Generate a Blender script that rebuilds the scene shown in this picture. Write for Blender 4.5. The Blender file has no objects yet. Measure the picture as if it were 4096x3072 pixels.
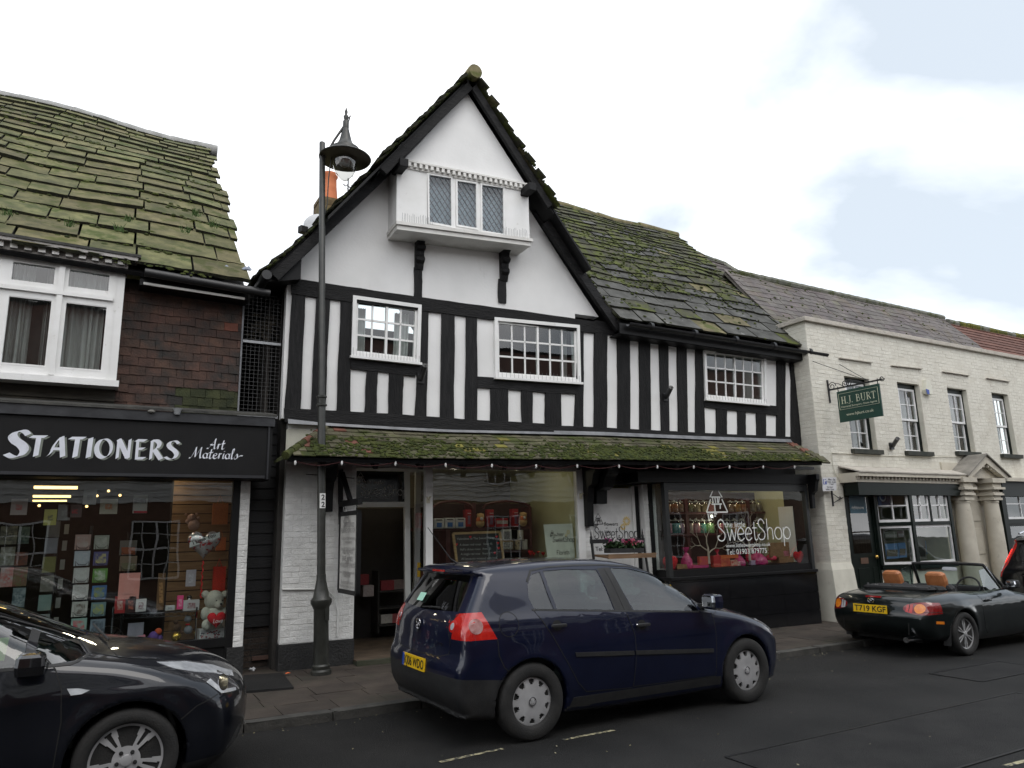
import bpy,bmesh,math,random
import numpy as np
from mathutils import Vector,Matrix
random.seed(7)
SC = bpy.context.scene
COL = SC.collection
R_ = math.radians

# ---------------------------------------------------------------- camera
FPX,YAW,PIT,ROL,CH = 2901.62,.519712,.203816,-.0242392,1.71367      # focal length in pixels of a 4096 x 3072 frame
cy_,sy_,cp_,sp_ = math.cos(YAW),math.sin(YAW),math.cos(PIT),math.sin(PIT)
FW = Vector((sy_*cp_,cy_*cp_,sp_));RT0 = Vector((cy_,-sy_,0));UP0 = RT0.cross(FW)
RT = math.cos(ROL)*RT0 + math.sin(ROL)*UP0;UP = -math.sin(ROL)*RT0 + math.cos(ROL)*UP0
CAM0 = Vector((0,0,CH))
cd = bpy.data.cameras.new('camera');cam = bpy.data.objects.new('camera',cd);COL.objects.link(cam)
cd.sensor_width = 36;cd.lens = FPX/4096*36;cd.clip_start = .05;cd.clip_end = 3000
M = Matrix((( RT.x,UP.x,-FW.x),(RT.y,UP.y,-FW.y),(RT.z,UP.z,-FW.z))).to_4x4();M.translation = CAM0
cam.matrix_world = M;SC.camera = cam

# ---------------------------------------------------------------- sky, sun, exposure
SUN_AZ,SUN_EL = R_(160),R_(60)          # azimuth clockwise from +Y (into the houses): behind the camera, to its right
world = bpy.data.worlds.new('World');SC.world = world;world.use_nodes = True
wn,wl = world.node_tree.nodes,world.node_tree.links
wn.clear()
wo = wn.new('ShaderNodeOutputWorld');bg = wn.new('ShaderNodeBackground')
sky = wn.new('ShaderNodeTexSky');sky.sky_type = 'NISHITA';sky.sun_disc = False
sky.sun_elevation = SUN_EL;sky.sun_rotation = SUN_AZ;sky.air_density = 1.0;sky.dust_density = 2.0
tc = wn.new('ShaderNodeTexCoord');sep = wn.new('ShaderNodeSeparateXYZ');wl.new(tc.outputs['Generated'],sep.inputs[0])
addz = wn.new('ShaderNodeMath');addz.operation = 'ADD';addz.inputs[1].default_value = .35;wl.new(sep.outputs[2],addz.inputs[0])
def wdiv(a):
    d = wn.new('ShaderNodeMath');d.operation = 'DIVIDE';wl.new(a,d.inputs[0]);wl.new(addz.outputs[0],d.inputs[1]);return d.outputs[0]
cmb = wn.new('ShaderNodeCombineXYZ');wl.new(wdiv(sep.outputs[0]),cmb.inputs[0]);wl.new(wdiv(sep.outputs[1]),cmb.inputs[1])
mp = wn.new('ShaderNodeMapping');mp.inputs['Location'].default_value = (3.05,1.2,.4);wl.new(cmb.outputs[0],mp.inputs[0])
nz = wn.new('ShaderNodeTexNoise');nz.inputs['Scale'].default_value = 1.15;nz.inputs['Detail'].default_value = 7;nz.inputs['Roughness'].default_value = .5
nz.inputs['Distortion'].default_value = .25;wl.new(mp.outputs[0],nz.inputs['Vector'])
cr = wn.new('ShaderNodeValToRGB');cr.color_ramp.elements[0].position = .36;cr.color_ramp.elements[1].position = .60
wl.new(nz.outputs['Fac'],cr.inputs[0])
sks = wn.new('ShaderNodeMixRGB');sks.blend_type = 'MULTIPLY';sks.inputs[0].default_value = 1;SKYMUL = .14
sks.inputs[2].default_value = (SKYMUL,SKYMUL,SKYMUL,1);wl.new(sky.outputs[0],sks.inputs[1])
thin = wn.new('ShaderNodeMixRGB');thin.inputs[0].default_value = .75;thin.inputs[2].default_value = (.93,1.02,1.1,1);wl.new(sks.outputs[0],thin.inputs[1])   # thin veil over the blue
mixc = wn.new('ShaderNodeMixRGB');wl.new(cr.outputs[0],mixc.inputs[0]);wl.new(thin.outputs[0],mixc.inputs[1]);mixc.inputs[2].default_value = (2.2,2.2,2.23,1)
wl.new(mixc.outputs[0],bg.inputs[0]);bg.inputs[1].default_value = 1.0;wl.new(bg.outputs[0],wo.inputs[0])
sd = bpy.data.lights.new('sun','SUN');sd.energy = .7;sd.angle = R_(30);sd.color = (1,.96,.9)
sun = bpy.data.objects.new('sun',sd);COL.objects.link(sun)
SDIR = Vector((math.sin(SUN_AZ)*math.cos(SUN_EL),math.cos(SUN_AZ)*math.cos(SUN_EL),math.sin(SUN_EL)))
sun.rotation_euler = SDIR.to_track_quat('Z','Y').to_euler();sun.location = SDIR*40
vs = SC.view_settings;vs.view_transform = 'Standard';vs.look = 'None';vs.exposure = 0.0;vs.gamma = 1;vs.use_curve_mapping = False
SC.cycles.max_bounces = 7;SC.cycles.transparent_max_bounces = 14;SC.cycles.caustics_reflective = False;SC.cycles.caustics_refractive = False
SC.cycles.use_denoising = True

# ---------------------------------------------------------------- helpers: pixels of the photograph to points on real planes
def ray(px,py): return FW + RT*((px-2048)/FPX) - UP*((py-1536)/FPX)
def atY(px,py,y): d = ray(px,py);return CAM0 + d*((y-CAM0.y)/d.y)
def atX(px,py,x): d = ray(px,py);return CAM0 + d*((x-CAM0.x)/d.x)
def atZ(px,py,z): d = ray(px,py);return CAM0 + d*((z-CAM0.z)/d.z)
def gz(x): return -.008*(x-2)                    # the street drops gently to the right
def atG(px,py,h=0):                             # a point h above the road
    d = ray(px,py);t = (h+.016-CAM0.z)/(d.z+.008*d.x);return CAM0 + d*t
class Front:                                      # a house front: a vertical plane y = y0 + k (x - x0)
    def __init__(s,x0,y0,k):
        s.o = Vector((x0,y0,0));s.n = Vector((k,-1,0)).normalized();s.u = Vector((1,k,0)).normalized()   # n faces the street
    def __call__(s,px,py,off=0):
        d = ray(px,py);o = s.o + s.n*off
        return CAM0 + d*((o-CAM0).dot(s.n)/d.dot(s.n))
    def p(s,x,z,off=0):                        # by world x
        return Vector((x,s.o.y + (x-s.o.x)*s.u.y/s.u.x,z)) + s.n*off

# ---------------------------------------------------------------- helpers: meshes and objects
class MB:
    def __init__(s): s.v = [];s.f = [];s.m = []
    def add(s,vs,fs,mi=0):
        b = len(s.v);s.v += [tuple(v) for v in vs];s.f += [tuple(b+i for i in f) for f in fs];s.m += [mi]*len(fs);return s
    def prism(s,pts,vec,mi=0):                 # polygon swept by vec
        pts = [Vector(p) for p in pts];vec = Vector(vec);n = len(pts)
        nn = sum(((pts[i]-pts[0]).cross(pts[(i+1) % n]-pts[0]) for i in range(1,n)),Vector())
        if nn.dot(vec) > 0: pts = pts[::-1]
        q = [p+vec for p in pts]
        fs = [tuple(range(n)),tuple(range(2*n-1,n-1,-1))] + [(i,n+i,n+(i+1) % n,(i+1) % n) for i in range(n)]
        return s.add(pts+q,fs,mi)
    def box(s,c,size,M=None,mi=0):
        x,y,z = [k/2 for k in size];c = Vector(c)
        vs = [Vector((sx*x,sy*y,sz*z)) for sz in (-1,1) for sy in (-1,1) for sx in (-1,1)]
        vs = [(M @ v if M else v)+c for v in vs]
        return s.add(vs,[(0,2,3,1),(4,5,7,6),(0,1,5,4),(2,6,7,3),(0,4,6,2),(1,3,7,5)],mi)
    def bar(s,a,b,w,h,up=(0,0,1),mi=0):   # square-section bar
        a = Vector(a);b = Vector(b);d = (b-a).normalized();up = Vector(up)
        r = d.cross(up);r = r.normalized() if r.length > 1e-6 else Vector((1,0,0));u = r.cross(d)
        q = [r*(sx*w/2)+u*(sy*h/2) for sx,sy in ((-1,-1),(1,-1),(1,1),(-1,1))]
        return s.add([a+k for k in q]+[b+k for k in q],[(3,2,1,0),(4,5,6,7)]+[(i,(i+1) % 4,4+(i+1) % 4,4+i) for i in range(4)],mi)
    def tube(s,path,r,n=8,mi=0,cap=True):
        path = [Vector(p) for p in path];rs = r if isinstance(r,(list,tuple)) else [r]*len(path)
        rings = [];prev = None
        for i,p in enumerate(path):
            d = (path[min(i+1,len(path)-1)]-path[max(i-1,0)]).normalized()
            if prev is None:
                a = d.cross(Vector((0,0,1)));a = a.normalized() if a.length > 1e-3 else d.cross(Vector((0,1,0))).normalized()
            else: a = (prev-d*prev.dot(d)).normalized()
            prev = a;b = d.cross(a)
            rings.append([p+(a*math.cos(2*math.pi*k/n)+b*math.sin(2*math.pi*k/n))*rs[i] for k in range(n)])
        vs = [v for rg in rings for v in rg];fs = []
        for i in range(len(path)-1):
            for k in range(n): fs.append((i*n+k,i*n+(k+1) % n,(i+1)*n+(k+1) % n,(i+1)*n+k))
        if cap: fs += [tuple(range(n-1,-1,-1)),tuple((len(path)-1)*n+k for k in range(n))]
        return s.add(vs,fs,mi)
    def lathe(s,prof,c,axis=(0,0,1),n=16,mi=0):   # prof: (radius, height) along the axis
        c = Vector(c);ax = Vector(axis).normalized();a = ax.cross(Vector((0,0,1)));a = a.normalized() if a.length > 1e-3 else Vector((1,0,0));b = ax.cross(a)
        vs = [c+ax*h+(a*math.cos(2*math.pi*k/n)+b*math.sin(2*math.pi*k/n))*max(r,1e-4) for r,h in prof for k in range(n)]
        fs = [(i*n+k,i*n+(k+1) % n,(i+1)*n+(k+1) % n,(i+1)*n+k) for i in range(len(prof)-1) for k in range(n)]
        fs += [tuple(range(n-1,-1,-1)),tuple((len(prof)-1)*n+k for k in range(n))]
        return s.add(vs,fs,mi)
    def ball(s,c,r,n=8,mi=0,sq=(1,1,1),M=None):
        c = Vector(c);vs = [];fs = [];m = max(4,n//2+1)
        for i in range(1,m):
            t = math.pi*i/m
            for k in range(n):
                v = Vector((math.sin(t)*math.cos(2*math.pi*k/n)*sq[0],math.sin(t)*math.sin(2*math.pi*k/n)*sq[1],math.cos(t)*sq[2]))*r
                vs.append((M @ v if M else v)+c)
        T = Vector((0,0,r*sq[2]));B = -T
        vs += [(M @ T if M else T)+c,(M @ B if M else B)+c];a = len(vs)-2
        for i in range(m-2):
            for k in range(n): fs.append((i*n+k,(i+1)*n+k,(i+1)*n+(k+1) % n,i*n+(k+1) % n))
        for k in range(n): fs.append((a,k,(k+1) % n));fs.append((a+1,(m-2)*n+(k+1) % n,(m-2)*n+k))
        return s.add(vs,fs,mi)
    def mesh(s,name):
        me = bpy.data.meshes.new(name);me.from_pydata(s.v,[],s.f)
        if any(s.m): me.polygons.foreach_set('material_index',s.m)
        return me
    def build(s,name,mat,parent=None,smooth=None,bevel=0,fix=True):
        me = s.mesh(name)
        if fix:
            bm = bmesh.new();bm.from_mesh(me);bmesh.ops.recalc_face_normals(bm,faces=bm.faces)
            if bevel:
                es = [e for e in bm.edges if len(e.link_faces) == 2 and e.calc_face_angle(0) > .5]
                bmesh.ops.bevel(bm,geom=es,offset=bevel,segments=2,affect='EDGES',profile=.6,clamp_overlap=True)
            bm.to_mesh(me);bm.free()
        if smooth: shade(me,smooth)
        return link(name,me,mat,parent)
def shade(me,deg):
    me.polygons.foreach_set('use_smooth',[True]*len(me.polygons));me.set_sharp_from_angle(angle=R_(deg))
def link(name,me,mat,parent=None):
    o = bpy.data.objects.new(name,me);COL.objects.link(o)
    if me is not None and len(me.materials) == 0:
        for m in (mat if isinstance(mat,(list,tuple)) else [mat]): me.materials.append(m)
    if parent is not None: attach(o,parent)
    return o
WORLD = {}
def attach(o,parent):
    o.parent = parent;o.matrix_parent_inverse = WORLD.get(parent.name,Matrix()).inverted()
def thing(name,label,cat,loc,group=None,kind=None):
    o = bpy.data.objects.new(name,None);COL.objects.link(o);o.location = loc;o.empty_display_size = .1
    WORLD[o.name] = Matrix.Translation(Vector(loc));tag(o,label,cat,group,kind);return o
def tag(o,label=None,cat=None,group=None,kind=None):
    if label: o['label'] = label
    if cat: o['category'] = cat
    if group: o['group'] = group
    if kind: o['kind'] = kind
    return o
def piece(name,me,mat,parent,M):              # a piece sharing mesh data, placed by matrix
    o = bpy.data.objects.new(name,me);COL.objects.link(o)
    if len(me.materials) == 0: me.materials.append(mat)
    attach(o,parent);o.matrix_basis = M;return o
def lerp(a,b,t): return a+(b-a)*t
def frame_m(o,x,y,z):                          # matrix from three axis vectors
    return Matrix(((x.x,y.x,z.x,o.x),(x.y,y.y,z.y,o.y),(x.z,y.z,z.z,o.z),(0,0,0,1)))
def wob(a,b,n,amp,rnd,ax=None):              # points from a to b, wandering a little sideways
    a = Vector(a);b = Vector(b);d = (b-a).normalized();ax = ax or d.cross(Vector((0,1,0))).normalized()
    ph = rnd.uniform(0,6);f = rnd.uniform(1.5,3.2)
    return [a.lerp(b,i/n)+ax*(amp*(math.sin(ph+f*i/n*3.1)*.6+rnd.uniform(-.5,.5))) for i in range(n+1)]

# ---------------------------------------------------------------- materials
MATS = {}
def pm(name,c1,c2=None,scale=6,rough=.7,bump=0,bscale=60,metal=0,rnd=0,coat=0,stretch=(1,1,1),spec=.5,c3=None,s3=2,a3=(.55,.7),detail=6,rndhue=0,wpos=False,emit=0,c3s=(1,1,1)):
    m = bpy.data.materials.new(name);m.use_nodes = True;N,L = m.node_tree.nodes,m.node_tree.links
    b = N['Principled BSDF'];b.inputs['Roughness'].default_value = rough;b.inputs['Metallic'].default_value = metal
    b.inputs['Specular IOR Level'].default_value = spec
    if coat: b.inputs['Coat Weight'].default_value = coat;b.inputs['Coat Roughness'].default_value = .03
    if wpos: src = N.new('ShaderNodeNewGeometry').outputs['Position']
    else: src = N.new('ShaderNodeTexCoord').outputs['Object']
    mpn = N.new('ShaderNodeMapping');mpn.inputs['Scale'].default_value = stretch;L.new(src,mpn.inputs[0])
    n1 = N.new('ShaderNodeTexNoise');n1.inputs['Scale'].default_value = scale;n1.inputs['Detail'].default_value = detail;L.new(mpn.outputs[0],n1.inputs['Vector'])
    col = None
    c2 = c2 or tuple(min(1,k*1.18) for k in c1)
    r = N.new('ShaderNodeValToRGB');r.color_ramp.elements[0].position = .35;r.color_ramp.elements[1].position = .68
    r.color_ramp.elements[0].color = (*c1,1);r.color_ramp.elements[1].color = (*c2,1);L.new(n1.outputs['Fac'],r.inputs[0]);col = r.outputs[0]
    if c3:
        mp3 = N.new('ShaderNodeMapping');mp3.inputs['Scale'].default_value = c3s;L.new(src,mp3.inputs[0])
        n3 = N.new('ShaderNodeTexNoise');n3.inputs['Scale'].default_value = s3;n3.inputs['Detail'].default_value = 8;n3.inputs['Roughness'].default_value = .65;L.new(mp3.outputs[0],n3.inputs['Vector'])
        r3 = N.new('ShaderNodeValToRGB');r3.color_ramp.elements[0].position = a3[0];r3.color_ramp.elements[1].position = a3[1];L.new(n3.outputs['Fac'],r3.inputs[0])
        mx = N.new('ShaderNodeMixRGB');L.new(r3.outputs[0],mx.inputs[0]);L.new(col,mx.inputs[1]);mx.inputs[2].default_value = (*c3,1);col = mx.outputs[0]
    if rnd or rndhue:
        oi = N.new('ShaderNodeObjectInfo');hs = N.new('ShaderNodeHueSaturation');L.new(col,hs.inputs['Color'])
        mr = N.new('ShaderNodeMapRange');mr.inputs['To Min'].default_value = 1-rnd;mr.inputs['To Max'].default_value = 1+rnd;L.new(oi.outputs['Random'],mr.inputs['Value']);L.new(mr.outputs[0],hs.inputs['Value'])
        if rndhue:
            ml = N.new('ShaderNodeMath');ml.operation = 'MULTIPLY';ml.inputs[1].default_value = 7.31;L.new(oi.outputs['Random'],ml.inputs[0])
            fr = N.new('ShaderNodeMath');fr.operation = 'FRACT';L.new(ml.outputs[0],fr.inputs[0])
            m2 = N.new('ShaderNodeMapRange');m2.inputs['To Min'].default_value = .5-rndhue;m2.inputs['To Max'].default_value = .5+rndhue;L.new(fr.outputs[0],m2.inputs['Value']);L.new(m2.outputs[0],hs.inputs['Hue'])
        col = hs.outputs[0]
    L.new(col,b.inputs['Base Color'])
    if emit: L.new(col,b.inputs['Emission Color']);b.inputs['Emission Strength'].default_value = emit
    if bump:
        n2 = N.new('ShaderNodeTexNoise');n2.inputs['Scale'].default_value = bscale;n2.inputs['Detail'].default_value = 6;L.new(mpn.outputs[0],n2.inputs['Vector'])
        bp = N.new('ShaderNodeBump');bp.inputs['Strength'].default_value = bump;bp.inputs['Distance'].default_value = .02;L.new(n2.outputs['Fac'],bp.inputs['Height']);L.new(bp.outputs[0],b.inputs['Normal'])
    MATS[name] = m;return m
def flat(name,c,rough=.6,**k): return pm(name,c,tuple(min(1,x*1.12+.002) for x in c),scale=9,rough=rough,**k)
def glass(name,tint=(.9,.93,.92),refl=1.0,rough=.0):
    m = bpy.data.materials.new(name);m.use_nodes = True;N,L = m.node_tree.nodes,m.node_tree.links;N.clear()
    o = N.new('ShaderNodeOutputMaterial');t = N.new('ShaderNodeBsdfTransparent');t.inputs[0].default_value = (*tint,1)
    g = N.new('ShaderNodeBsdfGlossy');g.inputs['Roughness'].default_value = rough;g.inputs['Color'].default_value = (refl,refl,refl,1)
    f = N.new('ShaderNodeFresnel');f.inputs[0].default_value = 1.52;mx = N.new('ShaderNodeMixShader')
    # old glass is not flat: a faint ripple
    n = N.new('ShaderNodeTexNoise');n.inputs['Scale'].default_value = 2.2;n.inputs['Detail'].default_value = 1;bp = N.new('ShaderNodeBump');bp.inputs['Strength'].default_value = .03;bp.inputs['Distance'].default_value = .05
    gm = N.new('ShaderNodeNewGeometry');L.new(gm.outputs['Position'],n.inputs['Vector']);L.new(n.outputs['Fac'],bp.inputs['Height']);L.new(bp.outputs[0],g.inputs['Normal'])
    bf = N.new('ShaderNodeMath');bf.operation = 'SUBTRACT';bf.inputs[0].default_value = 1;L.new(gm.outputs['Backfacing'],bf.inputs[1]);k = N.new('ShaderNodeMath');k.operation = 'MULTIPLY';L.new(f.outputs[0],k.inputs[0]);L.new(bf.outputs[0],k.inputs[1]);k2 = N.new('ShaderNodeMath');k2.operation = 'MULTIPLY';k2.use_clamp = True;k2.inputs[1].default_value = 2.0;L.new(k.outputs[0],k2.inputs[0])   # only the outer face mirrors
    L.new(k2.outputs[0],mx.inputs[0]);L.new(t.outputs[0],mx.inputs[1]);L.new(g.outputs[0],mx.inputs[2]);L.new(mx.outputs[0],o.inputs[0]);MATS[name] = m;return m
m_plaster = pm('white_plaster',(.74,.74,.73),(.82,.82,.81),scale=1.6,rough=.85,bump=.12,bscale=25,c3=(.58,.57,.54),s3=2.2,a3=(.62,.9),c3s=(1,1,.3))
m_timber = pm('black_timber',(.006,.006,.0065),(.015,.0145,.015),scale=5,rough=.6,spec=.22,bump=.6,bscale=16,stretch=(6,6,.7),rnd=.2)
m_timberh = pm('black_beam',(.006,.006,.0065),(.015,.0145,.015),scale=5,rough=.6,spec=.22,bump=.6,bscale=16,stretch=(.7,6,6),rnd=.2,c3=(.11,.1,.09),s3=14,a3=(.68,.78),c3s=(.4,1,2))
m_black = flat('black_paint',(.006,.006,.0065),.45,bump=.1,spec=.25)
m_white = pm('white_gloss',(.74,.74,.72),(.82,.82,.81),scale=4,rough=.4,bump=.05,c3=(.42,.40,.35),s3=9,a3=(.64,.82))
m_oldwhite = pm('old_white_paint',(.62,.61,.58),(.74,.73,.70),scale=3,rough=.55,bump=.15,c3=(.28,.26,.20),s3=7,a3=(.6,.8))
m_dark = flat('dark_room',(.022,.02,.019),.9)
m_lead = pm('lead',(.12,.125,.135),(.22,.225,.24),scale=5,rough=.45,bump=.15,bscale=18)
m_iron = flat('black_iron',(.012,.012,.013),.4,bump=.1)
m_glass = glass('window_glass')
m_curtain = pm('grey_curtain',(.30,.30,.30),(.42,.42,.41),scale=3,rough=.9,stretch=(14,1,.4))
m_net = flat('pale_curtain',(.62,.63,.62),.9)
m_stone_l = pm('olive_stone_slate',(.07,.07,.026),(.155,.145,.062),scale=5,rough=.9,bump=.5,bscale=22,rnd=.22,rndhue=.02,wpos=True,c3=(.05,.062,.008),s3=3.5,a3=(.50,.62))
m_stone_r = pm('dark_stone_slate',(.04,.04,.036),(.10,.10,.092),scale=4,rough=.9,bump=.5,bscale=22,rnd=.2,wpos=True,c3=(.26,.26,.25),s3=6,a3=(.62,.72))
m_stone_m = pm('mossy_stone_slate',(.03,.031,.02),(.07,.068,.04),scale=4,rough=.95,bump=.6,bscale=22,rnd=.16,wpos=True,c3=(.07,.085,.012),s3=3.0,a3=(.47,.58))
m_moss = pm('moss',(.022,.034,.005),(.07,.085,.012),scale=9,rough=1,bump=.9,bscale=120,wpos=True)
m_mossy = pm('yellow_moss',(.06,.07,.01),(.16,.15,.02),scale=9,rough=1,bump=.9,bscale=120,wpos=True)
m_edge = pm('shadow_grime_edge',(.010,.010,.006),(.026,.027,.010),scale=14,rough=1,bump=.8,bscale=60,wpos=True)  # slate edge tone: shadow under each slab put into the colour, plus grime
m_grass = flat('grass_blade',(.04,.085,.014),.8)
# ---------------------------------------------------------------- lettering
def spl(pts,n=6):                                     # smooth line through points
    if len(pts) < 3: return [tuple(p) for p in pts]
    out = [];P = [pts[0]]+list(pts)+[pts[-1]]
    for i in range(1,len(P)-2):
        a,b,c,d = P[i-1],P[i],P[i+1],P[i+2]
        for k in range(n):
            t = k/n;out.append(tuple(.5*(2*b[j]+(c[j]-a[j])*t+(2*a[j]-5*b[j]+4*c[j]-d[j])*t*t+(3*b[j]-a[j]-3*c[j]+d[j])*t**3) for j in range(2)))
    out.append(tuple(pts[-1]));return out
def ell(cx,cy,rx,ry,a0=0,a1=360,n=20): return [(cx+rx*math.cos(R_(lerp(a0,a1,k/n))),cy+ry*math.sin(R_(lerp(a0,a1,k/n)))) for k in range(n+1)]
# glyph: (width, [strokes]); a stroke is a list of points, smoothed unless it starts with 'L'
CAL = {'S': (.62,[[(.60,.84),(.47,.97),(.27,.96),(.13,.80),(.22,.62),(.42,.47),(.53,.28),(.42,.07),(.2,.02),(.0,.13)]]),
 'T': (.60,['L',[(.0,.93),(.62,.95)],'L',[(.33,.95),(.28,.0)]]),
 'A': (.68,[[(.0,.04),(.12,.2),(.22,.55),(.42,.9),(.5,.95)],'L',[(.5,.97),(.62,.0)],'L',[(.16,.38),(.56,.38)],]),
 'I': (.20,['L',[(.12,.97),(.08,.0)]]),
 'O': (.72,[ell(.36,.48,.32,.47,60,420)]),
 'N': (.66,['L',[(.08,.0),(.1,.97)],'L',[(.1,.95),(.55,.03)],'L',[(.57,.0),(.6,.97)]]),
 'E': (.50,['L',[(.12,.0),(.12,.95)],'L',[(.05,.94),(.48,.94)],'L',[(.12,.5),(.42,.52)],'L',[(.12,.02),(.48,.03)]]),
 'R': (.60,['L',[(.1,.0),(.12,.97)],[(.1,.94),(.34,.95),(.46,.78),(.36,.56),(.15,.5)],'L',[(.24,.5),(.58,.0)]])}
SCR = {'A': (.80,[[(-.05,.05),(.1,.05),(.3,.4),(.6,1.0)],[(.6,1.),(.58,.5),(.62,.02),(.75,.1)],[(.2,.42),(.4,.38),(.65,.45)]]),
 'M': (1.0,[[(-.1,.02),(.05,.05),(.25,.6),(.35,1.)],[(.35,1.),(.36,.5),(.38,.1)],[(.38,.1),(.6,.6),(.78,1.0)],[(.78,1.),(.76,.4),(.82,.02),(.95,.1)]]),
 'r': (.36,[[(0,.1),(.12,.5),(.1,.42),(.3,.46)],[(.12,.45),(.1,.0)]]),'t': (.34,[[(.16,.85),(.1,.1),(.2,.0),(.34,.12)],[(.0,.52),(.32,.56)]]),
 'a': (.46,[ell(.18,.24,.17,.23,40,400,12),[(.36,.48),(.34,.06),(.46,.08)]]),'e': (.40,[[(.02,.22),(.3,.3),(.26,.46),(.08,.42),(.04,.12),(.2,.0),(.4,.12)]]),
 'i': (.24,[[(.1,.48),(.08,.04),(.24,.1)],ell(.14,.68,.02,.02,0,360,6)]),'l': (.26,[[(.04,.2),(.22,.8),(.14,.95),(.08,.6),(.1,.02),(.26,.1)]]),'s': (.40,[[(.0,.05),(.2,.46),(.3,.2),(.2,.0),(.05,.04)],[(.2,.02),(.5,.3),(.75,.32)]])}
THN = {'S': (.60,[[(.50,.80),(.42,.96),(.27,1.04),(.10,.92),(.12,.70),(.32,.52),(.48,.34),(.44,.10),(.26,.0),(.08,.06),(.02,.22),(.14,.26)]]),
 'w': (.66,['L',[(.02,.6),(.17,.0)],'L',[(.17,.0),(.33,.56)],'L',[(.33,.56),(.47,.0)],'L',[(.47,.0),(.64,.62)]]),
 'e': (.50,[[(.04,.3),(.44,.34),(.36,.58),(.18,.6),(.03,.36),(.1,.06),(.28,.0),(.46,.12)]]),
 't': (.34,[[(.14,.9),(.14,.12),(.22,.0),(.34,.06)],'L',[(.0,.6),(.3,.6)]]),
 'h': (.54,['L',[(.06,0),(.06,1.05)],[(.06,.4),(.18,.58),(.36,.56),(.42,.4),(.42,.0)]]),
 'o': (.56,[ell(.26,.3,.25,.3,0,360)]),'p': (.56,['L',[(.06,-.36),(.06,.6)],ell(.3,.3,.24,.3,0,360)]),
 'l': (.16,['L',[(.06,0),(.06,1.0)]]),'i': (.16,['L',[(.06,0),(.06,.6)],ell(.06,.8,.02,.02,0,360,6)]),'f': (.3,[[(.3,.98),(.14,.95),(.12,.7),(.12,0)],'L',[(0,.6),(.28,.6)]]),
 'r': (.32,['L',[(.06,0),(.06,.6)],[(.06,.42),(.16,.58),(.32,.58)]]),'s': (.36,[[(.3,.52),(.16,.6),(.03,.48),(.16,.32),(.3,.16),(.18,.0),(.02,.08)]]),'a': (.5,[ell(.24,.3,.22,.3,0,360),'L',[(.46,.6),(.46,0)]]),
 'F': (.5,['L',[(.08,0),(.08,1)],'L',[(.08,1),(.48,1)],'L',[(.08,.52),(.38,.52)]]),' ': (.3,[])}
def _sf(s,x0,y0,x1,y1,w): return [(x0,y0),(x1,y1)]
SER = {'H': (.80,['W',[(.18,0),(.18,1)],'W',[(.64,0),(.64,1)],'L',[(.18,.5),(.64,.5)],'L',[(.04,.98),(.32,.98)],'L',[(.04,.02),(.32,.02)],'L',[(.5,.98),(.78,.98)],'L',[(.5,.02),(.78,.02)]]),
 'J': (.45,['W',[(.28,1),(.28,.15)],'L',[(.14,.98),(.42,.98)],[(.28,.2),(.24,0),(.1,-.1),(.02,-.02)]]),'.': (.22,['W',[(.08,0),(.08,.1)]]),
 'B': (.68,['W',[(.18,0),(.18,1)],'L',[(.04,.98),(.3,.98)],'L',[(.04,.02),(.3,.02)],[(.2,.98),(.45,.94),(.52,.75),(.42,.56),(.2,.53)],[(.2,.53),(.5,.5),(.62,.27),(.48,.05),(.2,.02)]]),
 'U': (.80,['W',[(.18,1),(.18,.3)],[(.18,.32),(.24,.06),(.42,.0),(.58,.06),(.64,.32)],'L',[(.64,.3),(.64,1)],'L',[(.04,.98),(.32,.98)],'L',[(.52,.98),(.76,.98)]]),
 'R': (.72,['W',[(.18,0),(.18,1)],'L',[(.04,.98),(.3,.98)],'L',[(.04,.02),(.32,.02)],[(.2,.98),(.46,.94),(.54,.74),(.44,.55),(.2,.51)],'W',[(.36,.5),(.66,.02)]]),
 'T': (.68,['W',[(.33,0),(.33,1)],'L',[(.02,.97),(.64,.97)],'L',[(.19,.02),(.47,.02)],'L',[(.03,.97),(.03,.76)],'L',[(.63,.97),(.63,.76)]]),' ': (.34,[])}
def letter_mesh(txt,font,nib,ang=0,track=.08,slant=0,mb=None,o=(0,0),sc=1,wide=2.2):
    """flat lettering in the xy plane, drawn with a broad nib (or a round pen when ang is None)"""
    mb = mb or MB();x = 0;z = 0
    for ch in txt:
        w,st = font.get(ch,(.3,[]));mode = None
        for s in st:
            if isinstance(s,str): mode = s;continue
            pts = s if mode in ('L','W') else spl(s,5);nb = nib*(wide if mode == 'W' else 1);mode = None
            pts = [((x+p[0]+slant*p[1])*sc+o[0],p[1]*sc+o[1]) for p in pts];h = nb*sc/2
            if ang is not None:
                dx,dy = math.cos(R_(ang))*h,math.sin(R_(ang))*h;e = nib*sc*.10
                for a,b in zip(pts,pts[1:]):
                    d = Vector((b[0]-a[0],b[1]-a[1]));l = d.length or 1;px,py = -d.y/l*e,d.x/l*e
                    q = [(a[0]-dx-px,a[1]-dy-py),(b[0]-dx-px,b[1]-dy-py),(b[0]+dx+px,b[1]+dy+py),(a[0]+dx+px,a[1]+dy+py)]
                    if (Vector(q[1])-Vector(q[0])).cross(Vector(q[2])-Vector(q[0])) < 0: q = q[::-1]
                    z += 3e-5;mb.add([(u,v,z) for u,v in q],[(0,1,2,3)])
            else:
                n = len(pts);L_ = [];R__ = []
                for i,p in enumerate(pts):
                    a,b = pts[max(0,i-1)],pts[min(n-1,i+1)];d = Vector((b[0]-a[0],b[1]-a[1]));l = d.length or 1;nx,ny = -d.y/l*h,d.x/l*h
                    L_.append((p[0]+nx,p[1]+ny,z));R__.append((p[0]-nx,p[1]-ny,z))
                mb.add(L_+R__,[(n+i,n+i+1,i+1,i) for i in range(n-1)]);z += 2e-5
        x += w+track
    mb.width = x*sc-track*sc;return mb
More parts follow.
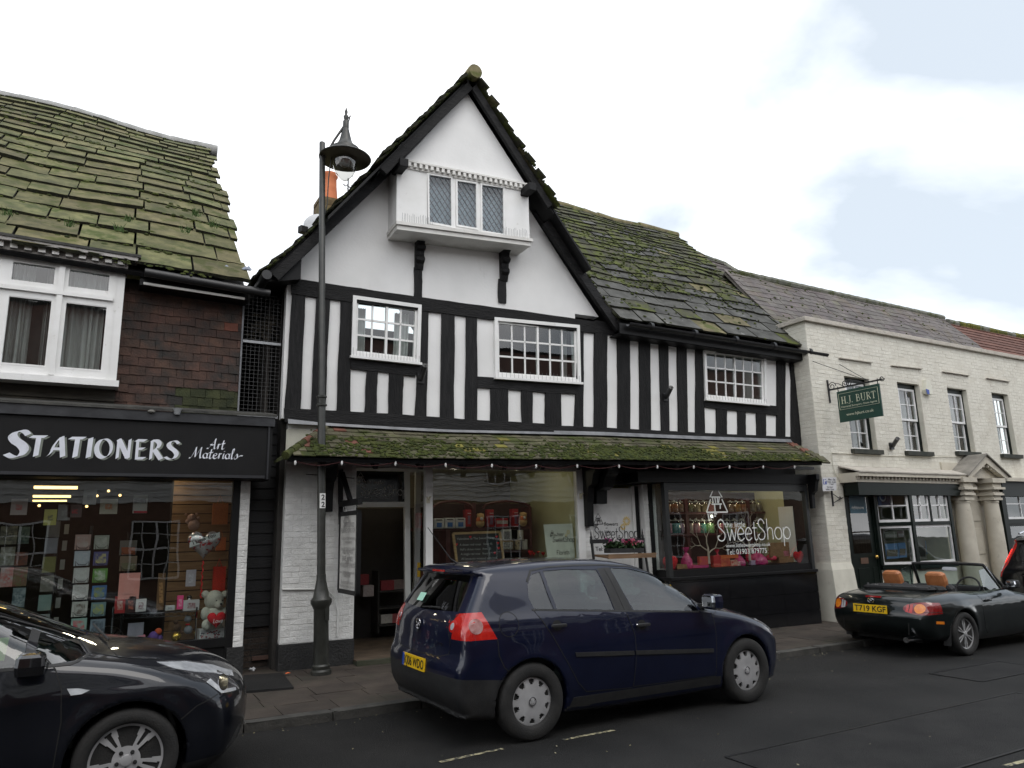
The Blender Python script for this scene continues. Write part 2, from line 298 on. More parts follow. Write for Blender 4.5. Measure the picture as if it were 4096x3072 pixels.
def put_mesh(name,me,mat,parent,O,ux,uz,s=1):
    n = Vector(ux).cross(Vector(uz)).normalized();o = link(name,me,mat);M = frame_m(Vector(O),Vector(ux).normalized()*s,Vector(uz).normalized()*s,n*s)
    me.transform(M);me.update()
    if parent is not None: attach(o,parent)
    return o
def letters(txt,font,nib,name,mat,parent,A,B,uz,ang=None,track=.08,slant=0,lift=.004):
    """lettering fitted between points A and B (its baseline)"""
    mb = letter_mesh(txt,font,nib,ang,track,slant);A = Vector(A);B = Vector(B);ux = (B-A).normalized();s = (B-A).length/mb.width
    n = ux.cross(Vector(uz)).normalized();return put_mesh(name,mb.mesh(name),mat,parent,A+n*lift,ux,uz,s)
def type_mesh(txt,name='lettering',bold=0,space=1.0,align='LEFT'):
    cu = bpy.data.curves.new(name,'FONT');cu.body = txt;cu.size = 1;cu.align_x = align;cu.space_character = space;cu.offset = bold;cu.resolution_u = 3
    ob = bpy.data.objects.new(name,cu);COL.objects.link(ob);dg = bpy.context.evaluated_depsgraph_get();dg.update()
    me = bpy.data.meshes.new_from_object(ob.evaluated_get(dg));bpy.data.objects.remove(ob);bpy.data.curves.remove(cu);me.name = name;me.materials.clear();return me
def typeset(txt,name,mat,parent,A,ux,uz,w=None,h=None,bold=0,align='LEFT',lift=.004,space=1.0):
    """plain sans lettering with its lower left corner at A, w wide or h tall (capital height)"""
    me = type_mesh(txt,name,bold,space,align);co = [v.co for v in me.vertices]
    if not co: return None
    x0,x1 = min(c.x for c in co),max(c.x for c in co);s = (w/(x1-x0)) if w else h/.70;ky = (h/(.70*s)) if (w and h) else 1
    for v in me.vertices: v.co = ((v.co.x-(x0 if align == 'LEFT' else 0)),v.co.y*ky,0)
    ux = Vector(ux).normalized();uz = Vector(uz).normalized();n = ux.cross(uz).normalized()
    return put_mesh(name,me,mat,parent,Vector(A)+n*lift,ux,uz,s)
def paint(name,polys,mat,parent,n,t=.002):        # flat printed shapes given as 3D polygons, a hair proud
    mb = MB()
    for i,p in enumerate(polys): mb.prism([Vector(q)+n*(t+i*4e-5) for q in p],-n*t*.5)
    return mb.build(name,mat,parent)
# ---------------------------------------------------------------- slates and tiles laid one by one
def slate_meshes(tagname,mat,n=8,jag=.05,seed=1,segs=4,side=.02,edge=None):
    rnd = random.Random(seed);out = []
    for k in range(n):
        xs = [i/segs for i in range(segs+1)]
        front = [(min(1,max(0,x+(rnd.uniform(-.03,.03) if 0 < i < segs else 0)))+(rnd.uniform(0,side) if i == 0 else 0)-(rnd.uniform(0,side) if i == segs else 0),rnd.uniform(0,jag)) for i,x in enumerate(xs)]
        pts = front+[(1-rnd.uniform(0,side),1),(rnd.uniform(0,side),1)]
        top = [(x,y,rnd.uniform(-.12,.0) if i < segs+1 else 0) for i,(x,y) in enumerate(pts)];bot = [(x,y,-1) for x,y in pts]
        m = len(pts);b = MB();b.add(top+bot,[tuple(range(m)),tuple(range(2*m-1,m-1,-1))]+[(i,m+i,m+(i+1) % m,(i+1) % m) for i in range(m)])
        me = b.mesh(tagname);bm = bmesh.new();bm.from_mesh(me);bmesh.ops.recalc_face_normals(bm,faces=bm.faces);bm.to_mesh(me);bm.free()
        me.materials.append(mat)
        if edge:                                       # side faces coloured near black: painted shadow between courses, along with mossy grime
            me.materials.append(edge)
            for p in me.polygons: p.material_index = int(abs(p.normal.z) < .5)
        out.append(me)
    return out
def lay(parent,name,S,courses,bounds,wrange,over,thick,variants,limit=300,seed=3,gap=.006,jit=.008,stuff='far_slates',skip=None,pick=None,lf=1.9):
    """S(x, v) -> point on the roof; courses: list of v of lower edges; bounds(v) -> x range; each piece its own object, the smallest on view joined."""
    rnd = random.Random(seed);items = []
    for ci in range(len(courses)-1):
        v0,v1 = courses[ci],courses[ci+1];x0,x1 = bounds((v0+v1)/2);x = x0-rnd.uniform(0,wrange[0])*.8;sc = lerp(1,wrange[2],ci/max(1,len(courses)-2))
        while x < x1-.01:
            w = rnd.uniform(wrange[0],wrange[1])*sc;a = max(x,x0);b = min(x+w,x1+rnd.uniform(-.02,.03));x += w
            if b-a < .03: continue
            dv = (v1-v0)*over;j = rnd.uniform(-.012,.012)*(v1-v0)/.2
            p = S(a,v0+j);ex = S(b,v0+j)-p;ey = S(a,v0+j+dv)-p;n = ex.cross(ey).normalized()
            if n.z < 0: n = -n
            t = thick*rnd.uniform(.8,1.25);lift = t*lf+rnd.uniform(0,jit)
            o = p+n*lift;ey2 = ey-n*(lift-t*.6);nn = ex.cross(ey2).normalized()
            ex2 = ex*(1-gap/ex.length)+n*rnd.uniform(-jit,jit)
            if skip and skip(o,rnd): continue
            d = (o-CAM0);items.append((ex.length*(v1-v0)/d.length_squared,frame_m(o,ex2,ey2,nn*t),pick(o,rnd) if pick else variants))
    items.sort(key=lambda k: -k[0])
    for s,M,vr in items[:limit]: piece(name,rnd.choice(vr),None,parent,M)
    groups = {}
    for s,M,vr in items[limit:]:
        me = rnd.choice(vr);mb = groups.setdefault(tuple(m.name for m in me.materials),MB())
        mb.add([M @ v.co for v in me.vertices],[tuple(p.vertices) for p in me.polygons]);mb.m[-len(me.polygons):] = [p.material_index for p in me.polygons]
    for mn,mb in groups.items(): tag(mb.build(stuff,[MATS[k] for k in mn],parent),kind='stuff')
    return items
def clumps(name,mat,parent,pts,rr,seed=5,flatn=.5):   # little cushions of moss
    rnd = random.Random(seed);mb = MB()
    for p,n in pts:
        r = rnd.uniform(*rr);q = n.to_track_quat('Z','Y').to_matrix()
        mb.ball(Vector(p),r,6,sq=(rnd.uniform(.8,1.6),rnd.uniform(.7,1.1),rnd.uniform(.35,.7)*flatn*2),M=q @ Matrix.Rotation(rnd.uniform(-.4,.4),3,'Z'))
    o = mb.build(name,mat,parent,smooth=60,fix=False);tag(o,kind='stuff');return o
# ================================================================ road, kerb, pavement
m_road = pm('asphalt',(.011,.011,.011),(.022,.0215,.021),scale=1.2,rough=.7,bump=.9,bscale=110,wpos=True,spec=.25,c3=(.09,.088,.08),s3=85,a3=(.665,.72))
m_pave = pm('brown_paving',(.032,.024,.019),(.058,.045,.035),scale=3,rough=.75,bump=.4,bscale=70,wpos=True,rnd=.16,c3=(.022,.024,.014),s3=1.4,a3=(.55,.72))
m_kerb = pm('kerb_stone',(.035,.034,.031),(.07,.067,.06),scale=5,rough=.8,bump=.4,bscale=40,wpos=True,rnd=.15)
m_line = pm('worn_paint',(.34,.30,.17),(.5,.46,.3),scale=30,rough=.7,wpos=True,c3=(.03,.03,.03),s3=22,a3=(.42,.56))
KY = 7.36;UZ_ = Vector((0,0,1))
def sheet(x0,x1,y0,y1,h,nx=2): 
    vs = [];fs = []
    for i in range(nx+1):
        x = lerp(x0,x1,i/nx);vs += [(x,y0,gz(x)+h),(x,y1,gz(x)+h)]
    for i in range(nx): fs.append((2*i,2*i+2,2*i+3,2*i+1))
    return MB().add(vs,fs)
road = sheet(-160,160,-160,160,0,8).build('road',m_road);tag(road,'dark worn asphalt road surface',None,None,'structure')
for k,(a,b) in enumerate((((1760,3050),(2010,2996)),((2249,2961),(2457,2922)),((4020,3066),(4120,3040)))):
    p,q = atG(*a),atG(*b);d = (q-p).normalized();s = Vector((-d.y,d.x,0))*.022
    MB().add([p-s+Vector((0,0,.004)),q-s+Vector((0,0,.004)),q+s+Vector((0,0,.004)),p+s+Vector((0,0,.004))],[(0,1,2,3)]).build('parking_bay_line',m_line,road)
PH = .085                                              # kerb height
m_bed = pm('paving_bed',(.015,.012,.010),(.03,.026,.02),scale=4,rough=.95,wpos=True)
pav = sheet(-12,40,KY+.13,12.2,PH-.012,8).build('pavement',m_bed);tag(pav,'brown paved footway in front of the shops',None,None,'structure')
rp = random.Random(5)
kme = []
for k in range(4):
    b = MB();b.box((0,0,0),(1,1,1));me = b.mesh('kerb_stone');bm = bmesh.new();bm.from_mesh(me)
    bmesh.ops.bevel(bm,geom=[e for e in bm.edges],offset=.06,segments=2,affect='EDGES',profile=.6);bmesh.ops.recalc_face_normals(bm,faces=bm.faces)
    for v in bm.verts: v.co += Vector((rp.uniform(-.004,.004),rp.uniform(-.03,.03),rp.uniform(-.03,.03)))
    bm.to_mesh(me);bm.free();me.materials.append(m_kerb);kme.append(me)
kerb = thing('kerb','low worn stone kerb along the road edge',None,(5,KY,0),kind='structure')
x = -3.0
while x < 22:
    w = rp.uniform(.75,1.0);piece('kerb_stone',rp.choice(kme),None,kerb,Matrix.Translation((x+w/2,KY+.065+rp.uniform(-.006,.006),gz(x+w/2)+PH/2-.05+rp.uniform(-.006,.004))) @ Matrix.Rotation(.008,4,'Y') @ Matrix.Diagonal((w-.008,.13,PH+.1,1)));x += w
pme = slate_meshes('paving_slab',m_pave,6,.006,9,4,.004)
y = KY+.135;row = 0
while y < 10.4:
    d = (.42,.30,.42,.36)[row % 4];x = -1.2-rp.uniform(0,.5)
    while x < 13.6:
        w = rp.uniform(.5,.68)
        if (x < 6.4 or x > 7.6) and not (y > 9.4 and x > 3.3):
            h = gz(x)+PH+rp.uniform(-.004,.003)+.01*(y-KY)
            piece('paving_slab',rp.choice(pme),None,pav,frame_m(Vector((x,y,h)),Vector((w-.008,0,-.008*w+rp.uniform(-.002,.002))),Vector((0,d-.007,.004)),Vector((0,0,.05))))
        x += w
    y += d;row += 1
hp = [atG(*q,PH+.035) for q in ((975,2700),(1130,2690),(1175,2748),(965,2765))]
MB().prism(hp,(0,0,-.03)).build('tarmac_patch',m_road,pav)
rg_ = random.Random(12);gr = MB()
for i in range(420):
    near = rg_.random() < .6;x = rg_.uniform(.8,13);y = KY-abs(rg_.gauss(0,.10))-.02 if near else rg_.uniform(2.8,7.2);s = rg_.uniform(.004,.013);p = Vector((x,y,gz(x)+.004));a = rg_.uniform(0,6.3);u = Vector((math.cos(a),math.sin(a),0))*s;w = Vector((-u.y,u.x,0))*.6
    gr.add([p-u,p+w,p+u+UZ_*s*.5,p-w+UZ_*s*.3],[(0,1,2,3)])
tag(gr.build('road_grit',pm('leaf_grit',(.14,.12,.05),(.3,.28,.2),scale=3,rough=.9,wpos=True),road,fix=False),kind='stuff')
m_road2 = pm('patched_asphalt',(.014,.014,.0145),(.027,.0265,.026),scale=2.2,rough=.75,bump=.9,bscale=120,wpos=True,spec=.25,c3=(.07,.068,.062),s3=95,a3=(.66,.72))
for x0,x1,y0,y1 in ((4.4,8.6,3.4,4.5),(8.9,10.4,5.0,5.6)):
    o = sheet(x0,x1,y0,y1,.004,2).build('asphalt_patch',m_road2,road);e = MB()
    for a,b in (((x0,y0),(x1,y0)),((x1,y0),(x1,y1)),((x1,y1),(x0,y1)),((x0,y1),(x0,y0))): e.bar((*a,gz(a[0])+.005),(*b,gz(b[0])+.005),.025,.004)
    e.build('tar_seam',m_black,o)
lit = MB();c = atG(1150,2693,PH+.045);lit.prism([c+Vector(v) for v in ((-.03,-.01,0),(.01,-.02,.006),(.035,.0,0),(.01,.018,.008),(-.02,.014,.003))],(0,0,-.003))
tag(lit.build('litter_scrap',flat('orange_wrapper',(.75,.16,.05),.5)),'small orange scrap of litter on the pavement by the lamp post','litter')
wl_ = MB();c = atG(1008,2680,PH+.03)
rl = random.Random(3)
for i in range(9): wl_.ball(c+Vector((rl.uniform(-.05,.05),rl.uniform(-.03,.03),rl.uniform(0,.02))),rl.uniform(.008,.018),6)
tag(wl_.build('crumpled_paper',flat('pale_litter',(.55,.56,.58),.7),fix=False),'crumpled pale litter at the foot of the dark boarded gap','litter')
# ================================================================ the timber-framed house
T = Front(2.1,9.84,-.042)
def za(x,y): return 1000+.5877*x,250+.5877*y        # readings from enlarged views of the photograph
def zc(x,y): return 1000+.5877*x,1050+.5877*y
def zd(x,y): return 2200+.52*x,1250+.52*y
def ze(x,y): return 1050+.6103*x,1650+.6103*y
HOUSE = thing('timber_framed_house','black and white timber framed house with steep mossy gable above the sweet shop','house',(6.8,9.7,0))
IN = -T.n                                              # into the house
rt = random.Random(11)
ZR,XR,SL = 8.86,4.655,1.285                        # gable ridge and slope
def gable_z(x): return ZR-SL*abs(x-XR)
# white plaster wall with three window openings, built as strips round the openings
w1 = [T(*zc(695,230)),T(*zc(1160,295)),T(*zc(1148,690)),T(*zc(683,640))]
w2 = [T(*zc(1655,378)),T(*zd(215,103)),T(*zd(225,545)),T(*zc(1660,785))]
w3 = [T(*zd(1168,275)),T(*zd(1645,333)),T(*zd(1655,710)),T(*zd(1182,668))]
XL,XRR = 2.07,11.72
def wallpoly(pts,name='wall',mat=None,t=.16,off=0): return MB().prism([T.p(x,z,off) for x,z in pts],IN*t).build(name,mat or m_plaster,HOUSE)
def rng(w): xs = [p.x for p in w];zs = [p.z for p in w];return min(xs)+.05,max(xs)-.05,min(zs)+.06,max(zs)-.06
r1,r2,r3 = rng(w1),rng(w2),rng(w3)
ZB,ZT = 3.3,5.32
cols = [XL,r1[0],r1[1],r2[0],r2[1],r3[0],r3[1],XRR]
WP = MB()
def wq(x0,x1,z0,z1): WP.prism([T.p(x0,z0),T.p(x1,z0),T.p(x1,z1),T.p(x0,z1)],IN*.16)
for i in range(7):
    x0,x1 = cols[i],cols[i+1]
    if i % 2 == 0: wq(x0,x1,ZB,ZT if x1 < 9 else 5.15)
    else:
        r = (r1,r2,r3)[i//2];wq(x0,x1,ZB,r[2]);wq(x0,x1,r[3],ZT if x1 < 9 else 5.15)
WP.prism([T.p(1.98,ZT),T.p(7.25,ZT),T.p(6.9,ZT+.45),T.p(XR+.2,ZR-.32),T.p(XR-.2,ZR-.32),T.p(2.4,ZT+.45)],IN*.16)
WP.build('wall',m_plaster,HOUSE)
# side and back walls, floors and rooms behind the windows
sidem = pm('dark_side_boarding',(.02,.018,.016),(.045,.04,.035),scale=4,rough=.8,bump=.4,stretch=(4,4,.6))
MB().prism([(2.1,9.98,0),(2.1,16,0),(2.1,16,5.3),(2.1,9.98,5.3)],(.12,0,0)).build('side_wall',sidem,HOUSE)
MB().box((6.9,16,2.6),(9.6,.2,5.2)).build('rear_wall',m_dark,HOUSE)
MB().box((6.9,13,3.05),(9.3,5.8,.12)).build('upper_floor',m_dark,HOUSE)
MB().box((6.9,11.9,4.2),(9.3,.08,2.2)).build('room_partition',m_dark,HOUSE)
# ---- timbers: every stud lies between two plaster panels
def Q(z,*pts): return [z(*p) for p in pts]
PAN = [Q(zc,(377,220),(453,228),(345,990),(417,993)),Q(zc,(545,242),(620,250),(513,1005),(590,1010)),
       Q(zc,(695,725),(797,738),(683,1018),(780,1026)),Q(zc,(870,745),(948,752),(862,1032),(943,1040)),Q(zc,(1045,763),(1123,770),(1037,1048),(1117,1053)),
       Q(zc,(1217,337),(1307,346),(1203,1060),(1295,1064)),Q(zc,(1395,360),(1473,367),(1388,1073),(1465,1079)),
       Q(zc,(1547,373),(1640,385),(1548,768),(1652,785)),
       Q(zc,(1550,845),(1640,855),(1547,1083),(1638,1086)),Q(zc,(1758,862),(1847,867),(1760,1093),(1853,1097)),Q(zc,(1925,873),(2010,878),(1925,1102),(2012,1106)),Q(zd,(87,622),(185,630),(90,872),(188,880)),
       Q(zd,(260,143),(342,155),(258,888),(340,893)),Q(zd,(441,168),(520,177),(440,903),(525,908)),Q(zd,(616,193),(688,202),(620,912),(693,916)),Q(zd,(773,213),(842,222),(777,917),(858,920)),
       Q(zd,(912,235),(980,243),(919,920),(990,923)),Q(zd,(1053,257),(1122,265),(1061,925),(1124,928)),
       Q(zd,(1648,345),(1748,362),(1660,712),(1750,722)),
       Q(zd,(1197,730),(1283,741),(1195,930),(1283,934)),Q(zd,(1363,752),(1447,760),(1363,940),(1447,942)),Q(zd,(1508,767),(1590,775),(1507,943),(1593,946)),Q(zd,(1663,782),(1745,788),(1662,950),(1747,953)),
       Q(zd,(1814,375),(1857,380),(1810,957),(1858,960))]
TO = .03                                               # timbers stand proud of the plaster
def ext(p,q,dp,dq):                                 # the line p-q run on at both ends (native pixels)
    px,py = p;qx,qy = q;k = (qx-px)/(qy-py);return (px-k*dp,py-dp),(qx+k*dq,qy+dq)
def stud(L,Rr,up=16,dn=16,name='stud',off=TO):    # L: line at the stud's left, R: at its right, in pixels (top, bottom)
    L = ext(*L,up,dn);Rr = ext(*Rr,up,dn);n = 9
    a = wob(T(*L[0],off),T(*L[1],off),n,.006,rt,T.u);b = wob(T(*Rr[0],off),T(*Rr[1],off),n,.006,rt,T.u)
    mb = MB();back = IN*(off+.02);vs = []
    for i in range(n+1): vs += [a[i],b[i],a[i]+back,b[i]+back]
    fs = []
    for i in range(n):
        k = 4*i;fs += [(k,k+1,k+5,k+4),(k,k+4,k+6,k+2),(k+1,k+3,k+7,k+5)]
    fs += [(0,2,3,1),(4*n,4*n+1,4*n+3,4*n+2)]
    return mb.add(vs,fs).build(name,m_timber,HOUSE,bevel=0)
def le(i): return PAN[i][0],PAN[i][2]                 # left edge of a panel
def re_(i): return PAN[i][1],PAN[i][3]
stud((zc(290,190),zc(238,985)),le(0));stud(re_(0),le(1));stud(re_(1),(zc(692,235),zc(683,1018)))
stud(re_(2),le(3),30);stud(re_(3),le(4),30);stud((zc(1162,320),zc(1123,1053)),le(5));stud(re_(5),le(6));stud(re_(6),(zc(1547,373),zc(1547,1083)))
stud(re_(8),le(9),30);stud(re_(9),le(10),30);stud(re_(10),(zc(2120,890),zc(2120,1115)),30);stud((zd(218,110),zd(188,880)),le(12))
for i in range(12,17): stud(re_(i),le(i+1))
stud(re_(17),(zd(1175,285),zd(1195,930)))
stud(re_(19),le(20),30);stud(re_(20),le(21),30);stud(re_(21),le(22),30);stud((zd(1748,362),zd(1747,953)),le(23));stud(re_(23),(zd(1905,385),zd(1932,1035)),16,20)
def rail(tl,tr,br,bl,name='rail',off=TO+.006,n=12,amp=.006):
    a = wob(T(*tl,off),T(*tr,off),n,amp,rt,Vector((0,0,1)));b = wob(T(*bl,off),T(*br,off),n,amp,rt,Vector((0,0,1)))
    back = IN*(off+.02);vs = [];fs = []
    for i in range(n+1): vs += [a[i],b[i],a[i]+back,b[i]+back]
    for i in range(n):
        k = 4*i;fs += [(k,k+4,k+5,k+1),(k,k+2,k+6,k+4),(k+1,k+5,k+7,k+3)]
    fs += [(0,1,3,2),(4*n,4*n+2,4*n+3,4*n+1)]
    return MB().add(vs,fs).build(name,m_timberh,HOUSE)
rail(zc(675,632),zc(1165,690),zc(1125,772),zc(690,722));rail(zc(1548,775),zd(228,535),zd(200,630),zc(1548,848))
rail(zd(1176,662),zd(1752,718),zd(1748,790),zd(1195,728))
rail(zc(283,108),zd(365,72),zd(355,158),zc(283,212),'wall_plate',TO+.012,26,.008)
rail(zd(350,60),zd(1905,285),zd(1912,388),zd(345,152),'wall_plate',TO+.004,20)
rail(zc(236,985),zd(30,860),zd(30,945),zc(238,1080),'sill_beam',TO+.035,26,.008)
rail(zd(28,868),zd(1932,960),zd(1935,1040),zd(28,950),'sill_beam',TO+.02,26,.006)
# ---- windows
def pane_grid(parent,fr,nx,ny,off,bar,mat=m_white,glassm=None,split=()):
    """glazing bars and panes in the quad fr = TL, TR, BR, BL (points); split: columns after which a thick stile stands"""
    TL,TR,BR,BL = fr
    def q(u,v): return TL.lerp(TR,u).lerp(BL.lerp(BR,u),v)
    H = MB()
    for j in range(1,ny): H.bar(q(0,j/ny),q(1,j/ny),.028,bar,T.n)
    for i in range(1,nx):
        b = bar*(2.6 if i in split else 1);H.bar(q(i/nx,0),q(i/nx,1),.034 if i in split else .026,b,T.n)
    H.build('glazing_bar',mat,parent)
    for j in range(ny):
        for i in range(nx):
            c = [q(i/nx,j/ny),q((i+1)/nx,j/ny),q((i+1)/nx,(j+1)/ny),q(i/nx,(j+1)/ny)]
            MB().prism(c,IN*.004).build('pane',glassm or m_glass,parent)
def frame_quad(fr,wd,depth,off,name,mat,parent,n=T.n):
    TL,TR,BR,BL = fr;mb = MB();ux = (TR-TL).normalized();uz = (TL-BL).normalized();dn = -n*depth
    iTL,iTR,iBR,iBL = TL+ux*wd-uz*wd,TR-ux*wd-uz*wd,BR-ux*wd+uz*wd,BL+ux*wd+uz*wd
    for c in ((TL,TR,iTR,iTL),(TR,BR,iBR,iTR),(BR,BL,iBL,iBR),(BL,TL,iTL,iBL)): mb.prism([p+n*off for p in c],dn)
    return mb.build(name,mat,parent),[iTL,iTR,iBR,iBL]
def casement(px,nx,ny,split,curtain,oldw=m_white):
    fr = [T(*p,0) for p in px]
    f,i1 = frame_quad(fr,.055,.10,.06,'window_frame',oldw,HOUSE)
    f2,i2 = frame_quad(i1,.035,.05,.02,'sash',oldw,f)
    sill = MB();a,b = fr[3],fr[2];sill.prism([a+T.n*.10-T.u*.02,b+T.n*.10+T.u*.02,b+T.u*.02,a-T.u*.02],Vector((0,0,-.035)));sill.build('window_sill',oldw,f)
    pane_grid(f,i2,nx,ny,0,.018,oldw,split=split)
    TL,TR,BR,BL = i2
    cur = MB();dI = IN*.22
    for u0,u1,mm in curtain:
        k = 14;top = [TL.lerp(TR,lerp(u0,u1,t/k))+dI+IN*(.03*math.sin(t*2.2)) for t in range(k+1)];bot = [BL.lerp(BR,lerp(u0,u1,t/k))+dI+IN*(.035*math.sin(t*2.2+.4))+Vector((0,0,-.1)) for t in range(k+1)]
        cb = MB();cb.add(top+bot,[(t,t+1,k+2+t,k+1+t) for t in range(k)]);cb.build('curtain',mm,f,smooth=60,fix=False)
    return f
casement([zc(695,230),zc(1160,295),zc(1148,690),zc(683,640)],4,3,(2,),[(.02,.2,m_net),(.72,.98,m_net)])
f = casement([zc(1655,378),zd(215,103),zd(225,545),zc(1660,785)],6,3,(3,),[(.9,.99,m_curtain)])
casement([zd(1168,275),zd(1645,333),zd(1655,710),zd(1182,668)],6,3,(3,),[(.0,.1,m_net),(.84,.99,m_curtain)])
# bird spikes on the sills
def spikes(parent,a,b,h,n,nrm=T.n,seed=1):
    r = random.Random(seed);mb = MB()
    for i in range(n):
        p = a.lerp(b,(i+.5)/n);mb.bar(p,p+Vector((r.uniform(-.01,.01),0,h*r.uniform(.8,1.1)))+nrm*r.uniform(-.015,.015),.003,.003)
    tag(mb.build('bird_spikes',MATS['lead'],parent),kind='stuff')
for w,sd_ in ((w1,1),(w2,2),(w3,3)): spikes(HOUSE,w[3]+T.n*.08,w[2]+T.n*.08,.11,22,seed=sd_)

# ---- the jettied gable head with its leaded oriel
G = Front(2.1,9.84-.40,-.042)                        # face of the oriel and of the gable head
tri = [G(*za(1478,205)),G(*za(1040,668)),G(*za(1880,835))]
MB().prism(tri,IN*.12).build('gable_panel',m_plaster,HOUSE)
ob = [G(*za(1000,690)),G(*za(1893,850)),G(*za(1893,1205)),G(*za(1000,1090))]
pw = [[G(*za(*p)) for p in q] for q in (((1205,752),(1378,780),(1382,1128),(1209,1096)),((1398,795),(1548,818),(1552,1142),(1402,1116)),((1566,822),(1732,846),(1735,1182),(1569,1156)))]
OR = thing('oriel','','',(0,0,0));bpy.data.objects.remove(OR)
u0,u1 = pw[0][0].x,pw[2][1].x
OM = MB()
def gq(c,t=.05): OM.prism(c,IN*t)
zt0,zt1 = ob[0].z,ob[1].z
def ez(x,a,b): t = (x-ob[0].x)/(ob[1].x-ob[0].x);return lerp(a.z,b.z,t)
xs = [ob[0].x,pw[0][0].x,pw[0][1].x,pw[1][0].x,pw[1][1].x,pw[2][0].x,pw[2][1].x,ob[1].x]
for i in range(7):
    xa,xb = xs[i],xs[i+1]
    if i % 2 == 0: gq([G.p(xa,ez(xa,ob[3],ob[2])),G.p(xb,ez(xb,ob[3],ob[2])),G.p(xb,ez(xb,ob[0],ob[1])),G.p(xa,ez(xa,ob[0],ob[1]))])
    else:
        q = pw[i//2]
        gq([G.p(xa,ez(xa,ob[3],ob[2])),G.p(xb,ez(xb,ob[3],ob[2])),q[2],q[3]]);gq([q[0],q[1],G.p(xb,ez(xb,ob[0],ob[1])),G.p(xa,ez(xa,ob[0],ob[1]))])
oriel = OM.build('oriel_front',m_white,HOUSE)
for e in (0,1):
    side = MB()
    x = (ob[0].x,ob[1].x-.05)[e];za_,zb_ = (ob[3].z,ob[0].z) if e == 0 else (ob[2].z,ob[1].z)
    side.prism([G.p(x,za_,-.05),G.p(x,zb_,-.05),G.p(x,zb_,-.42),G.p(x,za_,-.42)],(.05,0,0)).build('oriel_cheek',m_plaster,HOUSE)

sl = MB();a,b = ob[3],ob[2];nn = T.n
sl.prism([a+nn*.07-T.u*.03,b+nn*.07+T.u*.05,b+nn*.07+T.u*.05+Vector((0,0,-.05)),a+nn*.07-T.u*.03+Vector((0,0,-.05))],IN*.47)
sl.prism([a+nn*.04-T.u*.01+Vector((0,0,-.052)),b+nn*.04+T.u*.02+Vector((0,0,-.052)),b+nn*.04+T.u*.02+Vector((0,0,-.12)),a+nn*.04-T.u*.01+Vector((0,0,-.12))],IN*.44)
sl.build('oriel_sill',m_oldwhite,HOUSE)
spikes(HOUSE,a+nn*.05+T.u*.05,a.lerp(b,.25)+nn*.05,.14,18,seed=5);spikes(HOUSE,a.lerp(b,.78)+nn*.05,b+nn*.05-T.u*.03,.14,16,seed=6)
MB().prism([G.p(ob[0].x+.06,6.2,-.14),G.p(ob[1].x-.06,6.2,-.14),G.p(ob[1].x-.06,7.6,-.14),G.p(ob[0].x+.06,7.6,-.14)],IN*.02).build('oriel_room',flat('pale_room',(.74,.75,.76),.9),HOUSE)
m_lpane = glass('leaded_glass',(.80,.84,.86),1.0)
for q in pw:                                           # leaded lights: frame, lattice of lead cames, panes
    f,i1 = frame_quad(q,.03,.05,.015,'light_frame',m_white,HOUSE)
    MB().prism([p-nn*.02 for p in i1],IN*.004).build('leaded_pane',m_lpane,f)
    TL,TR,BR,BL = i1;Wd = (TR-TL).length;Hh = (TL-BL).length;cm = MB();st = .088;sh = .125
    def q2(x,y): return TL.lerp(TR,x/Wd).lerp(BL.lerp(BR,x/Wd),y/Hh)-nn*.012
    k = sh/st
    for i in range(-40,60):
        for sg in (1,-1):                             # lines y = k (sg x) + c
            c = i*sh;pts = []
            for x in (0,Wd):
                y = k*sg*x+c
                if 0 <= y <= Hh: pts.append((x,y))
            for y in (0,Hh):
                x = (y-c)/(k*sg)
                if 0 < x < Wd: pts.append((x,y))
            if len(pts) >= 2 and (Vector(pts[0])-Vector(pts[1])).length > .02: cm.bar(q2(*pts[0]),q2(*pts[1]),.009,.009,nn)
    cm.build('lead_lattice',MATS['lead'],f)
# dentil course under the gable head
da,db = G(*za(1058,672)),G(*za(1880,835))
mb = MB();mb.prism([da+nn*.07,db+nn*.07,db+nn*.07+Vector((0,0,-.03)),da+nn*.07+Vector((0,0,-.03))],IN*.07);mb.prism([da+nn*.02+Vector((0,0,-.032)),db+nn*.02+Vector((0,0,-.032)),db+nn*.02+Vector((0,0,-.12)),da+nn*.02+Vector((0,0,-.12))],IN*.02);mb.build('cornice',m_oldwhite,HOUSE)
for i in range(23):
    p = da.lerp(db,(i+.5)/23)+Vector((0,0,-.065));MB().box(p+nn*.042,(.045,.05,.062)).build('dentil',m_oldwhite,HOUSE)
# purlin ends under the bargeboards, corbel brackets under the oriel
for c in (za(1022,712),za(1887,872)): MB().box(G(*c,.1),(.13,.34,.125)).build('purlin_end',m_timber,HOUSE,bevel=.008)
def corbel(px,py0,py1,h):
    base = T(*za(px,py0));zt = base.z;zb = T(*za(px,py1)).z;H_ = zt-zb;w = .13
    prof = [(0,0),(.30,0),(.34,-.05),(.34,-.12),(.30,-.19),(.22,-.24),(.16,-.30),(.14,-.36),(.17,-.42),(.20,-.47),(.17,-.53),(.11,-.56),(.10,-.66),(.14,-.72),(.14,-.80),(.08,-.86),(.05,-1),(0,-1)]
    c = base+Vector((0,0,0));pts = [c-T.u*(w/2)+nn*(o*.86)+Vector((0,0,z*H_)) for o,z in prof]
    o = MB().prism(pts,T.u*w).build('corbel',m_timber,HOUSE,bevel=.006)
    for s in (-.5,.5):
        for (oo,zz,r) in ((.22,-.12,.05),(.12,-.46,.038),(.09,-.75,.03)):
            MB().lathe([(r,-.012),(r*.9,.008),(r*.35,.012)],c+T.u*(w*s)+nn*(oo*.86)+Vector((0,0,zz*H_)),T.u*(1 if s > 0 else -1),14).build('scroll',m_timber,o,smooth=50)
corbel(1146,1150,1415,0);corbel(1717,1238,1492,0)
